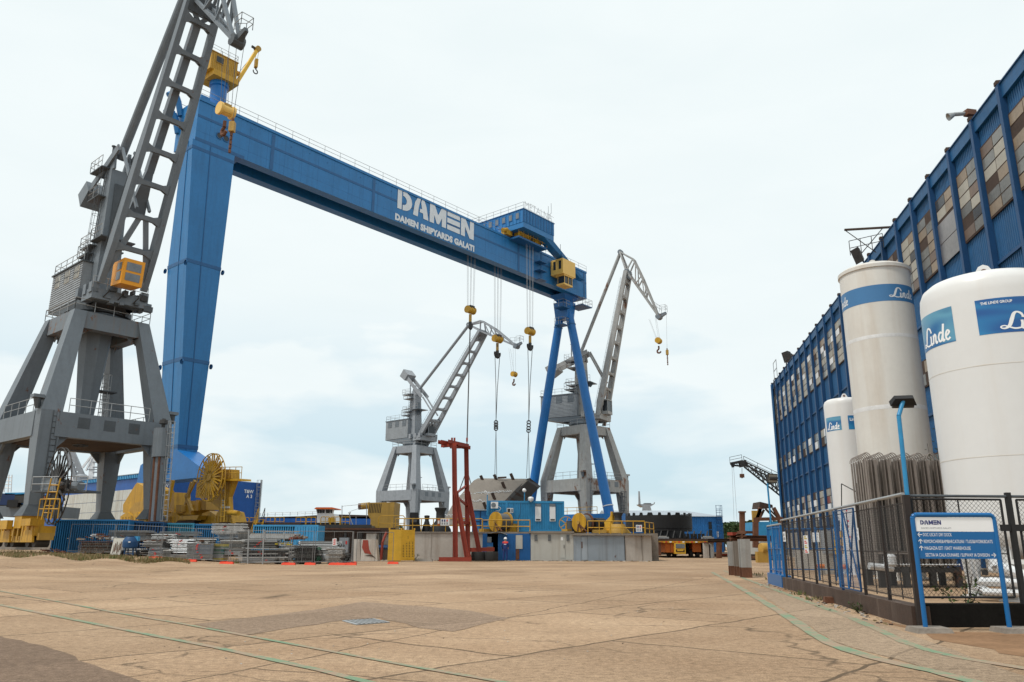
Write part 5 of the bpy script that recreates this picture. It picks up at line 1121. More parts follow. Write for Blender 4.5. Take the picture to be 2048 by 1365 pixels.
    f = MB('skin'); f.hexa([b_ + V(p) for p in ((-.012, -.13, -.07), (.012, -.13, -.07), (.012, -.10, -.07), (-.012, -.10, -.07), (-.007, -.115, -.02), (.007, -.115, -.02), (.007, -.09, -.02), (-.007, -.09, -.02))])
    for s_ in (-1, 1): f.lathe(b_ + V((s_ * .092, 0, -.04)), [(0, 0), (.02, .0), (.025, .012), (0, .016)], 'skin', 8, (s_, 0, 0)); f.lathe(b_ + V((s_ * .032, -.085, -.02)), [(0, 0), (.011, .0), (0, .012)], 'black', 8, (0, -1, 0))
    f.build('face', root)
    j = MB('letter_white'); j.bb((base.x - .09, base.y + .122, 1.24), (base.x + .09, base.y + .128, 1.30), 'letter_white'); j.build('jacket_print', root)
    hr = MB('black'); hr.lathe(b_ + V((0, .015, -.07)), [(.075, 0), (.095, .03), (.098, .07)], 'black', 16, (0, 0, 1), R_(10), R_(170)); hr.build('hair', root)
    root.rotation_euler = (0, 0, R_(168))
person()
# =================================================================== LEFT YARD: CONTAINERS, SCAFFOLD STACKS, FENCE
def base_at(px, Y):
    p = AT(px, Y, 0); return V((p.x, p.y, gz(p.x, p.y)))
def container(pxa, pxb, Y, z0, z1, m, label, d=2.44, ribs=30, slope=0.0, doors=False):
    x0, x1 = X_(pxa, Y, (z0 + z1) / 2), X_(pxb, Y, (z0 + z1) / 2); root = thing('shipping_container', label, 'container', V(((x0 + x1) / 2, Y + d / 2, z0)))
    fx = V((x1 - x0, slope, 0)); fy = V((0, d, 0)); h = z1 - z0; mb = MB(m); o = V((x0, Y, z0))
    mb.obox(o + V((.03, .05, .03)), fx - V((.06, 0, 0)), fy - V((0, .1, 0)), (0, 0, h - .06), m)
    rr = fx if not doors else fx * .63
    mb.corr(o + V((0, .05, .12)), rr, (0, 0, h - .24), ribs if not doors else int(ribs * .63), .04, (0, -1, 0), m)
    mb.corr(o + V((.04, d, .12)), (0, -d, 0), (0, 0, h - .24), 12, .04, (-1, 0, 0), m)
    for z in (0, h - .12): mb.obox(o + V((0, -.02, z)), fx, (0, .1, 0), (0, 0, .12), m); mb.obox(o + V((-.02, 0, z)), (.1, 0, 0), fy, (0, 0, .12), m)
    for f in (0, .985): mb.obox(o + fx * f + V((0, -.03, 0)), (.1, 0, 0), (0, .1, 0), (0, 0, h), m)
    mb.build('body', root)
    if doors:
        for k in range(2):
            q = o + fx * (.645 + .17 * k); db = MB(m); db.obox(q + V((0, -.015, .1)), fx * .16, (0, .06, 0), (0, 0, h - .2), m)
            for i in range(3): db.obox(q + fx * (.03 + .045 * i) + V((0, -.05, .1)), (.05, 0, 0), (0, .04, 0), (0, 0, h - .2), m)
            db.obox(q + fx * .06 + V((0, -.06, h * .45)), (.3, 0, 0), (0, .03, 0), (0, 0, .12), 'dark_steel'); db.build('door', root)
    return root
container(104, 256, 61, .55, 2.98, 'blue_container', 'deep blue shipping container below the grey crane leg, leftmost of the row', ribs=34)
container(257, 323, 61.8, .5, 2.85, 'blue_trim', 'dark navy blue shipping container below the stack pipe of the grey crane', ribs=12)
container(324, 384, 62.6, .5, 2.78, 'blue_teal', 'grey teal shipping container behind the tallest scaffold plank stack', ribs=14)
container(385, 436, 62.7, .5, 2.72, 'blue_container', 'mid blue shipping container at the right end of the row behind the scaffold', ribs=12)
container(504, 634, 60.5, .1, 2.62, 'blue_light', 'light blue shipping container with ribbed doors behind the scaffold stacks', ribs=30, doors=True)
# yellow stairs above the light blue container
m_ = MB('yellow'); 
for px in (500, 513): a = AT(px, 65, DL - 1.3); b = AT(px + 15, 65, DL + .4); m_.bar(a, b, .1, .12); m_.rail([a, b], .9, 'dark_steel' if px > 505 else 'yellow', .03, .8)
for i in range(7): m_.bar(AT(500 + 15 * i / 6, 65, DL - 1.3 + 1.7 * i / 6), AT(513 + 15 * i / 6, 65, DL - 1.3 + 1.7 * i / 6), .2, .04)
tag(m_.build('access_stairs'), 'small yellow access stairs with dark handrail left of the light blue container', 'stairs')
# scaffold goods ---------------------------------------------------
def stack(pxa, pxb, pya, pyb, Y, kind, label, d=1.4, marks=0, cols=('alu', 'alu', 'alu_dark'), name='scaffold_stack', cat='scaffold stack', skew=.08):
    b = base_at((pxa + pxb) / 2, Y); z0 = max(b.z, PT(pxa, pyb, Y).z); z0 = b.z if z0 - b.z < .25 else z0
    z1 = PT((pxa + pxb) / 2, pya, Y).z; x0 = X_(pxa, Y, (z0 + z1) / 2); x1 = X_(pxb, Y, (z0 + z1) / 2); mb = MB(cols[0]); R = random.Random(int(pxa * 7 + pya)); w = x1 - x0
    z = z0
    for i in range(2): xx = x0 + w * (.2 + .55 * i); mb.bb((xx, Y - .05, z), (xx + .12, Y + d, z + .09), 'rust_dark')
    z += .09
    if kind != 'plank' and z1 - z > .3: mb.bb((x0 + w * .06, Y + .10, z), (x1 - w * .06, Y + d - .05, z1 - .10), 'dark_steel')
    while z < z1 - .01:
        e = [R.uniform(-skew, skew) for _ in range(4)]; c = R.choice(cols)
        if kind == 'plank':
            t = .055; mb.bb((x0 + e[0], Y + e[1] * .5, z), (x1 + e[2], Y + d + e[3], z + t), c); mb.bb((x0 + e[0] + .02, Y + e[1] * .5 - .012, z + .012), (x1 + e[2] - .02, Y + e[1] * .5 - .004, z + t - .02), 'alu_dark'); z += t + .024
        elif kind == 'frame':
            r = .024; yy = Y
            for k in range(max(2, int(d / .3))): mb.tube((x0 + e[0], yy + .3 * k, z + r), (x1 + e[2], yy + .3 * k, z + r), r, c, 6)
            for k in range(max(3, int(w / .45))): xx = x0 + e[0] + w * (k + .5) / max(3, int(w / .45)); mb.tube((xx, Y - .01, z + r * 2.4), (xx, Y + d, z + r * 2.4), r * .8, c, 5)
            z += .078
        elif kind == 'ladder':
            r = .026
            mb.bar((x0 + e[0], Y + e[1], z), (x1 + e[2], Y + e[3], z + R.uniform(-.04, .06)), .05, .07, c); mb.bar((x0 + e[0], Y + d, z), (x1 + e[2], Y + d, z), .05, .07, c)
            for k in range(int(w / .3)): xx = x0 + .15 + .3 * k; mb.tube((xx, Y, z), (xx, Y + d, z), .02, c, 5)
            z += .10
        elif kind == 'tubes':
            n = int(d / .075); r = .03
            for k in range(n): mb.tube((x0 + R.uniform(-.1, .1), Y + .075 * k, z + r), (x1 + R.uniform(-.06, .06), Y + .075 * k, z + r), r, R.choice(cols), 7)
            z += .055
        elif kind == 'mesh':
            mb.bb((x0 + e[0], Y + e[1], z), (x1 + e[2], Y + d, z + .03), c)
            for k in range(int(w / .12)): mb.bb((x0 + .12 * k, Y - .02 + e[1] * .4, z), (x0 + .12 * k + .03, Y + e[1] * .4, z + .05), R.choice(cols))
            z += .06
    if marks:
        for k in range(marks):
            zz = z0 + .12 + (z1 - z0 - .2) * R.random(); xx = x0 + w * (.45 + .12 * math.sin(zz * 5)) + R.uniform(-.05, .05); mb.bb((xx, Y - .09, zz), (xx + .12, Y - .082, zz + .045), 'letter_red')
    return tag(mb.build(name, loc=((x0 + x1) / 2, Y + d / 2, z0)), label, cat, 'stacked scaffold parts')
BR = ('alu_brown', 'alu_dark', 'rust'); GY = ('alu', 'alu', 'galv', 'alu_dark'); WH = ('silver', 'alu', 'silver', 'galv')
stack(157, 219, 1082, 1107, 55, 'mesh', 'brownish pile of trays topped with rubble at the left end of the scaffold yard', cols=BR, skew=.15)
stack(217, 292, 1062, 1084, 57, 'plank', 'dull grey plank stack directly behind the stained board and the mixer', cols=('alu_dark', 'alu_brown', 'alu'))
stack(284, 330, 1078, 1097, 54.5, 'frame', 'untidy heap of thin frames right of the blue mixer', cols=('alu_dark', 'alu', 'rust'), skew=.2)
stack(296, 322, 1096, 1122, 53.5, 'plank', 'low narrow stack of aluminium planks with red marks near the mixer', marks=4, cols=WH, d=1.0)
stack(290, 372, 1067, 1080, 58, 'plank', 'grey plank stack with a cream lump on top in front of the teal container', cols=('alu', 'alu_dark'))
stack(318, 398, 1063, 1075, 56.4, 'plank', 'long pale guard board stack with red marks leaning across the back', marks=5, cols=('galv', 'alu'), d=.5)
stack(324, 343, 1098, 1122, 53, 'frame', 'narrow stack of frame ends left of the white plank stack', cols=('alu_dark', 'alu'), d=.9)
stack(340, 378, 1079, 1109, 53.2, 'frame', 'skewed stack of shiny frames with red marks leaning left of the white planks', marks=5, cols=WH, skew=.18)
stack(342, 372, 1110, 1123, 52.6, 'plank', 'low dark plank bundle with a green weed before it', cols=('alu_dark', 'alu'), d=1.0)
stack(373, 425, 1087, 1127, 51.8, 'plank', 'neat tall block of white grey planks with curved red marks', marks=11, cols=('galv', 'galv', 'alu'), skew=.02)
stack(426, 446, 1090, 1126, 52.0, 'plank', 'narrow upright stack of green and yellow ended planks', cols=('green_paint', 'green_paint', 'galv', 'yellow_plank', 'alu'), d=1.0, skew=.02)
stack(423, 488, 1049, 1070, 58, 'frame', 'high grey frame stack with a red mark rising behind the fence', marks=6, cols=GY, d=1.2)
stack(432, 470, 1068, 1082, 55.5, 'plank', 'small tilted heap of white sheets below the high frame stack', cols=WH, skew=.25)
stack(447, 482, 1098, 1113, 52.2, 'plank', 'short bundle of bright aluminium planks with red marks beside the green ended stack', marks=4, cols=WH, d=.9)
stack(474, 500, 1063, 1085, 54.6, 'frame', 'brown grey frame bundle left of the ladder stack', cols=('alu_dark', 'alu_brown'), d=1.0)
stack(484, 556, 1078, 1099, 51.4, 'ladder', 'stack of aluminium ladder frames with open rungs on the upper shelf', marks=5, cols=GY, d=.8)
stack(478, 574, 1100, 1129, 51.0, 'ladder', 'wide stack of splayed ladder frames below the open rung ladders', marks=4, cols=('alu', 'alu_dark', 'galv'), d=1.0, skew=.2)
stack(588, 624, 1093, 1131, 51.2, 'mesh', 'dark block of fine mesh grilles behind the fence', cols=('alu_dark', 'dark_steel'), skew=.03)
stack(612, 640, 1097, 1130, 52.4, 'frame', 'stack of green ended frames beside the dark mesh block', cols=('green_paint', 'alu_dark', 'alu'), d=.9)
stack(598, 676, 1083, 1126, 53, 'tubes', 'tall stack of long silver scaffold tubes with a pink tag', marks=3, cols=('silver', 'alu', 'galv', 'alu_dark'), d=1.0, skew=.04)
for a in ((300, 345, 1069, 1092, 55.6, 'frame', 'dark grey frame stack rising behind the leaning shiny frames'), (352, 420, 1076, 1090, 54.4, 'frame', 'flat wide frame stack behind the white grey plank block'),
          (436, 500, 1082, 1100, 53.6, 'frame', 'grey frame pile behind the short bright plank bundle'), (500, 590, 1068, 1082, 54, 'tubes', 'loose long tubes lying behind the open rung ladders'), (556, 592, 1092, 1118, 52.4, 'frame', 'brownish frame pile right of the upper ladder stack'), (655, 684, 1096, 1128, 52.2, 'frame', 'stack of dark frame ends between silver tubes and pipe bundle'), (246, 284, 1098, 1118, 54.6, 'frame', 'low frame pile partly hidden by the blue mixer')):
    stack(*a, cols=('alu', 'alu_dark', 'alu_brown', 'galv'), skew=.14)
# pipe bundle seen end-on
m_ = MB('alu_dark'); R = random.Random(5); 
for i in range(6):
    for j in range(6):
        p = AT(684 + 3.2 * i + (j % 2) * 1.6, 53.5, .10 + .092 * j); m_.lathe(p, [(.05, 0), (.05, -1.6)], 'alu_dark', 10, (.45, -.89, 0)); m_.lathe(p + V((.002, -.003, 0)), [(.05, 0), (.036, 0), (.036, -.2), (0, -.2)], R.choice(['alu', 'black', 'alu_dark']), 10, (.45, -.89, 0))
tag(m_.build('pipe_bundle'), 'bundle of round scaffold pipes seen end on at the right end of the stacks', 'pipe bundle', 'stacked scaffold parts')
# coupler crates / clutter
def clutter(px, py, Y, n, sp, cols, label, nm, cat):
    mb = MB(cols[0]); R = random.Random(int(px)); c = PT(px, py, Y); 
    for i in range(n): 
        p = c + V((R.gauss(0, sp), R.uniform(0, .5), abs(R.gauss(0, sp * .25)))); s_ = R.uniform(.06, .2); mb.box(p, (s_ * R.uniform(1, 3), s_, s_ * .6), R.choice(cols), R.uniform(0, 3)) if R.random() < .6 else mb.tube(p, p + V((R.uniform(-.4, .4), .1, R.uniform(-.1, .2))), .025, R.choice(cols), 6)
    return tag(mb.build(nm), label, cat)
clutter(595, 1078, 52, 46, .26, ('rust', 'red_frame', 'alu_brown'), 'heap of rusty couplers on top of the stacks below the light blue container', 'coupler_heap', 'coupler heap')
clutter(562, 1122, 51, 44, .42, ('straw', 'alu_dark', 'alu_brown', 'alu'), 'tangle of straps and splayed rods at the foot of the ladder stack', 'scrap_heap', 'scrap heap')
clutter(561, 1090, 51.4, 30, .25, ('alu', 'alu_dark', 'yellow_plank'), 'knot of clamps at the right end of the upper ladder stack', 'clamp_heap', 'clamp heap')
clutter(188, 1079, 55.3, 40, .7, ('white', 'alu_brown', 'concrete', 'rust'), 'rubble and broken boards lying on the brownish pile of trays', 'rubble_heap', 'rubble heap')
clutter(352, 1086, 54, 46, .8, ('alu', 'alu_dark', 'rust'), 'jumble of dark fittings in the middle of the stacks', 'fitting_heap', 'fitting heap')
clutter(98, 1107, 55, 30, .55, ('rust', 'rust_dark', 'rust'), 'rusty scrap heap lying in the weeds near the yellow bogie', 'scrap_heap', 'scrap heap')
# galvanised storage rack posts
m_ = MB('galv')
for px in (495, 525): m_.bar(AT(px, 50.6, 0), AT(px + 2.5, 50.6, 2.1), .07, .07, 'galv')
for px in (530, 568): m_.bar(AT(px, 51.8, 1.4), AT(px, 51.8, 2.0), .06, .06, 'galv')
m_.bar(AT(528, 51.8, 1.98), AT(598, 51.8, 1.98), .06, .06, 'galv'); m_.bar(AT(492, 50.6, .95), AT(578, 50.6, .93), .06, .06, 'galv')
tag(m_.build('storage_rack'), 'galvanised storage rack holding the aluminium ladder frames', 'rack')
# stained board, mixer
m_ = MB('panel_white'); b = base_at(229, 53.6); m_.hexa([b + V(p) for p in ((-.38, 0, .05), (.36, 0, .05), (.36, .06, .05), (-.38, .06, .05), (-.30, .12, 1.1), (.40, .12, 1.1), (.40, .18, 1.1), (-.30, .18, 1.1))], 'panel_white'); m_.bb(b + V((-.4, -.2, 0)), b + V((.6, .3, .05)), 'rust')
for i in range(7): m_.hexa([b + V((-.25 + .09 * i, -.01 + .0, .15 + .1 * (i % 3))) + V(p) for p in ((0, 0, 0), (.05, 0, 0), (.05, .02, 0), (0, .02, 0), (.02, .07, .55), (.06, .07, .5), (.06, .09, .5), (.02, .09, .55))], 'rust' if i % 2 else 'concrete_old')
tag(m_.build('stained_board'), 'white panel streaked with rust leaning behind the blue mixer', 'board')
mx = thing('concrete_mixer', 'blue wheeled concrete mixer standing in the weeds before the scaffold stacks', 'concrete mixer', base_at(256, 52.6)); b = wl(mx)
m_ = MB('blue_container'); m_.lathe(b + V((0, 0, .52)), [(0, 0), (.36, .0), (.46, .1), (.48, .4), (.44, .52), (.28, .74), (.25, .74), (.40, .5)], 'blue_trim', 20, (0, -.1, 1)); m_.build('drum', mx, smooth=40)
m_ = MB('blue_trim'); 
for x in (-.3, .28): m_.bar(b + V((x, -.1, .08)), b + V((x * .7, 0, .9)), .08, .08); m_.bar(b + V((x, .5, .08)), b + V((x * .7, .1, .9)), .06, .06)
m_.bar(b + V((-.3, -.1, .2)), b + V((.3, -.1, .2)), .06, .06); m_.box(b + V((.36, .05, 1.12)), (.26, .3, .3), 'blue_light'); m_.box(b + V((-.05, .1, 1.2)), (.5, .25, .12), 'dark_steel'); m_.build('frame', mx)
for x, y in ((-.42, -.1), (.42, .3)): m_ = MB('tyre'); m_.lathe(b + V((x - .05, y, .2)), [(.06, 0), (.2, .0), (.21, .05), (.2, .1), (.06, .1), (.06, 0)], 'tyre', 18, (1, .1, 0)); m_.build('wheel', mx)
m_ = MB('letter_white'); m_.bb(b + V((.08, -.52, .88)), b + V((.22, -.5, .95)), 'letter_white'); m_.build('label_plate', mx)
# temporary fence
FP_ = [(131, 57), (222, 54.6), (318, 51.6), (384, 50.2), (457, 49.2), (579, 49.4), (626, 49.6), (704, 49.8)]
def fence_panel(a, b, label, tall=1.98):
    za, zb_ = gz(a.x, a.y), gz(b.x, b.y); a = V((a.x, a.y, za)); b = V((b.x, b.y, zb_)); U = V((0, 0, 1)); d = (b - a).normalized(); a2 = a + d * .06; b2 = b - d * .06
    root = thing('temporary_fence', label, 'temporary fence', (a + b) / 2, 'temporary fence panels round the scaffold yard')
    m = MB('fence_wire'); lean = V((d.y, -d.x, 0)) * -.05
    m.tube(a2 + U * .1, a2 + U * tall + lean, .019, 'fence_wire', 7); m.tube(b2 + U * .1, b2 + U * tall + lean, .019, 'fence_wire', 7); m.tube(a2 + U * tall + lean, b2 + U * tall + lean, .017, 'fence_wire', 6); m.tube(a2 + U * .18, b2 + U * .18, .017, 'fence_wire', 6)
    mid = (a2 + b2) / 2; m.tube(mid + U * .18, mid + U * tall + lean, .014, 'fence_wire', 6); m.build('frame', root)
    w = MB('fence_wire'); k = int((b2 - a2).length / .12)
    for i in range(1, k): p = a2.lerp(b2, i / k); w.tube(p + U * .2, p + U * (tall - .02) + lean, .0016, 'alu_dark', 3, caps=False)
    for i in range(1, 8): w.tube(a2 + U * (.2 + .23 * i), b2 + U * (.2 + .23 * i), .0016, 'alu_dark', 3, caps=False)
    w.build('wire_mesh', root)
    return root
LB = ['fence panel at the far left before the deep blue container', 'fence panel in front of the rubble pile and stained board', 'fence panel between two red feet before the leaning frames', 'fence panel before the white grey plank block', 'widest fence panel before the ladder frame stacks', 'narrow fence panel before the dark mesh block', 'fence panel with a red lettered tag before the silver tubes']
PTS = [base_at(px, Y) for px, Y in FP_]
for i in range(7): fence_panel(PTS[i], PTS[i + 1], LB[i])
fence_panel(base_at(706, 49.9), base_at(704, 54.5), 'fence panel turning the right corner of the scaffold yard')
fence_panel(base_at(710, 52.5), base_at(787, 53), 'last open fence panel ending before the yellow cabinet')
for px, Y, L_ in ((310, 51.5, 1), (379, 50.1, 1), (453, 49.1, 1), (577, 49.3, 1), (620, 49.5, .8), (675, 49.6, 1.3), (702, 49.6, .8), (701, 53.8, 1), (786, 52.9, .85)):
    b = base_at(px, Y); m = MB('red_plastic'); h = .13; l = .42 * L_; w = .12
    m.hexa([b + V(p) for p in ((-l, -w, 0), (l, -w, 0), (l, w, 0), (-l, w, 0), (-l * .9, -w * .7, h), (l * .9, -w * .7, h), (l * .9, w * .7, h), (-l * .9, w * .7, h))]); m.box(b + V((.0, 0, h)), (.12, .12, .05)); m.box(b + V((-l * .5, 0, h)), (.2, .1, .03))
    tag(m.build('fence_weight'), {310: 'red plastic fence foot in the weeds before the leaning frames', 379: 'red plastic fence foot before the white grey plank block', 453: 'red plastic fence foot below the green and yellow ended planks', 577: 'red plastic fence foot right of the ladder frame stacks', 620: 'small red plastic fence foot before the green ended frames', 675: 'long flat red fence foot lying before the silver tubes', 702: 'red plastic fence foot at the front corner of the fence', 701: 'red plastic fence foot at the rear of the fence corner by the pipe bundle', 786: 'red plastic fence foot before the yellow cabinet'}[px], 'fence foot', 'red fence feet')
m_ = MB('white'); p = AT(665, 49.55, 1.12); m_.obox(p, (.24, 0, .03), (0, .01, 0), (-.03, 0, .42), 'white')
for i in range(3): m_.obox(p + V((.04, -.004, .06 + .12 * i)), (.14, 0, .02), (0, .002, 0), (-.005, 0, .07), 'letter_red')
tag(m_.build('warning_tag'), 'crooked white tag with red print hanging on the fence before the silver tubes', 'tag')
# concrete blocks, cabinets
def fr(px0, px1, pxt0, pxt1, Y, d, z, m, label, nm, cat):
    mb = MB(m); a, b_, c, e_ = AT(px0, Y, 0), AT(px1, Y, 0), AT(pxt1, Y + .15, z), AT(pxt0, Y + .15, z); D_ = V((0, d, 0)); mb.hexa([a, b_, b_ + D_, a + D_, e_, c, c + D_ * .7, e_ + D_ * .7], m); return mb
m_ = fr(703, 721, 708, 719, 62.5, 1.0, 1.62, 'concrete_wall', '', '', ''); tag(m_.build('concrete_block'), 'narrow pale concrete barrier block behind the fence corner', 'concrete block')
m_ = fr(721, 755, 723, 752, 61.8, 1.2, 1.6, 'concrete_wall', '', '', ''); q = lambda px, z: AT(px, 61.78 + .15 * z / 1.6, z) + V((0, -.012, 0)); m_.prism([q(726, 1.55), q(736, 1.55), q(738, .9), q(743, .5), q(729, .6), q(724, 1.0)], V((0, .01, 0)), 'red_frame'); m_.prism([q(728, .42), q(744, .48), q(752, .2), q(744, .35)], V((0, .01, 0)), 'rust_dark')
tag(m_.build('concrete_block'), 'concrete block with a large red brown painted patch beside the yellow cabinet', 'concrete block')
yc = thing('switch_cabinet', 'yellow steel switch cabinet with grey upper doors and slotted vents', 'cabinet', AT(803, 61, 0))
m_ = MB('yellow_clean'); zc0, zc1 = .08, 2.3; m_.hexa([AT(774.5, 60.2, zc0), AT(801, 60.6, zc0), AT(829, 61.5, zc0), AT(802, 62.2, zc0), AT(778, 60.2, zc1), AT(803, 60.6, zc1), AT(830, 61.5, zc1), AT(804, 62.2, zc1)], 'yellow_clean')
for px, Y in ((779, 60.3), (803, 60.7), (829, 61.5)): m_.box(AT(px, Y + .1, zc1 + .06), (.12, .06, .14), 'yellow')
m_.bar(AT(776, 60.15, .05), AT(801, 60.55, .05), .12, .1, 'yellow_old'); m_.build('body', yc)
def face_(px0, px1, z0, z1, m, off=.02): 
    f = lambda px: 60.6 + .9 * (px - 801) / 28 - off
    return [AT(px0, f(px0), z0), AT(px1, f(px1), z0), AT(px1, f(px1), z1), AT(px0, f(px0), z1)]
m_ = MB('grey_house'); m_.prism(face_(804, 828.5, 1.62, 2.2, ''), V((.01, .04, 0)), 'grey_mid'); m_.prism(face_(815.8, 816.4, 1.64, 2.18, '', .04), V((0, .02, 0)), 'dark_steel'); m_.build('door', yc)
m_ = MB('yellow_clean'); m_.prism(face_(804, 828.5, .15, 1.58, ''), V((.01, .04, 0)), 'yellow_clean')
for px in (805.5, 812, 817.5, 824): 
    for k in range(10): m_.prism(face_(px, px + 2.6, .35 + .115 * k, .39 + .115 * k, '', .03), V((0, .01, 0)), 'dark_steel')
m_.build('vent_panel', yc)
ec = thing('electric_cabinet', 'plain grey electric cabinet with two doors in the dark dock wall', 'cabinet', AT(687, 65.6, .4)); m_ = MB('grey_mid'); fbox(m_, 678, 696.5, 65.6, .5, .55, 1.75, 'grey_mid'); m_.build('body', ec)
for a_, b2 in ((678.6, 687), (687.6, 696)): m_ = MB('grey_mid'); fbox(m_, a_, b2, 65.56, .035, .6, 1.7, 'grey_mid'); fbox(m_, b2 - 1.2 if a_ < 680 else a_ + .5, b2 - .7 if a_ < 680 else a_ + 1, 65.53, .02, 1.05, 1.2, 'dark_steel'); m_.build('door', ec)
m_ = MB('letter_red'); fbox(m_, 691, 694, 65.53, .01, 1.25, 1.5, 'letter_red'); m_.build('warning_label', ec)
for i, (px, lab) in enumerate(((842, 'flat concrete slab piece lying against the quay wall, left one'), (853, 'broken concrete slab piece lying right of a flat slab near the quay wall'))):
    m_ = MB('concrete'); p = AT(px, 62.5 - i * .6, 0); m_.hexa([p + V(q) for q in ((-.45, 0, 0), (.4, .05, 0), (.45, .5, 0), (-.4, .5, 0), (-.42, .03, .16), (.36, .07, .2), (.4, .46, .18), (-.36, .46, .15))]); tag(m_.build('concrete_slab'), lab, 'concrete slab')
# fence-like wire posts above the dock edge
m_ = MB('galv'); 
for px, zt_ in ((684, 4.4), (733, 4.6), (712, 3.5)): m_.tube(AT(px, 68, DL), AT(px, 68, zt_), .03, 'galv', 6)
m_.tube(AT(684, 68, 4.35), AT(733, 68, 4.55), .02, 'galv', 5); m_.tube(AT(699, 68, 3.9), AT(724, 69, 4.3), .015, 'galv', 4); m_.path([AT(706, 68, DL), AT(700, 68, 3.4), AT(699, 68, 3.75)], .04, 'galv', 6); m_.lathe(AT(699, 68, 3.75), [(.1, 0), (.12, .1), (0, .14)], 'white', 10)
tag(m_.build('wire_posts'), 'thin grey wire posts with a small lamp left of the yellow striped block', 'wire posts')
# =================================================================== BOATS AND HULLS
CB = PT(318, 952, 92); CBx = V((CB.x, CB.y, 0)); zt0 = CB.z
bg_ = thing('hull_block', 'blue ship hull block with a wide white panelled side behind the gantry leg', 'hull block', CBx + V((0, 0, 2.5)))
u2 = (GU * 13.4); v2 = (GV * 27.5); m_ = MB('blue_hull'); m_.obox(CBx + V((0, 0, 1)), u2, v2, (0, 0, zt0 - 1), 'blue_hull'); 
m_.build('hull', bg_)
m_ = MB('panel_white'); o_ = CBx + GV * 1.2 - GU * .06; nP = 44
for i in range(nP):
    for j in range(4): m_.obox(o_ + GV * (24.4 * i / nP) + V((0, 0, 2.6 + 1.25 * j)), GV * (24.4 / nP * .93), GU * .05, (0, 0, 1.2), 'panel_white')
m_.build('side_panels', bg_)
m_ = MB('blue_light'); m_.rail([CBx + GV * 27, CBx, CBx + u2], .01, 'blue_light'); 
for i in range(60): m_.obox(CBx + GV * (27.2 * i / 60) - GU * .25 + V((0, 0, zt0)), GV * .25, GU * .4, (0, 0, .45), 'blue_light')
m_.obox(CBx - GU * .3 + V((0, 0, zt0 + .45)), v2, GU * .4, (0, 0, .08), 'roof_pale'); m_.build('gunwale', bg_)
fu = lambda px, py: PL(px, py, CBx - GV * .05, GV)
for s_, a, b, py in (('T&W', 488, 507, 986), ('A 3', 492, 504, 996), ('T&W', 321, 337, 974), ('A 1', 323, 335, 985)):
    m_ = MB('letter_clean') if s_ == 'T&W' else m_; p = fu(a, py); q_ = fu(b, py); flat_text(m_, s_, V((p.x, p.y, p.z)), V((q_.x - p.x, q_.y - p.y, 0)), (0, 0, .40), 'letter_clean', .03)
    if s_ != 'T&W': m_.build('lettering', bg_)
m_ = MB('galv'); p = CBx + u2 - GU * .4 - GV * .1; m_.ladder(p + V((0, 0, 2.6)), p + V((0, 0, zt0 + .3)), GU * .5, 'galv', .03, .4, cage=-GV * .5); m_.tube(CBx + u2 - GV * .1 + V((0, 0, 3)), CBx + u2 - GV * .1 + V((0, 0, zt0 + .4)), .06, 'galv', 6); m_.build('ladder', bg_)
p0 = PT(163, 1042, 112); p1 = PT(104, 1042, 118); zq = PT(130, 966, 116).z
hb2 = thing('hull_block', 'second blue hull block with white lettering seen beside the dark cable reel', 'hull block', V((p0.x, p0.y, 2.5))); m_ = MB('blue_hull'); m_.obox((p1.x, p1.y, 1), V((p0.x - p1.x, p0.y - p1.y, 0)), GV * 12, (0, 0, zq - 1), 'blue_hull'); m_.build('hull', hb2)
m_ = MB('letter_white'); dv = V((p0.x - p1.x, p0.y - p1.y, 0)); nrm = V((dv.y, -dv.x, 0)).normalized() * .06
for s_, f, z in (('T&W', .22, zq - 1.9), ('B 2', .25, zq - 2.8)): flat_text(m_, s_, V((p1.x, p1.y, z)) + dv * f + nrm, dv * .28, (0, 0, .6), 'letter_white', .03)
m_.build('lettering', hb2)
# white deck crane vessel behind
wv_ = thing('crane_vessel', 'white vessel superstructure with a lattice deck crane behind the blue hull', 'vessel', PT(170, 990, 135)); YV = 135
m_ = MB('white'); q = lambda px, py, dy=0: PT(px, py, YV + dy)
m_.prism([q(126, 1000), q(208, 1000), q(208, 972), q(196, 972), q(196, 968), q(160, 968), q(158, 957), q(134, 957), q(130, 975)], V((0, 8, 0)), 'white')
for i in range(6): m_.box(q(136 + 10.5 * i, 966 if i < 2 else 976), (.7, .2, .5), 'window_dark')
m_.lathe(q(161, 972, -1), [(.9, 0), (1.0, .3), (1.0, 1.6), (.6, 1.9), (0, 1.9)], 'grey_mid', 14); m_.build('superstructure', wv_)
m_ = MB('white'); m_.hexa([q(174, 972), q(187, 972), q(187, 972, 2), q(174, 972, 2), q(181, 912), q(191, 912), q(191, 912, 2), q(181, 912, 2)], 'white'); m_.prism([q(181, 913), q(186, 906), q(204, 907), q(204, 910), q(192, 914)], V((0, 1.6, 0)), 'white'); m_.bar(q(165, 936), q(182, 914), .3, .3); m_.bar(q(172, 942), q(184, 916), .25, .25)
for py in (925, 935, 945, 955): m_.bar(q(186, py), q(194, py), .25, .2, 'grey_mid')
m_.bar(q(172, 939), q(203, 940), .15, .15, 'grey_mid'); m_.build('crane_tower', wv_)
m_ = MB('grey_mid'); A0, A1, B0, B1 = q(155, 965), q(124, 878), q(172, 968), q(133, 876)
m_.bar(A0, A1, .5, .7); m_.bar(B0, B1, .5, .7)
for i in range(1, 10): t = i / 10; m_.bar(A0.lerp(A1, t), B0.lerp(B1, t), .3, .5)
m_.bar(q(186, 908), q(165, 872), .35, .35, 'white'); m_.build('crane_boom', wv_)
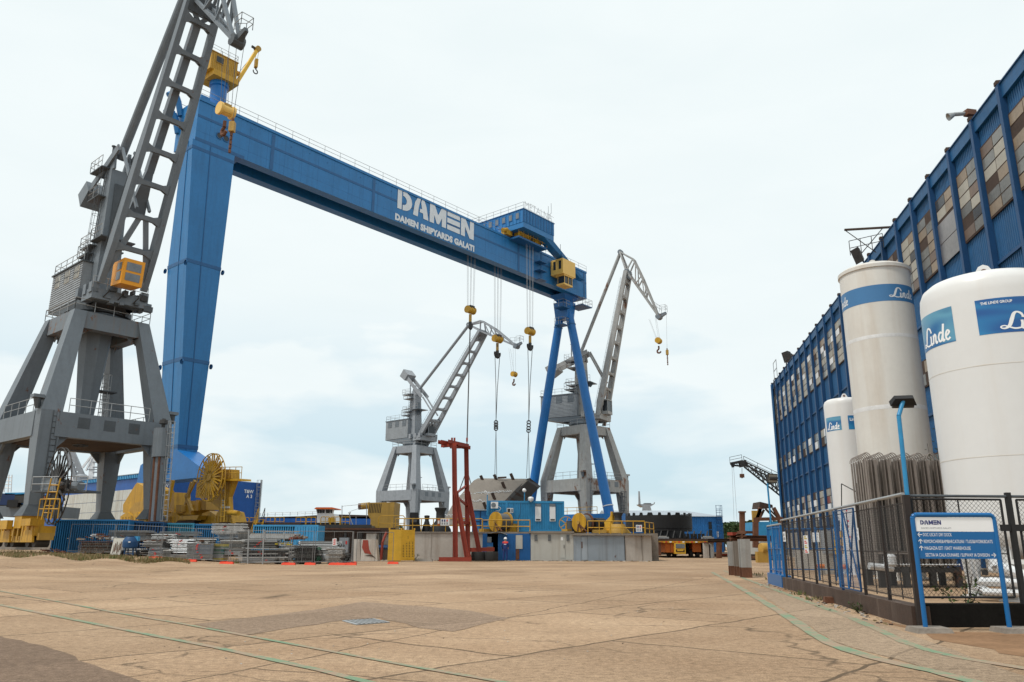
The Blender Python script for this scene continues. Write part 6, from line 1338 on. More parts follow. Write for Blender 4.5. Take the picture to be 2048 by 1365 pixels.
# far left workboat / navy bits
nb = thing('workboat', 'dark navy workboat with orange and black deck gear at the far left edge', 'boat', PT(30, 1035, 90)); q = lambda px, py, dy=0: PT(px, py, 90 + dy)
m_ = MB('blue_navy'); m_.prism([q(-30, 1032), q(100, 1035), q(104, 1012), q(-30, 1010)], V((0, 6, 0)), 'grey_crane'); m_.prism([q(-30, 1012), q(30, 1012), q(30, 988), q(-30, 986)], V((0, 5, 0)), 'blue_navy'); m_.build('hull', nb)
m_ = MB('black'); 
for i in range(14): m_.box(q(30 + 5 * i, 1008 - (i * 7) % 12, i % 3), (1.2, 1, .8), ('black', 'orange', 'blue_trim', 'dark_steel')[i % 4], i)
m_.prism([q(10, 990), q(60, 988), q(60, 985), q(10, 986)], V((0, 3, 0)), 'blue_light')
for px in (8, 16, 22): m_.tube(q(px, 985), q(px + 2, 950), .06, 'white', 5)
for py in (955, 962, 969, 976): m_.tube(q(10, py), q(23, py), .05, 'white', 4)
m_.build('deck_gear', nb)
# barge and wheelhouse boat
bh = thing('barge', 'long low barge with a rusty dark rim and blue hull beyond the dock', 'barge', PT(640, 1040, 125)); q = lambda px, py, dy=0: PT(px, py, 125 + dy)
m_ = MB('blue_teal'); m_.prism([q(505, 1052), q(758, 1052), q(766, 1046), q(758, 1037), q(740, 1034), q(505, 1036)], V((0, 9, 0)), 'blue_hull'); m_.prism([q(560, 1037), q(757, 1038), q(745, 1031), q(660, 1029), q(600, 1033), q(505, 1035), q(505, 1036)], V((0, 8.5, 0)), 'rust_dark'); m_.build('hull', bh)
m_ = MB('galv'); m_.rail([q(505, 1034), q(655, 1030)], .55, 'galv', .035, 1.2); m_.build('railing', bh)
wb2 = thing('tug', 'small white tug wheelhouse with an orange roof behind the dock edge', 'tug', PT(650, 1045, 88)); q = lambda px, py, dy=0: PT(px, py, 88 + dy)
m_ = MB('white'); m_.hexa([q(634, 1028), q(667, 1028), q(667, 1028, 2.2), q(634, 1028, 2.2), q(632, 1018.5), q(669, 1018.5), q(669, 1018.5, 2.2), q(632, 1018.5, 2.2)], 'white'); m_.prism([q(634, 1046), q(672, 1046), q(668, 1028), q(634, 1028)], V((0, 2.4, 0)), 'white'); m_.build('wheelhouse', wb2)
for a, b in ((634.5, 638.5), (639.5, 643.5), (644.5, 649), (652, 659.5), (661, 664)): m_ = MB('window_dark'); m_.prism([q(a, 1026.6, -.05), q(b, 1026.6, -.05), q(b, 1020, -.12), q(a - .6, 1020, -.12)], V((0, .05, 0)), 'window_dark'); m_.build('window', wb2)
m_ = MB('orange_roof'); m_.prism([q(628, 1018.4, -.5), q(670, 1018.4, -.5), q(670, 1016.5, -.5), q(664, 1015, -.5), q(632, 1015, -.5)], V((0, 3.2, 0)), 'orange_roof'); m_.build('roof', wb2)
m_ = MB('black'); m_.prism([q(600, 1058), q(680, 1058), q(684, 1046), q(600, 1046)], V((0, 4, 0)), 'black_hull'); m_.tube(q(663, 1036, -.3), q(663, 1045, -.3), .35, 'yellow', 10); m_.build('hull', wb2)
# =================================================================== RIGHT: FACTORY
BD = V((.1673, .9859, 0)); NF = V((-BD.y, BD.x, 0))            # along the facade, outwards
F0 = V((16.19, 0, 0))
def FA(t, out=0.0, z=0.0): return F0 + BD * t + NF * out + V((0, 0, z))      # t metres along the facade
fac = thing('factory_hall', 'long blue corrugated factory hall with rows of dirty multi pane windows behind the white tanks', 'factory', FA(60))
BAY = 3.043; TK = [31.1 + BAY * k for k in range(-4, 23)]; T0, T1 = TK[0], TK[-1]; HT = 20.65
m_ = MB('blue_factory'); core = [FA(T0, -.12), FA(T1, -.12), FA(T1, -22), FA(T0, -22)]; m_.hexa(core + [p + V((0, 0, HT - .1)) for p in core], 'blue_factory')
ribs = int((T1 - T0) / .19); m_.corr(FA(T1, -.10, 3.6), BD * (T0 - T1), (0, 0, HT - 3.7), ribs, .045, NF, 'blue_factory')
m_.build('wall', fac)
m_ = MB('concrete_old'); m_.hexa([FA(T0, -.11), FA(T1, -.11), FA(T1, .02), FA(T0, .02), FA(T0, -.11, 2.7), FA(T1, -.11, 2.7), FA(T1, .02, 2.7), FA(T0, .02, 2.7)], 'concrete'); m_.build('plinth', fac)
def fstrip(mb, t0, t1, z0, z1, o0, o1, m): mb.hexa([FA(t0, o0, z0), FA(t1, o0, z0), FA(t1, o1, z0), FA(t0, o1, z0), FA(t0, o0, z1), FA(t1, o0, z1), FA(t1, o1, z1), FA(t0, o1, z1)], m)
m_ = MB('blue_trim')
fstrip(m_, T0, T1, HT - .55, HT + .1, -.05, .10, 'blue_factory'); fstrip(m_, T0, T1, HT + .102, HT + .16, -.3, .16, 'blue_trim')
for z in (13.45, 8.35): fstrip(m_, T0, T1, z, z + .14, -.05, .04, 'blue_trim')
m_.build('parapet', fac)
for k, t in enumerate(TK):
    m_ = MB('blue_trim'); fstrip(m_, t - .13, t + .13, .2, HT + .12, -.05, .22, 'blue_trim'); fstrip(m_, t - .13, t + .13, HT + .125, HT + .30, -.1, .25, 'rust_dark'); m_.build('pilaster', fac)
PANES = ['pane_beige', 'pane_beige', 'pane_brown', 'pane_grey', 'pane_pale', 'pane_dark', 'pane_grey']
PANEF = ['pane_pale', 'pane_pale', 'pane_beige', 'pane_pale', 'pane_dark', 'pane_grey', 'white']
R = random.Random(11)
for k in range(len(TK) - 1):
    t0, t1 = TK[k] + .26, TK[k + 1] - .26; far = TK[k] > 58
    for (z0, z1, rows, cols) in ((15.7, 19.15, 6, 2), (10.1, 11.5, 2, 2), (3.0, 6.2, 5, 2)):
        if rows == 2 and TK[k] < 40: continue
        m_ = MB('rust_dark'); fstrip(m_, t0 - .06, t1 + .06, z0 - .06, z1 + .06, -.04, .03, 'rust_dark')
        h = (z1 - z0) / rows; w = (t1 - t0) / cols; pool = PANEF if far else PANES
        sheet_ = (k == 6 and rows == 6)
        for i in range(cols):
            for j in range(rows):
                if sheet_ and j < 4: continue
                mm = R.choice(pool)
                if rows == 5 and R.random() < .05: mm = 'pane_red'
                a_ = t0 + w * i + .03; b_ = a_ + w - .06; c_ = z0 + h * j + .03; e_ = c_ + h - .06; tl = R.uniform(-.012, .012)
                if R.random() < .06: continue
                m_.hexa([FA(a_, .031, c_), FA(b_, .031, c_), FA(b_, .045 + tl, c_), FA(a_, .045, c_), FA(a_, .031, e_), FA(b_, .031, e_), FA(b_, .045, e_), FA(a_, .045 - tl, e_)], mm)
        if sheet_:
            for j in range(2): fstrip(m_, t0 - .1, t1 + .1, z0 - .1 + (z1 - z0) * .33 * j, z0 - .14 + (z1 - z0) * .33 * (j + 1), .031, .06, 'sheet_metal')
        m_.build('window', fac)
m_ = MB('blue_trim'); e = FA(T1 - .6, .35)
for dt in (0, .5): m_.tube(FA(T1 - .3 - dt, .3, 0), FA(T1 - .3 - dt, .3, HT), .10, 'blue_factory', 8)
m_.build('downpipe', fac); m_ = MB('dark_steel'); m_.ladder(FA(T1 - 2.2, .25, 2), FA(T1 - 2.2, .25, HT + .3), BD * .5, 'dark_steel', .035, .4); m_.build('ladder', fac)
m_ = MB('blue_trim'); tt = 42; fstrip(m_, tt, tt + 3.2, .05, 2.7, .025, .12, 'blue_navy'); fstrip(m_, tt + 1.58, tt + 1.62, .1, 2.6, .121, .14, 'black'); m_.build('door', fac)
# roof-top gear
def rt(px, py): p = PL(px, py, FA(0, .1), NF); return p
m_ = MB('dark_steel'); a = rt(1768, 470); L_ = NF
b = a + V((0, 0, .5)); o = b + NF * 2.4
m_.bar(b - NF * .5, o, .12, .12, 'rust_dark'); m_.path([o, a + NF * .6 - V((0, 0, 1.2))], .03, 'dark_steel', 5); m_.path([b, a + NF * 1.6 - V((0, 0, 1.3))], .03, 'dark_steel', 5); m_.rail([a + NF * .1 - V((0, 0, .9)) , a + NF * 2.2 - V((0, 0, 1.3))], 1.0, 'dark_steel', .025, .8); m_.build('roof_bracket', fac)
def flood(mb, p, d, w, h, t=.2, m='dark_steel'):
    d = V(d).normalized(); x = d.cross(V((0, 0, 1))).normalized(); y = x.cross(d); mb.hexa([p - x * w / 2 - y * h / 2, p + x * w / 2 - y * h / 2, p + x * w / 2 + y * h / 2, p - x * w / 2 + y * h / 2, p - x * w * .35 - y * h * .35 - d * t, p + x * w * .35 - y * h * .35 - d * t, p + x * w * .35 + y * h * .35 - d * t, p - x * w * .35 + y * h * .35 - d * t], m); return x, y
p = rt(1724, 522) + NF * .3 + V((0, 0, .4)); m_ = MB('dark_steel'); flood(m_, p, NF + BD * -.4 + V((0, 0, -.4)), .9, 1.1); m_.tube(p, p - NF * .6 - V((0, 0, .7)), .06, 'dark_steel', 6); m_.build('floodlight', fac)
p = rt(1573, 730) + V((0, 0, .9)); m_ = MB('dark_steel'); flood(m_, p, NF + BD * -.5 + V((0, 0, -.3)), 1.1, 1.2, .5); flood(m_, p - BD * 1.6 - V((0, 0, .5)), NF + BD * -.5 + V((0, 0, -.3)), .9, 1.0, .4); m_.tube(p, p - V((0, 0, 1.6)), .07, 'dark_steel', 6); m_.build('floodlight', fac)
p = rt(1556, 760); m_ = MB('galv'); m_.rail([p + NF * .4, p - BD * 2.2 + NF * .4], 2.0, 'galv', .04, 2.2); m_.build('roof_railing', fac)
p = rt(1942, 240) + V((0, 0, .35)); m_ = MB('galv'); m_.box(p, (.5, .3, .28), 'rust', .2); m_.tube(p + NF * .2, p + NF * .7, .1, 'galv', 8); m_.lathe(p + NF * .7, [(.1, 0), (.2, .3), (.17, .3), (0, .1)], 'galv', 10, NF + V((0, 0, -.4))); m_.build('siren', fac)
# =================================================================== TANKS
def cyl_hit(px, py, c, r, far=False):
    d = ray(px, py); dx, dy = d.x, d.y; ox, oy = -c[0], -c[1]; A = dx * dx + dy * dy; B = 2 * (ox * dx + oy * dy); C_ = ox * ox + oy * oy - r * r; disc = max(0, B * B - 4 * A * C_)
    t = (-B - math.sqrt(disc)) / (2 * A); p = CO + d * t; am = math.atan2(-c[1], -c[0]); da = math.atan2(p.y - c[1], p.x - c[0]) - am; return am + math.atan2(math.sin(da), math.cos(da)), p.z
def label_mat(name, base, lightc):
    m, nt, b, co = newmat(name); w = noise(nt, mapping(nt, co, (.5, .5, 1.6)), .9, 1, .3, .6)
    r_ = nn(nt, 'ShaderNodeValToRGB'); r_.color_ramp.interpolation = 'EASE'; els = r_.color_ramp.elements; els[0].position = .36; els[0].color = (*base, 1); els[1].position = .62; els[1].color = (*tuple(x * .75 for x in base), 1); e_ = els.new(.48); e_.color = (*lightc, 1)
    nt.links.new(w, r_.inputs[0]); nt.links.new(r_.outputs[0], b.inputs['Base Color']); b.inputs['Roughness'].default_value = .35
label_mat('label_deep', (.008, .085, .29), (.02, .22, .46)); label_mat('label_sky', (.010, .12, .32), (.10, .30, .44))
class Cyl:
    def __init__(s, c, r): s.c = V((c[0], c[1], 0)); s.r = r
    def P(s, a, z, o=0): return s.c + V((math.cos(a), math.sin(a), 0)) * (s.r + o) + V((0, 0, z))
    def patch(s, mb, a0, a1, z0, z1, m, o=.004, n=24):
        for i in range(n): b0 = a0 + (a1 - a0) * i / n; b1 = a0 + (a1 - a0) * (i + 1) / n; mb.face([s.P(b0, z0, o), s.P(b1, z0, o), s.P(b1, z1, o), s.P(b0, z1, o)], m)
def script_word(mb, fn, m):
    """flowing script word: large looped capital L, then slanted lower-case letters; fn(x, y) maps 0..1 x, cap height 1"""
    def stroke(pts, w):
        # Catmull-Rom through pts with width list
        S = []; n = len(pts)
        for i in range(n - 1):
            p0, p1, p2, p3 = pts[max(i - 1, 0)], pts[i], pts[i + 1], pts[min(i + 2, n - 1)]; w0 = w[i]; w1 = w[i + 1]
            for k in range(7):
                t = k / 7; t2, t3 = t * t, t * t * t
                q = [.5 * ((2 * p1[j]) + (-p0[j] + p2[j]) * t + (2 * p0[j] - 5 * p1[j] + 4 * p2[j] - p3[j]) * t2 + (-p0[j] + 3 * p1[j] - 3 * p2[j] + p3[j]) * t3) for j in (0, 1)]; S.append((q[0], q[1], w0 + (w1 - w0) * t))
        S.append((*pts[-1], w[-1])); L = []; Rr = []
        asp = .42
        for i, (x, y, ww) in enumerate(S):
            a = S[max(i - 1, 0)]; b = S[min(i + 1, len(S) - 1)]; dx, dy = (b[0] - a[0]) / asp, b[1] - a[1]; l = math.hypot(dx, dy) or 1; L.append((x - dy / l * ww * asp, y + dx / l * ww)); Rr.append((x + dy / l * ww * asp, y - dx / l * ww))
        k = len(L); mb.add([fn(*p) for p in L + Rr], [(i, k + i, k + i + 1, i + 1) for i in range(k - 1)], m)
    stroke([(.43, .72), (.40, .90), (.33, 1.0), (.27, .90), (.22, .55), (.17, .20), (.10, .04), (.03, .06), (.02, .16), (.08, .20), (.16, .10), (.26, .0), (.36, .03), (.40, .10)], [.05, .06, .05, .075, .09, .08, .05, .035, .035, .035, .04, .05, .045, .02])
    sl = .035
    for (x, pts, w) in ((.40, [(0, .5), (.005, .3), (-.01, .08), (.02, .0), (.05, .08)], .065), (.40, [(.025, .66), (.03, .74)], .06),
                        (.50, [(.0, .5), (-.005, .25), (-.03, .0)], .065), (.50, [(-.005, .3), (.04, .5), (.075, .42), (.065, .15), (.08, .0), (.12, .08)], .062),
                        (.68, [(.08, .46), (.03, .5), (-.02, .28), (.0, .04), (.05, .05), (.09, .3)], .058), (.68, [(.145, .95), (.11, .45), (.09, .1), (.11, .0), (.14, .08)], .065),
                        (.86, [(-.01, .22), (.05, .30), (.085, .42), (.05, .52), (.005, .36), (.0, .12), (.04, .0), (.10, .10)], .055)):
        stroke([(x + p[0], p[1]) for p in pts], [w] * len(pts))
def tank(c, r, zb, zt, m, label, dome=.35, rim=False, seams=(), lugs=((0, .0),)):
    root = thing('storage_tank', label, 'tank', V((c[0], c[1], 0))); cy = Cyl(c, r); o = V((c[0], c[1], 0))
    mb = MB(m); prof = [(0, zb - r * .30), (r * .35, zb - r * .28), (r * .7, zb - r * .18), (r * .93, zb - r * .05), (r, zb + .12)] + [(r, zb + (zt - dome - zb) * i / 10) for i in range(1, 11)] + [(r * .985, zt - dome * .62), (r * .94, zt - dome * .36), (r * .84, zt - dome * .16), (r * .6, zt - dome * .04), (0, zt)]
    mb.lathe(o, prof, m, 72)
    for z, mm, w in seams: mb.lathe(o, [(r + .002, z - w / 2), (r + .006, z), (r + .002, z + w / 2)], mm, 72)
    if rim: mb.lathe(o, [(r + .002, zt - dome - .05), (r + .05, zt - dome - .03), (r + .05, zt - dome + .1), (r * .9, zt - dome * .4)], m, 60)
    mb.build('shell', root, smooth=35)
    for a, rr in lugs:
        d = V((math.cos(a), math.sin(a), 0)); p = o + d * rr + V((0, 0, zt - dome * (.35 if rr > .1 else .1))); x = V((-ray(1700, 600).y, ray(1700, 600).x, 0)).normalized() * -1
        lb = MB(m); s_ = r * .16; tri = [(-1.5, -.5), (1.5, -.5), (.75, 1.3), (.45, 1.8), (0, 2.0), (-.45, 1.8), (-.75, 1.3)]
        lb.prism([p + x * a_ * s_ + V((0, 0, b_ * s_)) for a_, b_ in tri], x.cross(V((0, 0, 1))) * .05, m); nv = x.cross(V((0, 0, 1))); lb.lathe(p + V((0, 0, 1.2 * s_)) , [(.3 * s_, -.02), (.3 * s_, .07), (.0, .07)], 'rust', 12, nv); lb.lathe(p + V((0, 0, 1.2 * s_)) , [(.3 * s_, .02), (.0, .02)], 'rust', 12, -nv); lb.build('lifting_lug', root)
    lg = MB(m)
    for i in range(4): a = R_(40 + 90 * i); q = o + V((math.cos(a), math.sin(a), 0)) * r * .8; lg = MB(m); lg.box(q + V((0, 0, (zb + .1) / 2)), (.24, .24, zb + .2), m, a); lg.box(q + V((0, 0, .02)), (.45, .45, .05), m, a); lg.build('leg', root)
    return root, cy
# near white tank
c2, r2 = (12.05, 19.1), 1.55
zA = cyl_hit(1920, 905, c2, r2)[1]; zS = [cyl_hit(1950, py, c2, r2)[1] for py in (733, 915)]; zt2 = 1.15 + .335 * 19.3 + .25
t2, cy = tank(c2, r2, 1.3, 7.72, 'white_tank', 'large clean white gas tank with two blue script labels, nearest of the three tanks', .62, False, [(z, 'cream_tank', .03) for z in zS])
def lug_pos(): pass
lab = MB('label_sky'); a0, zl0 = cyl_hit(1851, 700, c2, r2); a1, zl1 = cyl_hit(1912, 680, c2, r2); _, zt_a = cyl_hit(1905, 612, c2, r2)
aL = cyl_hit(1848, 640, c2, r2)[0]; zb_ = cyl_hit(1910, 683, c2, r2)[1]; cy.patch(lab, aL - .35, a1, zb_, zt_a, 'label_sky')
hz_ = (zt_a - zb_); fnL = lambda x, y: cy.P(aL - .12 + (a1 - .05 - aL + .12) * x, zb_ + hz_ * (.10 + .50 * y), .008); script_word(lab, fnL, 'letter_clean'); lab.build('label_panel', t2)
lab = MB('label_deep'); b0, z0_ = cyl_hit(1956, 672, c2, r2); bt, z1_ = cyl_hit(1952, 602, c2, r2); bm = (b0 + bt) / 2; b1 = bm + 1.12; cy.patch(lab, bm, b1, z0_, z1_, 'label_deep')
hz_ = z1_ - z0_; script_word(lab, lambda x, y: cy.P(bm + .28 + .75 * x, z0_ + hz_ * (.10 + .46 * y), .008), 'letter_clean')
put_text(lab, 'THE LINDE GROUP', lambda x, y: cy.P(bm + .07 + .42 * x, z0_ + hz_ * (.845 + .075 * y), .008), 'letter_clean', 1, .02); lab.build('label_panel', t2)
pp = MB('silver'); o = V((c2[0], c2[1], 0)); f = V((-c2[0], -c2[1], 0)).normalized(); s_ = V((-f.y, f.x, 0))
P_ = lambda a, b, z: o + f * a + s_ * b + V((0, 0, z))
pp.path([P_(1.35, -.75, 1.3), P_(1.5, -.6, .75), P_(1.5, -.1, .55)], .13, 'silver', 12); pp.path([P_(1.45, -1.0, .42), P_(1.55, .3, .42), P_(1.55, 1.2, .42)], .10, 'silver', 12); pp.path([P_(1.5, -.95, .2), P_(1.5, 1.5, .2)], .08, 'silver', 10); pp.path([P_(1.2, -.9, 1.3), P_(1.4, -1.0, .9), P_(1.35, -1.05, .4)], .10, 'silver', 12)
for b in (-1.2, -1.08, -.98): pp.path([P_(1.45, b, 1.5), P_(1.6, b - .05, .9), P_(1.5, b, .35), P_(1.5, b + .4, .15)], .025, 'silver', 6)
pp.lathe(P_(1.50, .22, .82), [(0, 0), (.2, 0), (.2, .08), (.09, .08), (.09, .02)], 'white_tank', 18, f); pp.lathe(P_(1.59, .22, .82), [(.09, 0), (0, -.01)], 'dark_steel', 14, f); pp.bar(P_(1.4, -.4, .85), P_(1.5, .2, .85), .1, .1, 'white_tank')
for b, z1 in ((.35, 1.5), (.75, 1.7)): pp.tube(P_(1.75, b, .25), P_(1.75, b, z1), .045, 'white', 8)
for i in range(5): pp.box(P_(1.5 , -.85 + .12 * i, .62 + .1 * (i % 3)), (.1, .08, .12), ('dark_steel', 'silver')[i % 2], i)
pp.build('pipework', t2); lu = MB('white_tank'); rp_ = V((.93, -.37, 0))
lu.box(cy.P(R_(-22), 7.15, .12), (.4, .3, .14), 'white_tank', .2); lu.tube(cy.P(R_(-22), 7.1, .12), cy.P(R_(-22), 1.5, .12), .06, 'white_tank', 8); lu.build('vent_pipe', t2)
# tall cream tank
c1, r1 = (14.6, 30.2), 1.3
zz = lambda px, py: cyl_hit(px, py, c1, r1)[1]
t1, cy = tank(c1, r1, 1.2, 12.05, 'cream_tank', 'tall cream stained gas tank with a faded blue band, tallest of the three tanks', .30, True, [(zz(1755, 672), 'white_band', .14), (zz(1765, 814), 'white_band', .16)])
lab = MB('label_blue'); zb_ = (zz(1750, 604)); zt_ = zz(1750, 570); am = math.atan2(-c1[1], -c1[0]); cy.patch(lab, am - 1.6, am + 1.75, zb_, zt_, 'label_blue', n=48); hz_ = zt_ - zb_
a0 = cyl_hit(1778, 590, c1, r1)[0]; a1 = cyl_hit(1822, 585, c1, r1)[0]; script_word(lab, lambda x, y: cy.P(a0 + (a1 - a0) * x, zb_ + hz_ * (.22 + .55 * y), .008), 'letter_white')
a1 = cyl_hit(1697, 601, c1, r1)[0]; script_word(lab, lambda x, y: cy.P(a1 - .85 + .85 * x, zb_ + hz_ * (.22 + .55 * y), .008), 'letter_white'); lab.build('label_band', t1)
# small far tank
c3, r3 = (15.2, 35.6), .92
t3, cy = tank(c3, r3, .5, 7.7, 'white_tank', 'small white gas tank with blue labels, left of the tall cream tank', .34, False, [])
lab = MB('label_sky'); a0 = cyl_hit(1657, 850, c3, r3)[0]; a1 = cyl_hit(1683, 850, c3, r3)[0]; zt_ = cyl_hit(1675, 833, c3, r3)[1]; zb_ = cyl_hit(1675, 861, c3, r3)[1]; cy.patch(lab, a0 - .2, a1, zb_, zt_, 'label_sky', n=12); hz_ = zt_ - zb_
script_word(lab, lambda x, y: cy.P(a0 - .1 + (a1 - a0 + .03) * x, zb_ + hz_ * (.1 + .5 * y), .008), 'letter_clean'); lab.build('label_panel', t3)
lab = MB('label_deep'); a0 = cyl_hit(1697, 850, c3, r3)[0]; cy.patch(lab, a0, a0 + .9, zb_, zt_, 'label_deep', n=12); put_text(lab, 'Linde', lambda x, y: cy.P(a0 + .08 + .4 * x, zb_ + hz_ * (.62 + .2 * y), .008), 'letter_clean', 1, .03); lab.build('label_panel', t3)
pp = MB('dark_steel'); o = V((c3[0], c3[1], 0)); f = V((-c3[0], -c3[1], 0)).normalized(); s_ = V((-f.y, f.x, 0)); P_ = lambda a, b, z: o + f * a + s_ * b + V((0, 0, z))
for i in range(9): pp.box(P_(1.15, .25 + .05 * (i % 3), .9 + .22 * i), (.16, .14, .12), ('dark_steel', 'blue_trim', 'silver')[i % 3], i)
pp.path([P_(1.1, .3, .6), P_(1.2, .3, 1.6), P_(1.15, .1, 2.1), P_(1.1, .4, 2.7)], .04, 'silver', 6); pp.path([P_(1.15, .5, 2.7), P_(1.2, .2, 2.85)], .04, 'black', 6); pp.build('valve_set', t3)
lab = MB('letter_red'); a0 = cyl_hit(1694, 1050, c3, r3)[0]
for i in range(8): cy.patch(lab, a0 + .02 * (i % 2), a0 + .05 + .03 * (i % 3), 1.1 + .22 * i, 1.18 + .22 * i, 'letter_red', n=2)
lab.build('warning_text', t3)
# =================================================================== VAPORISER
vp = thing('vaporizer', 'bank of tall brown finned vaporizer tubes with looped tops between the tanks', 'vaporizer', V((12.1, 24.9, 0)))
vx = V((.995, .05, 0)).normalized(); vy = V((.17, .985, 0)); o = AT(1764, 24.2, 0)
zv0, zv1 = .62, 3.74; VS = .41
for i in range(6):
    m_ = MB('fin')
    for j in range(4):
        p = o + vx * (.17 + VS * i) + vy * (.17 + .42 * j)
        for k in range(4):
            a = math.pi * k / 4 + .12; d = V((math.cos(a), math.sin(a), 0)); m_.obox(p - d * .165 - V((d.y, -d.x, 0)) * .006 + V((0, 0, zv0)), d * .33, V((d.y, -d.x, 0)) * .012, (0, 0, zv1 - zv0), 'fin')
            if k % 2 == 0: 
                for sg in (-1, 1): m_.obox(p + d * .16 * sg - V((d.y, -d.x, 0)) * .035 + V((0, 0, zv0)), d * .012, V((d.y, -d.x, 0)) * .07, (0, 0, zv1 - zv0), 'fin')
        m_.tube(p + V((0, 0, zv0 - .12)), p + V((0, 0, zv1 + .05)), .026, 'fin', 6)
    m_.build('finned_tubes', vp)
m_ = MB('fin')
for j in range(7): m_.tube(o - vx * (.08 + .01 * j) + vy * (.05 + .25 * j) + V((0, 0, .5)), o - vx * (.08 + .01 * j) + vy * (.05 + .25 * j) + V((0, 0, zv1 + .02)), .028, 'fin', 8)
for i in range(-1, 5):
    for j in range(8):
        p = o + vx * (.17 + VS * i + .06) + vy * (.10 + .21 * j) + V((0, 0, zv1 + .02)); q = p + vx * (VS - .1)
        m_.path([p.lerp(q, (1 - math.cos(math.pi * k / 8)) / 2) + V((0, 0, .20 * math.sin(math.pi * k / 8))) for k in range(9)], .014, 'fin', 6)
m_.build('return_bends', vp)
m_ = MB('fin'); 
for z, y in ((1.0, -.02), (1.0, 1.62), (3.1, 1.62)):
    if True: m_.bar(o + vy * y + V((0, 0, z)), o + vx * 2.42 + vy * y + V((0, 0, z)), .05, .09, 'fin')
for x in (.05, .8, 1.6, 2.38):
    for y in (.1, 1.5): m_.bar(o + vx * x + vy * y, o + vx * x + vy * y + V((0, 0, .6)), .16, .16, 'dark_steel')
m_.bar(o + vy * .1 + V((0, 0, .5)), o + vx * 2.42 + vy * .1 + V((0, 0, .5)), .14, .14, 'dark_steel'); m_.bar(o + vy * 1.5 + V((0, 0, .5)), o + vx * 2.42 + vy * 1.5 + V((0, 0, .5)), .14, .14, 'dark_steel')
for x in (.02, 2.4): m_.bar(o + vx * x + vy * 1.62 + V((0, 0, .5)), o + vx * x + vy * 1.62 + V((0, 0, 3.15)), .05, .05, 'fin')
m_.build('frame', vp)
m_ = MB('silver'); 
m_.tube(o + vx * .05 - vy * .06 + V((0, 0, .66)), o + vx * 2.4 - vy * .06 + V((0, 0, .66)), .012, 'silver', 6)
for i in range(24): m_.lathe(o + vx * (.1 + .1 * i) - vy * .06 + V((0, 0, .66)), [(0, -.03), (.028, -.01), (.028, .01), (0, .03)], 'silver', 6)
m_.tube(o - vx * .35 - vy * .1 + V((0, 0, .62)), o + vx * .35 - vy * .1 + V((0, 0, .55)), .10, 'silver', 12); m_.lathe(o + vx * .3 - vy * .1 + V((0, 0, .6)), [(.1, 0), (.18, .06), (.18, .3), (.1, .36)], 'silver', 14); m_.build('manifold', vp)
# =================================================================== FENCES
FD = V((2.39, 14.4, 0)).normalized(); FN = V((-FD.y, FD.x, 0)); K0 = V((6.12, 12.55, 0))
def fy(px): p = PL(px, 1180, K0, FN); return (p - K0).dot(FD)
tB, tE = fy(1575), fy(1546)
def FF(t, o=0, z=0): return K0 + FD * t + FN * o + V((0, 0, z))
fn = thing('chain_link_fence', 'rusty brown chain link fence with a blue gate on a long brown kerb wall', 'fence', FF(5))
def chain(mb, P, x0, x1, z0, z1, sp, r, m):
    """diamond mesh clipped to a rectangle; P(x, z) -> world"""
    Hh = z1 - z0; L_ = x1 - x0; n = int((L_ + Hh) / sp)
    for i in range(1, n):
        s0 = i * sp
        for sg in (0, 1):
            a = max(0, s0 - Hh); b = min(L_, s0); za, zb2 = s0 - a, s0 - b
            if b - a < .02: continue
            if sg: mb.tube(P(x0 + a, z0 + za), P(x0 + b, z0 + zb2), r, m, 3, caps=False)
            else: mb.tube(P(x1 - a, z0 + za), P(x1 - b, z0 + zb2), r, m, 3, caps=False)
KH = .30; FT = 1.93
mb = MB('kerb_brown'); mb.hexa([FF(-.15, .12), FF(tB, .12), FF(tB, -.14), FF(-.15, -.14), FF(-.15, .12, KH), FF(tB, .12, KH), FF(tB, -.14, KH), FF(-.15, -.14, KH)], 'kerb_brown'); mb.build('kerb_wall', fn)
posts = [fy(px) for px in (1838, 1782, 1735, 1690, 1664, 1638, 1612, 1590, 1578)]
for i, t in enumerate(posts):
    m_ = MB('brown_fence'); m_.bar(FF(t, .03, KH - (.3 if i == 0 else 0)), FF(t, .03, FT), .05 if i else .09, .05 if i else .09, 'blue_trim' if i in (3,) else 'brown_fence', FD); m_.build('post', fn)
m_ = MB('galv'); m_.tube(FF(-.1, .03, FT + .02), FF(tB, .03, FT - .02), .028, 'galv', 8); m_.build('top_rail', fn)
m_ = MB('brown_fence')
for a, b in zip(posts, posts[1:]):
    for z in (KH + .1, 1.08, FT - .12): m_.tube(FF(a, .03, z), FF(b, .03, z), .009, 'brown_fence', 5)
    k = 2
    for j in range(1, k): m_.tube(FF(a + (b - a) * j / k, .03, KH + .06), FF(a + (b - a) * j / k, .03, FT - .1), .010, 'brown_fence', 5)
m_.build('rails', fn)
m_ = MB('brown_fence'); chain(m_, lambda x, z: FF(x, .035, z), 0, posts[2], KH + .08, FT - .1, .075, .0026, 'black'); m_.build('wire_mesh', fn); m_ = MB('black'); chain(m_, lambda x, z: FF(x, .035, z), posts[3], tB, KH + .08, FT - .1, .09, .0022, 'black'); m_.build('wire_mesh', fn)
gt = MB('blue_sign'); ga, gb = posts[2] + .08, posts[3] - .04
for t in (ga, (ga + gb) / 2 + .1, gb): gt.bar(FF(t, .09, KH + .06), FF(t, .09, FT - .06), .032, .032, 'blue_sign' if t != ga else 'blue_trim', FD)
for z in (KH + .06, FT - .06): gt.bar(FF(ga, .09, z), FF(gb, .09, z), .025, .025, 'blue_trim')
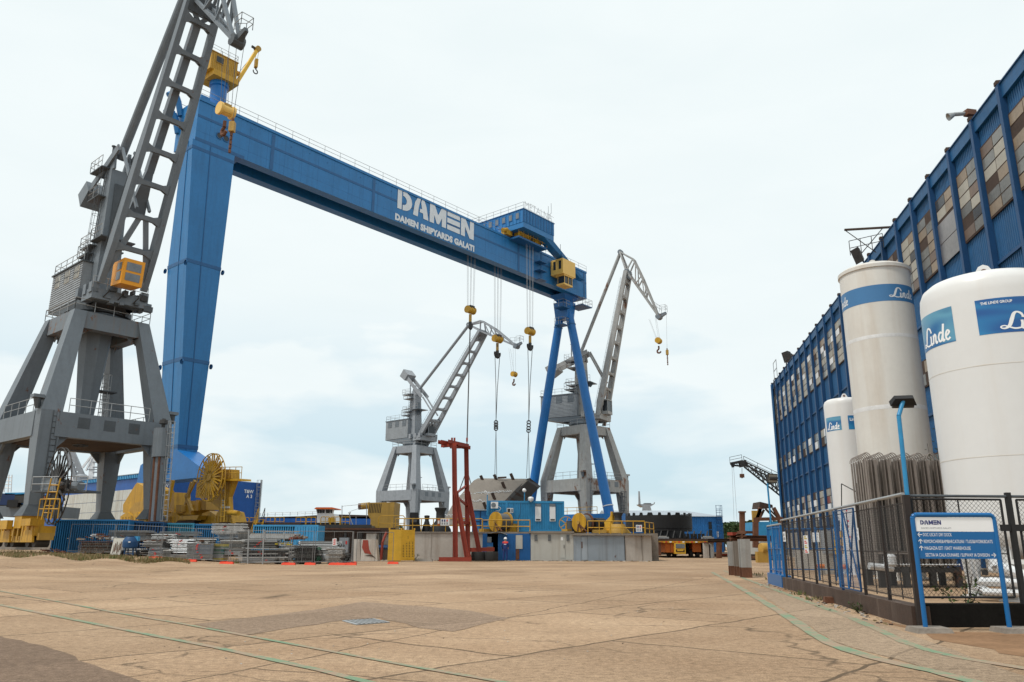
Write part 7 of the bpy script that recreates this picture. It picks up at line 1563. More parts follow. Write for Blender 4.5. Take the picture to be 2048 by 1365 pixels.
gt.bar(FF(ga, .09, FT - .1), FF((ga + gb) / 2, .09, KH + .1), .025, .025, 'blue_trim'); gt.bar(FF((ga + gb) / 2, .09, FT - .1), FF(ga, .09, KH + .1), .025, .025, 'blue_trim'); chain(gt, lambda x, z: FF(x, .095, z), ga, gb, KH + .1, FT - .08, .08, .002, 'blue_trim'); gt.build('gate', fn)
# blue end of the fence
bf = thing('fence_cage', 'bright blue fence section on a blue kerb at the far end of the brown fence', 'fence', FF((tB + tE) / 2)); ze = 1.78
RD = V((FN.x, FN.y, 0)) * -1
m_ = MB('blue_sign'); m_.hexa([FF(tB + .02, .14), FF(tE, .14), FF(tE, -.14), FF(tB + .02, -.14), FF(tB + .02, .14, .34), FF(tE, .14, .34), FF(tE, -.14, .34), FF(tB + .02, -.14, .34)], 'blue_sign'); m_.build('kerb', bf)
m_ = MB('blue_sign')
for f in (0, .3, .55, .62, 1): m_.bar(FF(tB + .1 + (tE - tB - .15) * f, .03, .34), FF(tB + .1 + (tE - tB - .15) * f, .03, ze), .07 if f in (0, 1, .55) else .04, .07, 'blue_sign', FD)
for f in (.1, .2, .4, .48, .75, .88): m_.tube(FF(tB + .1 + (tE - tB - .15) * f, .03, .36), FF(tB + .1 + (tE - tB - .15) * f, .03, ze), .014, 'blue_sign', 5)
for z in (.45, 1.1, ze - .05): m_.bar(FF(tB + .1, .03, z), FF(tE - .05, .03, z), .035, .035, 'blue_sign')
E0 = FF(tE - .05, .03)
for k in range(5): q = E0 + RD * (.5 * k); m_.bar(q + V((0, 0, .1)), q + V((0, 0, ze)), .05, .05, 'blue_sign')
for z in (.45, 1.1, ze - .05): m_.bar(E0 + V((0, 0, z)), E0 + RD * 2 + V((0, 0, z)), .035, .035, 'blue_sign')
m_.tube(FF(tB + .05, .03, ze + .03), FF(tE - .02, .03, ze + .03), .03, 'galv', 8); m_.build('bars', bf)
# fence facing the camera
GD = V((.998, .06, 0)).normalized(); K1 = K0 + V((.05, -.02, 0))
def HF(x, o=0, z=0): return K1 + GD * x + V((-GD.y, GD.x, 0)) * o + V((0, 0, z))
fs = thing('chain_link_fence', 'dark chain link fence panels on a black kerb behind the blue direction sign', 'fence', HF(2.5))
m_ = MB('kerb_black'); m_.hexa([HF(.02, -.13), HF(6.5, -.13), HF(6.5, .13), HF(.02, .13), HF(.02, -.13, .33), HF(6.5, -.13, .33), HF(6.5, .13, .33), HF(.02, .13, .33)], 'kerb_black'); m_.build('kerb_wall', fs)
def hx(px): return (PL(px, 1050, K1, V((-GD.y, GD.x, 0))) - K1).dot(GD)
xp = hx(2024)
for x in (xp, xp + 1.9, xp + 3.8): m_ = MB('black'); m_.bar(HF(x, 0, .2), HF(x, 0, FT + .06), .07, .07, 'black', GD); m_.build('post', fs)
m_ = MB('black'); m_.tube(HF(0, 0, FT), HF(6.5, 0, FT), .022, 'grey_crane_dark', 8); m_.build('top_rail', fs)
for a, b in ((.06, xp - .13), (xp + .13, xp + 1.77), (xp + 2.03, xp + 3.7)):
    m_ = MB('black'); zl, zh = .42, FT - .05
    m_.path([HF(a, 0, zl), HF(b, 0, zl), HF(b, 0, zh), HF(a, 0, zh), HF(a, 0, zl)], .018, 'black', 6)
    x = a + (b - a) * .52; m_.tube(HF(x, 0, zl), HF(x, 0, zh), .012, 'black', 5); m_.tube(HF(a, 0, 1.06), HF(b, 0, 1.06), .009, 'black', 5); chain(m_, lambda x_, z_: HF(x_, .01, z_), a, b, zl, zh, .072, .0030, 'black'); m_.build('mesh_panel', fs)
m_ = MB('black'); m_.box(HF(xp, 0, 1.45), (.36, .05, .1), 'black'); m_.build('bracket', fs)
# placards
def placard(px0, px1, py0, py1, label, cols):
    m = MB('white'); t0_, t1_ = fy(px0), fy(px1); p = PL((px0 + px1) / 2, py0, K0 + FN * .12, FN); q = PL((px0 + px1) / 2, py1, K0 + FN * .12, FN); z1, z0 = p.z, q.z; a, b = FF(t0_, .075, 0), FF(t1_, .075, 0)
    m.hexa([a + V((0, 0, z0)), b + V((0, 0, z0)), b - FN * .008 + V((0, 0, z0)), a - FN * .008 + V((0, 0, z0)), a + V((0, 0, z1)), b + V((0, 0, z1)), b - FN * .008 + V((0, 0, z1)), a - FN * .008 + V((0, 0, z1))], 'white')
    n = len(cols)
    for i, c in enumerate(cols):
        for j in range(2):
            za = z0 + (z1 - z0) * (i + .16 + .4 * j) / n; zb2 = za + (z1 - z0) * .26 / n; A = a.lerp(b, .18) + FN * .002; B = a.lerp(b, .82 - .2 * (j % 2)) + FN * .002; m.face([A + V((0, 0, za)), B + V((0, 0, za)), B + V((0, 0, zb2)), A + V((0, 0, zb2))], c)
    return tag(m.build('safety_placard'), label, 'placard', 'white placards on the brown fence')
placard(1622, 1630.5, 1070, 1108, 'tall placard with yellow and red pictograms on the brown fence', ('letter_red', 'yellow_plank', 'letter_red', 'yellow_plank'))
placard(1641, 1645, 1064, 1084, 'left of two small white placards before the blue door', ('letter_grey', 'letter_grey', 'letter_grey'))
placard(1649.5, 1654, 1064, 1084, 'right of two small white placards before the blue door', ('letter_grey', 'letter_grey', 'letter_grey'))
placard(1731.5, 1737, 1054, 1080, 'white placard on the fence post right of the blue gate', ('letter_grey', 'letter_grey', 'letter_grey'))
placard(1580, 1585, 1062, 1083, 'plain white placard by the blue end of the brown fence', ('galv',))
# sign
sg = thing('direction_sign', 'blue framed direction sign with white header on two posts before the fence', 'sign', V((6.5, 11.75, 0)))
sA = AT(1852, 11.75, 0); sB = AT(2020, 11.75, 0); sd = (sB - sA); sd.z = 0; sL = sd.length; sd.normalize(); zS1 = PT(1835, 1030, 11.75).z
SP = lambda x, z, o=0: sA + sd * x + V((0, -o, z))
fr_ = MB('blue_sign'); wd = .075
def roundbox(mb, x0, x1, z0, z1, o, d, m): mb.hexa([SP(x0, z0, o), SP(x1, z0, o), SP(x1, z0, o - d), SP(x0, z0, o - d), SP(x0, z1, o), SP(x1, z1, o), SP(x1, z1, o - d), SP(x0, z1, o - d)], m)
rr_ = .06
pts = [SP(0, .06), SP(0, zS1 - rr_)] + [SP(rr_ - rr_ * math.cos(R_(a)), zS1 - rr_ + rr_ * math.sin(R_(a))) for a in (30, 60, 90)] + [SP(sL - rr_ + rr_ * math.sin(R_(a)), zS1 - rr_ + rr_ * math.cos(R_(a))) for a in (0, 30, 60, 90)] + [SP(sL, .06)]
fr_.path(pts, .033, 'blue_sign', 14); fr_.build('frame', sg, smooth=60)
zh0, zh1 = zS1 - .235, zS1 - .035; m_ = MB('white'); roundbox(m_, .03, sL - .03, zh0, zh1, .012, .024, 'letter_clean'); stencil(m_, SP(.10, zh1 - .105, .0135), sd * .30, V((0, 0, .062)), 'letter_navy', V((0, 0, 0))); flat_text(m_, 'DAMEN SHIPYARDS GALATI', SP(.105, zh0 + .035, .0135), sd * .43, V((0, 0, .024)), 'letter_grey', .0); m_.build('header_panel', sg)
zp0 = zh0 - .38; m_ = MB('blue_sign'); roundbox(m_, .03, sL - .03, zp0, zh0 - .003, .010, .02, 'blue_sign')
TX = [('DOC USCAT/ DRY DOCK', .125, .56), ('REMORCHERE&AMBARCATIUNI / TUGS&WORKBOATS', .125, 1.165), ('MAGAZIA EST / EAST WAREHOUSE', .125, .82), ('SECTIA IA CALA DUNARE / SLIPWAY IA DIVISION', .125, 1.09)]
lx = sL / 1.24
for i, (s_, a, b) in enumerate(TX): flat_text(m_, s_, SP(a * lx, zh0 - .068 - .094 * i, .0125), sd * ((b - a) * lx), V((0, 0, .046)), 'letter_clean', .0)
def arrow(x, z, ang, s=.034):
    c, sn = math.cos(ang), math.sin(ang); tr_ = lambda a, b: SP(x + (a * c - b * sn) * s, z + (a * sn + b * c) * s, .0125)
    m_.face([tr_(-1, -.14), tr_(.8, -.14), tr_(.8, .14), tr_(-1, .14)], 'letter_clean'); m_.face([tr_(1, 0), tr_(.8, .25), tr_(.1, .95), tr_(-.1, .75), tr_(.62, 0)], 'letter_clean'); m_.face([tr_(1, 0), tr_(.62, 0), tr_(-.1, -.75), tr_(.1, -.95), tr_(.8, -.25)], 'letter_clean')
arrow(.075 * lx, zh0 - .045, math.pi); arrow(.075 * lx, zh0 - .139, math.pi / 2); arrow(.075 * lx, zh0 - .233, math.pi / 2); arrow(1.155 * lx, zh0 - .327, 0); m_.build('direction_panel', sg)
for px, lab_, w in ((1857, 'flat concrete foot under the left post of the direction sign', .26), (2028, 'flat concrete foot under the right post of the direction sign', .26)):
    p = AT(px, 11.75, 0); m_ = MB('concrete'); m_.hexa([p + V(q) for q in ((-w, -.22, 0), (w, -.2, 0), (w + .02, .2, 0), (-w + .02, .2, 0), (-w + .02, -.2, .07), (w - .03, -.18, .065), (w, .18, .07), (-w + .04, .18, .07))], 'concrete_old'); tag(m_.build('footing_slab'), lab_, 'concrete foot')
# lamp posts
def lamp(base, elbow, head, hd, label, m='blue_pipe', w=.42, h=.3, rp=.04):
    root = thing('flood_lamp_post', label, 'lamp post', base); m_ = MB(m); m_.path([base, elbow, head], rp, m, 10); m_.build('pole', root, smooth=60)
    d = V(hd).normalized(); m_ = MB('black'); x, y = flood(m_, head + d * .08, d, w, h, .14, 'black'); m_.tube(head + d * .1 - x * w * .4, head + d * .1 + x * w * .4, .06, 'dark_steel', 8); hb_ = m_.build('lamp_head', root); m_ = MB('window_grey'); p = head + d * .085; m_.hexa([p - x * w * .42 - y * h * .4, p + x * w * .42 - y * h * .4, p + x * w * .42 + y * h * .4, p - x * w * .42 + y * h * .4, p - x * w * .42 - y * h * .4 + d * .01, p + x * w * .42 - y * h * .4 + d * .01, p + x * w * .42 + y * h * .4 + d * .01, p - x * w * .42 + y * h * .4 + d * .01], 'pane_pale'); m_.build('lens', hb_)
b = FF(-.12, .0, 0); lamp(b, PT(1797.5, 832, 12.55), PT(1807, 800, 12.6), (.15, .75, -.62), 'bright blue lamp post with a black flood lamp in front of the tall cream tank', w=.40, h=.11, rp=.034)
b = AT(1553, 27.2, 0); lamp(b, PT(1535, 970, 27.2), PT(1542, 957, 27.2), (.35, -.85, -.15), 'thin blue lamp post with a square flood lamp at the far end of the fence', w=.40, h=.32, rp=.03)
# yard inside the fence
m_ = MB('concrete'); p = AT(1596, 46, 0); q = AT(1650, 44, 0); m_.hexa([p, q, q + V((0, .4, 0)), p + V((0, .4, 0)), p + V((0, 0, 1.0)), q + V((0, 0, 1.0)), q + V((0, .4, 1.0)), p + V((0, .4, 1.0))], 'concrete'); tag(m_.build('low_wall'), 'low pale concrete wall behind the brown fence near the blue end', 'wall')
m_ = MB('orange'); m_.tube(AT(1636, 36, .35), AT(1692, 34.5, .35), .09, 'orange', 10); 
for px in (1645, 1680): m_.box(AT(px, 35.2, .14), (.2, .2, .28), 'concrete')
tag(m_.build('orange_pipe'), 'orange pipe on low supports behind the brown fence', 'pipe')
cbx = thing('control_cabinet', 'grey control cabinet with gauges and yellow labels left of the small tank', 'cabinet', AT(1672, 33, .4)); m_ = MB('grey_mid'); m_.box(AT(1664, 33, 1.35), (.7, .4, .9), 'grey_mid'); m_.box(AT(1664, 33, .5), (.5, .3, .8), 'concrete'); m_.build('body', cbx)
m_ = MB('yellow_plank'); 
for i in range(3): m_.box(AT(1677, 32.7, 1.0 + .32 * i), (.34, .03, .24), 'yellow_clean')
m_.bar(AT(1677, 32.8, 0), AT(1677, 32.8, 2.2), .08, .08, 'dark_steel'); m_.path([AT(1670, 33, 1.8), AT(1668, 33, 2.3), AT(1676, 33, 2.35), AT(1680, 33, 1.4)], .04, 'silver', 6); m_.build('gauge_panel', cbx)
m_ = MB('galv'); m_.path([AT(1684, 27, 0), PT(1683, 968, 27), PT(1742, 1000, 25)], .018, 'dark_steel', 5); tag(m_.build('sampling_pipe'), 'thin bent pipe rising before the small white tank', 'pipe')
def plant(c, h, n, sp, label, leafs=.09, nm='shrub'):
    root = thing(nm, label, 'plant', c); m = MB('leaf'); s = MB('bark'); R = random.Random(int(c.x * 100))
    for i in range(max(3, n // 30)):
        top = c + V((R.gauss(0, sp), R.gauss(0, sp), h * R.uniform(.6, 1))); s.tube(c, top, .008, 'bark', 4)
        for j in range(30): 
            p = c.lerp(top, R.uniform(.15, 1)) + V((R.gauss(0, sp * .25), R.gauss(0, sp * .25), R.gauss(0, h * .05))); a = V((R.uniform(-1, 1), R.uniform(-1, 1), R.uniform(-.3, .8))).normalized() * leafs * R.uniform(.5, 1.2); b = a.cross(V((R.random(), R.random(), 1))).normalized() * leafs * .22; m.add([p, p + a * .5 + b, p + a, p + a * .5 - b], [(0, 1, 2, 3)], 'leaf' if R.random() < .7 else 'grass')
    m.build('leaves', root); s.build('stem', root)
plant(AT(1932, 14.0, 0), .8, 120, .2, 'sparse green weed growing inside the fence below the near tank', .11)
plant(AT(828, 61.9, 0), .6, 160, .2, 'small dark green bush against the yellow cabinet', .12)
cl = PT(1874, 903, 27); plant(V((cl.x, cl.y, 0)), cl.z + .4, 520, .20, 'tall thin climbing plant between the cream tank and the near white tank', .14)
plant(AT(1752, 14.9, 0) + FN * .3, .22, 90, .12, 'small weed growing at the foot of the brown kerb wall', .06)
m_ = MB('rust'); p = AT(1667, 17.6, 0) + FN * .1; m_.hexa([p + V(q) for q in ((-.1, -.07, 0), (.1, -.07, 0), (.1, .07, 0), (-.1, .07, 0), (-.09, -.06, .13), (.08, -.07, .12), (.09, .06, .13), (-.08, .06, .13))], 'rust'); tag(m_.build('brick'), 'broken red brown brick lying at the foot of the brown kerb wall', 'brick')
# =================================================================== MIDDLE RIGHT BACKGROUND
# H-beam columns
for (px0, px1, Y, zt_, lab_) in ((1461, 1474, 34.2, 1.36, 'grey steel column with a rusty foot, leftmost of three short columns'), (1473, 1488, 33.2, 1.38, 'brown grey steel column, middle one of three short columns'), (1484, 1506, 31.6, 1.44, 'wide pale steel column with a rusty foot, nearest of three short columns')):
    m_ = MB('grey_old'); a, b = AT(px0 + 1, Y, 0), AT(px1 - 1, Y, 0); w = (b - a).length; c = (a + b) / 2; mz = lambda z0, z1, m: (m_.bb((a.x, Y, z0), (b.x, Y + .04, z1), m), m_.bb((a.x, Y + .3, z0), (b.x, Y + .34, z1), m), m_.bb((c.x - .02, Y + .042, z0), (c.x + .02, Y + .298, z1), m))
    mz(.38, zt_, 'grey_old' if px0 != 1473 else 'primer'); mz(.0, .378, 'rust'); tag(m_.build('steel_column'), lab_, 'steel column', 'short steel columns by the blue fence')
m_ = MB('rust'); a = AT(1459, 34, 1.42); 
def hb_(mb, p, q, w, h, m): mb.bar(p, q, w, h * .12, m); d = V((0, 0, h * .45)); mb.bar(V(p) + d, V(q) + d, w, h * .12, m); mb.bar(V(p), V(q), w * .15, h * .9, m)
hb_(m_, AT(1460, 34.4, 1.5), AT(1542, 36, 1.5), .3, .26, 'rust'); hb_(m_, AT(1484, 31.8, 1.56), AT(1478, 36, 1.56), .35, .2, 'rust'); m_.box(AT(1470, 34.4, 1.68), (.5, .4, .12), 'red_frame', .3); m_.box(AT(1490, 33, 1.72), (.5, .4, .1), 'rust', .7)
tag(m_.build('steel_beam'), 'rusty steel beams lying across the tops of the short columns', 'steel beam')
m_ = MB('rust'); p = AT(1485, 58, 0); q = AT(1484, 58, PT(1484, 1023, 58).z); m_.bar(p, q, .34, .3, 'rust'); m_.bar(q - V((0, 0, .1)), q, .46, .4, 'rust'); tag(m_.build('steel_column'), 'single tall rusty steel column rising behind the short columns', 'steel column')
# transporter
tp = thing('transporter', 'orange and yellow heavy load transporter with a low cab under the black ring', 'transporter', AT(1373, 88, 0)); YT = 86
q = lambda px, z, dy=0: AT(px, YT + dy, z)
def tb(mb, a, b, z0, z1, dy, d, m): x0, x1 = q(a, (z0 + z1) / 2, dy).x, q(b, (z0 + z1) / 2, dy).x; mb.bb((x0, YT + dy, z0), (x1, YT + dy + d, z1), m)
m_ = MB('rust_dark'); tb(m_, 1316, 1432, 1.72, 1.95, 0, 16, 'rust_dark'); tb(m_, 1318, 1425, 1.52, 1.715, -.1, 16, 'yellow')
for i in range(12): tb(m_, 1322 + 8.6 * i, 1326 + 8.6 * i, 1.56, 1.68, -.14, .03, ('orange', 'letter_red', 'white')[i % 3])
tb(m_, 1331, 1424, .36, 1.5, 2.4, 12, 'black'); tb(m_, 1403, 1424, .3, 1.5, 1.0, 2, 'black'); m_.build('deck', tp)  # added black boxes stand in for dense wheels and shade below the deck
m_ = MB('orange'); tb(m_, 1330, 1349.5, .55, 1.5, .2, 6, 'orange'); tb(m_, 1341, 1341.6, .6, 1.45, .17, .03, 'rust'); tb(m_, 1385, 1402, .6, 1.5, .6, 3, 'orange'); m_.build('engine_housing', tp)
cab_ = MB('yellow_clean'); tb(cab_, 1350, 1371, .42, 1.5, -.5, 2.0, 'yellow_clean'); tb(cab_, 1354, 1367, .62, .7, -.53, .03, 'black'); tb(cab_, 1352, 1354, .62, .85, -.53, .03, 'black'); tb(cab_, 1367, 1369, .62, .85, -.53, .03, 'black'); co_ = cab_.build('cab', tp)
w = MB('window_dark'); tb(w, 1351.5, 1369.5, .98, 1.42, -.54, .035, 'window_grey'); w.build('window', co_)
for dy in (1.2, 3.0, 4.8):
    for px in (1334, 1345, 1378, 1391, 1412):
        m_ = MB('tyre'); c = q(px, .42, dy); m_.lathe(c, [(0, 0), (.2, 0), (.25, .03), (.4, .0), (.42, .06), (.42, .3), (.4, .36), (.2, .34), (0, .34)], 'tyre', 20, (1, 0, 0)); m_.build('wheel', tp)
for i, (a, b, lab_) in enumerate(((1317, 1322, 'left white striped support post beside the transporter'), (1408, 1418, 'pale steel support leg at the right front of the transporter'), (1421, 1428, 'grey steel support leg at the far right of the transporter'))):
    m_ = MB('panel_white'); tb(m_, a, b, 0 if i else .25, 1.5, -.8, .5, ('rust', 'concrete_wall', 'grey_old')[i]); tb(m_, a - .6, b + .6, 1.505, 1.6, -.9, .7, 'rust'); tag(m_.build('support_post'), lab_, 'support leg')
for i, (a, b, lab_) in enumerate(((1316, 1338, 'grey white timber piece on the left end of the transporter deck'), (1405, 1428, 'grey white timber piece on the right end of the transporter deck'))):
    m_ = MB('galv'); tb(m_, a, b, 1.97, 2.15, .3, .6, 'galv'); tb(m_, a + 3, b - 5, 2.153, 2.24, .5, .4, 'concrete'); tag(m_.build('timber_piece'), lab_, 'timber')
# black ring section on cradle
rg = thing('steel_ring', 'huge black round steel ring section with lugs on its rim, on a dark base', 'steel ring', AT(1328, 104, 0)); YR = 103; rc_ = AT(1320, YR, 0); rR = (AT(1385, YR, 4).x - AT(1255, YR, 4).x) / 2
zr1 = PT(1320, 1030, YR - rR).z; zr0 = PT(1320, 1062, YR - rR).z
m_ = MB('black_hull'); m_.lathe(rc_, [(rR, zr0), (rR, zr0 + .3), (rR + .04, zr0 + .32), (rR + .04, zr1 - .05), (rR - .05, zr1), (rR - .2, zr1), (rR - .2, zr0)], 'black_hull', 72); m_.build('ring', rg, smooth=40)
for i in range(22): 
    a = 2 * math.pi * i / 22; d = V((math.cos(a), math.sin(a), 0)); m_ = MB('black'); p = rc_ + d * (rR - .1) + V((0, 0, zr1)); s_ = V((-d.y, d.x, 0)) * (.22 if i % 3 else .36); m_.prism([p - s_, p + s_, p + s_ * .7 + V((0, 0, .3)), p - s_ * .7 + V((0, 0, .3))], d * .12, 'black'); m_.build('lug', rg)
m_ = MB('black_hull'); x0, x1 = AT(1290, 98, 2).x, AT(1410, 98, 2).x; m_.bb((x0, 98, .3), (x1, 106, zr0 - .9), 'black_hull'); m_.bb((x0 + 1, 99, zr0 - .897), (x1 - 2.2, 105, zr0 - .003), 'black')
for i in range(9): m_.bar(V((x0 + 1 + .8 * i, 98.1, zr0 - .9)), V((x0 + 1.4 + .8 * i, 98.9, zr0 - .05)), .12, .2, 'black')
for i in range(6): m_.bb((x1 - 2.6 + .45 * i, 97.9, zr0 - .9), (x1 - 2.3 + .45 * i, 98.2, zr0 - .35), 'black')
m_.build('base', rg)
# warehouse far
wh = thing('warehouse', 'low blue warehouse with a pale roof beyond the black ring', 'warehouse', AT(1360, 150, 0)); x0 = AT(1225, 150, 4).x; x1 = AT(1446, 150, 4).x; ze_ = PT(1400, 1033.5, 150).z; m_ = MB('blue_hull'); m_.bb((x0, 150, 0), (x1, 176, ze_), 'blue_trim'); m_.corr((x0, 149.98, 0), (x1 - x0, 0, 0), (0, 0, ze_), 60, .05, (0, -1, 0), 'blue_booth'); m_.build('wall', wh)
zrg = PT(1400, 1022, 163).z; m_ = MB('roof_pale'); m_.add([(x0 - .5, 149.6, ze_), (x1 + .2, 149.6, ze_), (x1 - 4, 163, zrg), (x0 - .5, 163, zrg), (x1 + .2, 176.4, ze_), (x0 - .5, 176.4, ze_)], [(0, 1, 2, 3), (3, 2, 4, 5), (1, 4, 2), (0, 3, 5)], 'roof_pale'); m_.build('roof', wh)
m_ = MB('window_dark'); 
for i in range(3): a, b = AT(1418, 149.9, 3).x, AT(1424.5, 149.9, 3).x; m_.bb((a, 149.8, 1.4 + 1.45 * i), (b, 149.93, 2.7 + 1.45 * i), 'window_dark')
m_.build('window', wh); m_ = MB('white'); a = AT(1434, 149.9, 3).x; m_.bb((a, 149.8, 2.8), (a + .3, 149.92, 3.9), 'white'); m_.build('wall_lamp', wh); m_ = MB('blue_trim'); m_.ladder(V((AT(1440, 149.8, 3).x, 149.7, .3)), V((AT(1440, 149.8, 3).x, 149.7, ze_ + 2)), V((.9, 0, 0)), 'blue_trim', .05, .6, cage=(0, -.6, 0)); m_.build('ladder', wh)
# far ship mast
sm_ = thing('ship_mast', 'far grey ship mast platform with a slim pole above the pale roof', 'ship mast', PT(1293, 1022, 215)); q = lambda px, py, dy=0: PT(px, py, 215 + dy); m_ = MB('grey_mid'); m_.hexa([q(1284, 1024), q(1304, 1024), q(1304, 1024, 3), q(1284, 1024, 3), q(1285, 1014), q(1301, 1014), q(1301, 1014, 3), q(1285, 1014, 3)], 'grey_mid'); m_.prism([q(1277, 1009), q(1310, 1008), q(1304, 1012), q(1300, 1014), q(1285, 1014)], V((0, 4, 0)), 'grey_mid'); m_.prism([q(1288, 1009), q(1303, 1009), q(1302, 1006.5), q(1289, 1006.5)], V((0, 2, 0)), 'grey_crane'); m_.tube(q(1279, 1009), q(1278, 983), .32, 'grey_mid', 8, .22); m_.tube(q(1308, 1008), q(1309, 1005), .15, 'grey_mid', 6); m_.build('mast', sm_)
# lattice crane at the far right
lc = thing('lattice_crane', 'dark lattice boom crane reaching out from behind the factory corner', 'lattice crane', AT(1600, 112, 0)); YC_ = 110; q = lambda px, py, dy=0: PT(px, py, YC_ + dy)
m_ = MB('dark_steel'); T0_ = [q(1488, 926), q(1572, 967), q(1640, 1000)]; B0_ = [q(1492, 933), q(1572, 997), q(1630, 1040)]
for dy in (-.9, .9):
    o = V((0, dy, 0)); m_.path([p + o for p in T0_], .10, 'dark_steel', 6); m_.path([p + o for p in B0_], .12, 'dark_steel', 6); n = 9
    for i in range(n):
        t0_, t1_ = i / n, (i + 1) / n; m_.tube(T0_[0].lerp(T0_[1], t0_) + o, B0_[0].lerp(B0_[1], t0_ + .05) + o, .06, 'dark_steel', 4); m_.tube(B0_[0].lerp(B0_[1], t0_ + .05) + o, T0_[0].lerp(T0_[1], t1_) + o, .06, 'dark_steel', 4)
for i in range(8): t = i / 7; m_.tube(T0_[0].lerp(T0_[1], t) - V((0, .9, 0)), T0_[0].lerp(T0_[1], t) + V((0, .9, 0)), .06, 'dark_steel', 4); m_.tube(B0_[0].lerp(B0_[1], t) - V((0, .9, 0)), B0_[0].lerp(B0_[1], t) + V((0, .9, 0)), .06, 'dark_steel', 4)
m_.bar(q(1484, 922), q(1487, 934), .9, 1.0, 'dark_steel'); m_.rail([T0_[0], T0_[1]], .9, 'dark_steel', .035, 2.2); m_.build('boom', lc)
m_ = MB('dark_steel'); m_.bar(q(1485, 923), q(1461, 928), .5, .35, 'dark_steel'); m_.bar(q(1484, 933), q(1466, 931), .3, .2, 'dark_steel'); m_.bar(q(1466, 930), q(1463, 931), .6, .7, 'black')
for t in (.25, .5, .75): m_.tube(q(1485, 923).lerp(q(1461, 928), t), q(1484, 933).lerp(q(1466, 931), t), .05, 'dark_steel', 4)
m_.rail([q(1484, 921.5), q(1460, 926.5)], .8, 'dark_steel', .03, 1.2); m_.build('jib_head', lc)
m_ = MB('rope'); 
for a, b, c, d in ((1464, 932, 1468, 1040), (1467, 932, 1474, 1040), (1483, 936, 1483.5, 950), (1485, 936, 1484.5, 950)): m_.tube(q(a, b), q(c, d), .02, 'rope_pale', 4)
m_.build('hoist_rope', lc); m_ = MB('yellow_old'); m_.box(q(1484, 952), (.55, .4, .5), 'rust'); m_.tube(q(1484, 953), q(1484, 957), .1, 'dark_steel', 6); m_.build('hook_block', lc); m_ = MB('dark_steel'); m_.bar(q(1575, 985), q(1575, 1096), 1.2, 1.2, 'dark_steel'); m_.bar(q(1568, 997), q(1574, 1030), .3, .3, 'dark_steel'); m_.bar(q(1572, 1020), q(1566, 1036), .15, .15); m_.build('tower', lc)
# rusty trestle
rt_ = thing('steel_trestle', 'rusty steel trestle frame with sloping braces left of the factory corner', 'trestle', AT(1537, 74, 0)); q = lambda px, py, dy=0: PT(px, py, 74 + dy); m_ = MB('rust')
m_.prism([q(1518, 1017), q(1520, 1004), q(1545, 1010), q(1546, 1016)], V((0, 2.2, 0)), 'rust_dark'); m_.build('hopper', rt_); m_ = MB('rust')
for dy in (0, 2.2):
    m_.bar(q(1511, 1096, dy), q(1511, 1036, dy), .45, .4, 'rust'); m_.bar(q(1512, 1040, dy), q(1521, 1016, dy), .3, .3, 'rust'); m_.bar(q(1558, 1036, dy), q(1547, 1016, dy), .3, .3, 'rust'); m_.bar(q(1519, 1038, dy), q(1519, 1018, dy), .3, .3, 'rust'); m_.bar(q(1520, 1036, dy), q(1528, 1020, dy), .18, .18, 'rust_dark'); m_.bar(q(1531, 1018, dy), q(1548, 1036, dy), .16, .16, 'rust_dark'); m_.bar(q(1538, 1018, dy), q(1557, 1038, dy), .12, .12, 'rust_dark'); m_.bar(q(1512, 1039, dy), q(1565, 1038, dy), .35, .3, 'rust'); m_.bar(q(1562, 1096, dy), q(1561, 1038, dy), .35, .4, 'rust')
m_.bar(q(1511, 1040), q(1511, 1040, 2.2), .2, .2, 'rust'); m_.bar(q(1561, 1040), q(1561, 1040, 2.2), .2, .2, 'rust'); m_.box(q(1511, 1033), (.6, .3, 1.0), 'yellow_old'); m_.build('frame', rt_)
m_ = MB('blue_light'); x0, x1 = AT(1519, 105, 2).x, AT(1560, 105, 2).x; m_.bb((x0, 105, 0), (x1, 112, 2.4), 'shed_white'); m_.bb((x0 - .1, 104.9, 2.403), (x1, 112, 4.3), 'blue_light'); m_.bb((x0 - .2, 104.8, 1.5), (x1, 104.95, 1.62), 'rust_dark'); tag(m_.build('small_shed'), 'small shed with a light blue upper half and pale lower half behind the trestle', 'shed')
m_ = MB('yellow_old'); m_.lathe(AT(1520, 62, 1.0), [(0, 0), (.42, .05), (.45, .2), (.45, 1.0), (.36, 1.05), (.36, 1.3), (0, 1.35)], 'yellow_old', 18, (1, .2, 0)); m_.box(AT(1526, 62, .4), (1.0, .6, .8), 'yellow_old'); tag(m_.build('buoy_tank', smooth=40), 'small dull yellow cylinder on a stand behind the short columns', 'cylinder')
R = random.Random(3)
for px, Y, lab_, c in ((1440, 92, 'low stack of red brown steel beams right of the transporter', 'red_frame'), (1460, 95, 'rusty beam stack behind the short columns', 'rust'), (1532, 70, 'mixed steel scrap stack by the blue fence end', 'rust_dark')):
    m_ = MB(c); p = AT(px, Y, 0)
    for i in range(9): m_.bar(p + V((R.uniform(-2.2, -1.2), R.uniform(0, 1), .12 + .17 * (i // 3))), p + V((R.uniform(1.2, 2.2), R.uniform(0, 1), .12 + .17 * (i // 3))), .2, .15, R.choice([c, 'rust', 'rust_dark', 'concrete_old']))
    tag(m_.build('beam_stack'), lab_, 'beam stack')
m_ = MB('rust_dark'); hb_(m_, AT(1415, 84, 1.75), AT(1462, 84, 1.75), .4, .4, 'rust_dark'); m_.bar(AT(1436, 84, 0), AT(1436, 84, 1.6), .3, .3, 'rust'); m_.bar(AT(1441, 85, 0), AT(1441, 85, 1.6), .25, .25, 'rust'); tag(m_.build('beam_trestle'), 'dark horizontal steel beam on two short legs between transporter and columns', 'trestle')
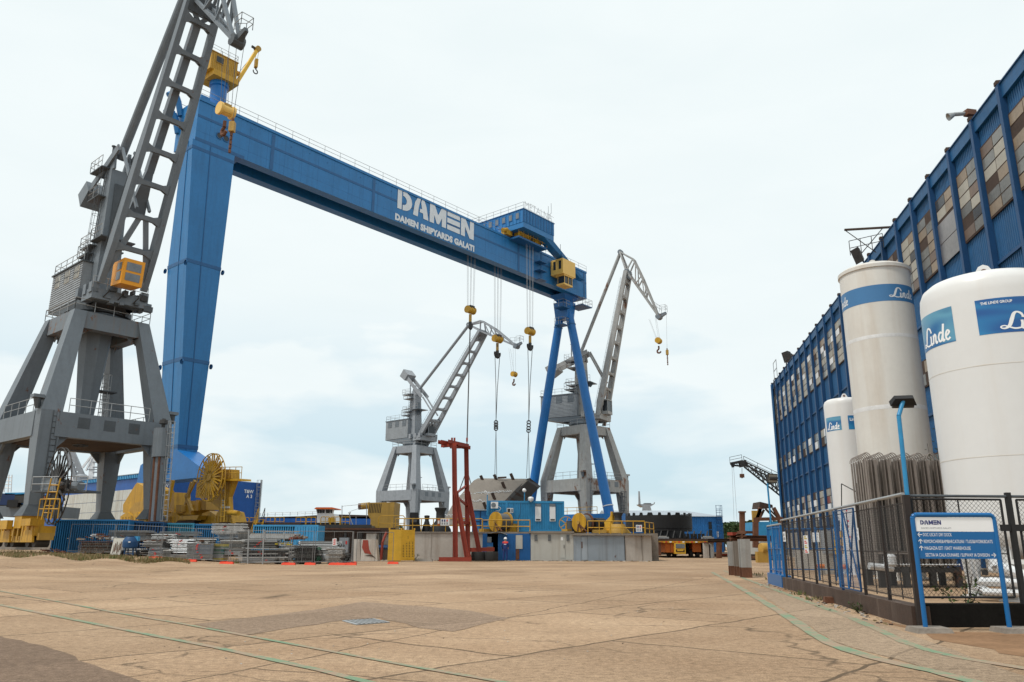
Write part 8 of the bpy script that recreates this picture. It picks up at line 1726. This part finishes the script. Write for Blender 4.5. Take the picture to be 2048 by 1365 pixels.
# far wood
tw = MB('leaf_far'); R = random.Random(9)
def crown(mb, c, r, h, n):
    for i in range(n):
        a = R.uniform(0, 6.283); e_ = R.uniform(-.5, 1); rr = R.uniform(.55, 1.0) ** .5; p = c + V((math.cos(a) * r * rr * math.cos(e_), math.sin(a) * r * rr * math.cos(e_), math.sin(e_) * h * rr)); s_ = R.uniform(.25, .6); d1 = V((R.uniform(-1, 1), R.uniform(-1, 1), R.uniform(-1, 1))).normalized() * s_; d2 = d1.cross(V((R.random(), R.random(), R.random()))).normalized() * s_; mb.add([p + d1, p + d2, p - d1, p - d2], [(0, 1, 2, 3)], 'leaf_far' if R.random() < .75 else 'leaf')
for i in range(60):
    px = 1400 + 190 * (i / 60) + R.uniform(-3, 3); Y = R.uniform(235, 300); p = AT(px, Y, 0); ht = R.uniform(6.5, 9.2) * Y / 260; tw.tube(p, p + V((0, 0, ht * .6)), .25, 'bark', 5)
    for k in range(4): crown(tw, p + V((R.uniform(-1.8, 1.8), R.uniform(-1.5, 1.5), ht * (.45 + .13 * k))), R.uniform(1.6, 2.8), R.uniform(1.2, 2.0), 150)
for i in range(14):
    px = R.choice([R.uniform(735, 775), R.uniform(700, 800)]); Y = R.uniform(280, 330); p = AT(px, Y, 0); ht = R.uniform(7.5, 11)
    for k in range(3): crown(tw, p + V((R.uniform(-1.5, 1.5), 0, ht * (.5 + .17 * k))), 2.4, 1.6, 90)
tag(tw.build('far_wood', loc=(70, 260, 0)), kind='stuff')
# =================================================================== LIGHT
def setup_light():
    w = bpy.data.worlds.new('World'); sc.world = w; w.use_nodes = True; nt = w.node_tree; bg = nt.nodes['Background']
    sky = nn(nt, 'ShaderNodeTexSky', sky_type='NISHITA'); sky.sun_disc = False; sky.sun_elevation = R_(62); sky.sun_rotation = R_(-122); sky.air_density = 1.2; sky.dust_density = 1.5
    tc = nn(nt, 'ShaderNodeTexCoord'); co = tc.outputs['Generated']
    n1 = noise(nt, mapping(nt, co, (1.4, 1.4, 5.0), loc=(3.1, 1.7, .3)), 1.9, 6, .50, .2)
    m1 = ramp(nt, n1, .36, .56)
    sep = nn(nt, 'ShaderNodeSeparateXYZ'); nt.links.new(co, sep.inputs[0])
    up = ramp(nt, sep.outputs[2], .08, .30)                       # overcast overhead, broken towards the horizon
    cover = mixc(nt, 1.0, m1, up, 'LIGHTEN')
    n2 = noise(nt, mapping(nt, co, (2.0, 2.0, 7.0), loc=(.4, 5.2, 1.0)), 2.4, 6, .5, .4)
    tint = ramp(nt, n2, .32, .68, (8.65, 9.45, 9.6), (9.05, 9.75, 9.85))
    n3 = noise(nt, mapping(nt, co, (1, 1, 2.2), loc=(1.4, .2, 2.0)), 1.3, 5, .5)
    tint = mixc(nt, ramp(nt, n3, .40, .66, (0, 0, 0), (.4, .4, .4)), tint, (8.8, 9.6, 9.8))
    blue = mixc(nt, .80, sky.outputs[0], (6.6, 8.6, 9.6))
    col = mixc(nt, cover, blue, tint)
    nt.links.new(col, bg.inputs['Color']); bg.inputs['Strength'].default_value = .10
    ld = bpy.data.lights.new('sun', 'SUN'); ld.energy = SUN; ld.angle = R_(9); ld.color = (1, .95, .87)
    lo = bpy.data.objects.new('sun', ld); COL.objects.link(lo)
    el, az = R_(62), R_(-122)                                    # azimuth measured from +Y towards +X
    d = V((math.sin(az) * math.cos(el), math.cos(az) * math.cos(el), math.sin(el))); lo.rotation_euler = d.to_track_quat('Z', 'Y').to_euler()
    vs = sc.view_settings; vs.view_transform = 'Standard'; vs.look = 'None'; vs.exposure = EXPO; vs.gamma = 1; vs.use_curve_mapping = False
    sc.cycles.max_bounces = 6
SUN = 2.6; EXPO = 0.0
setup_light()
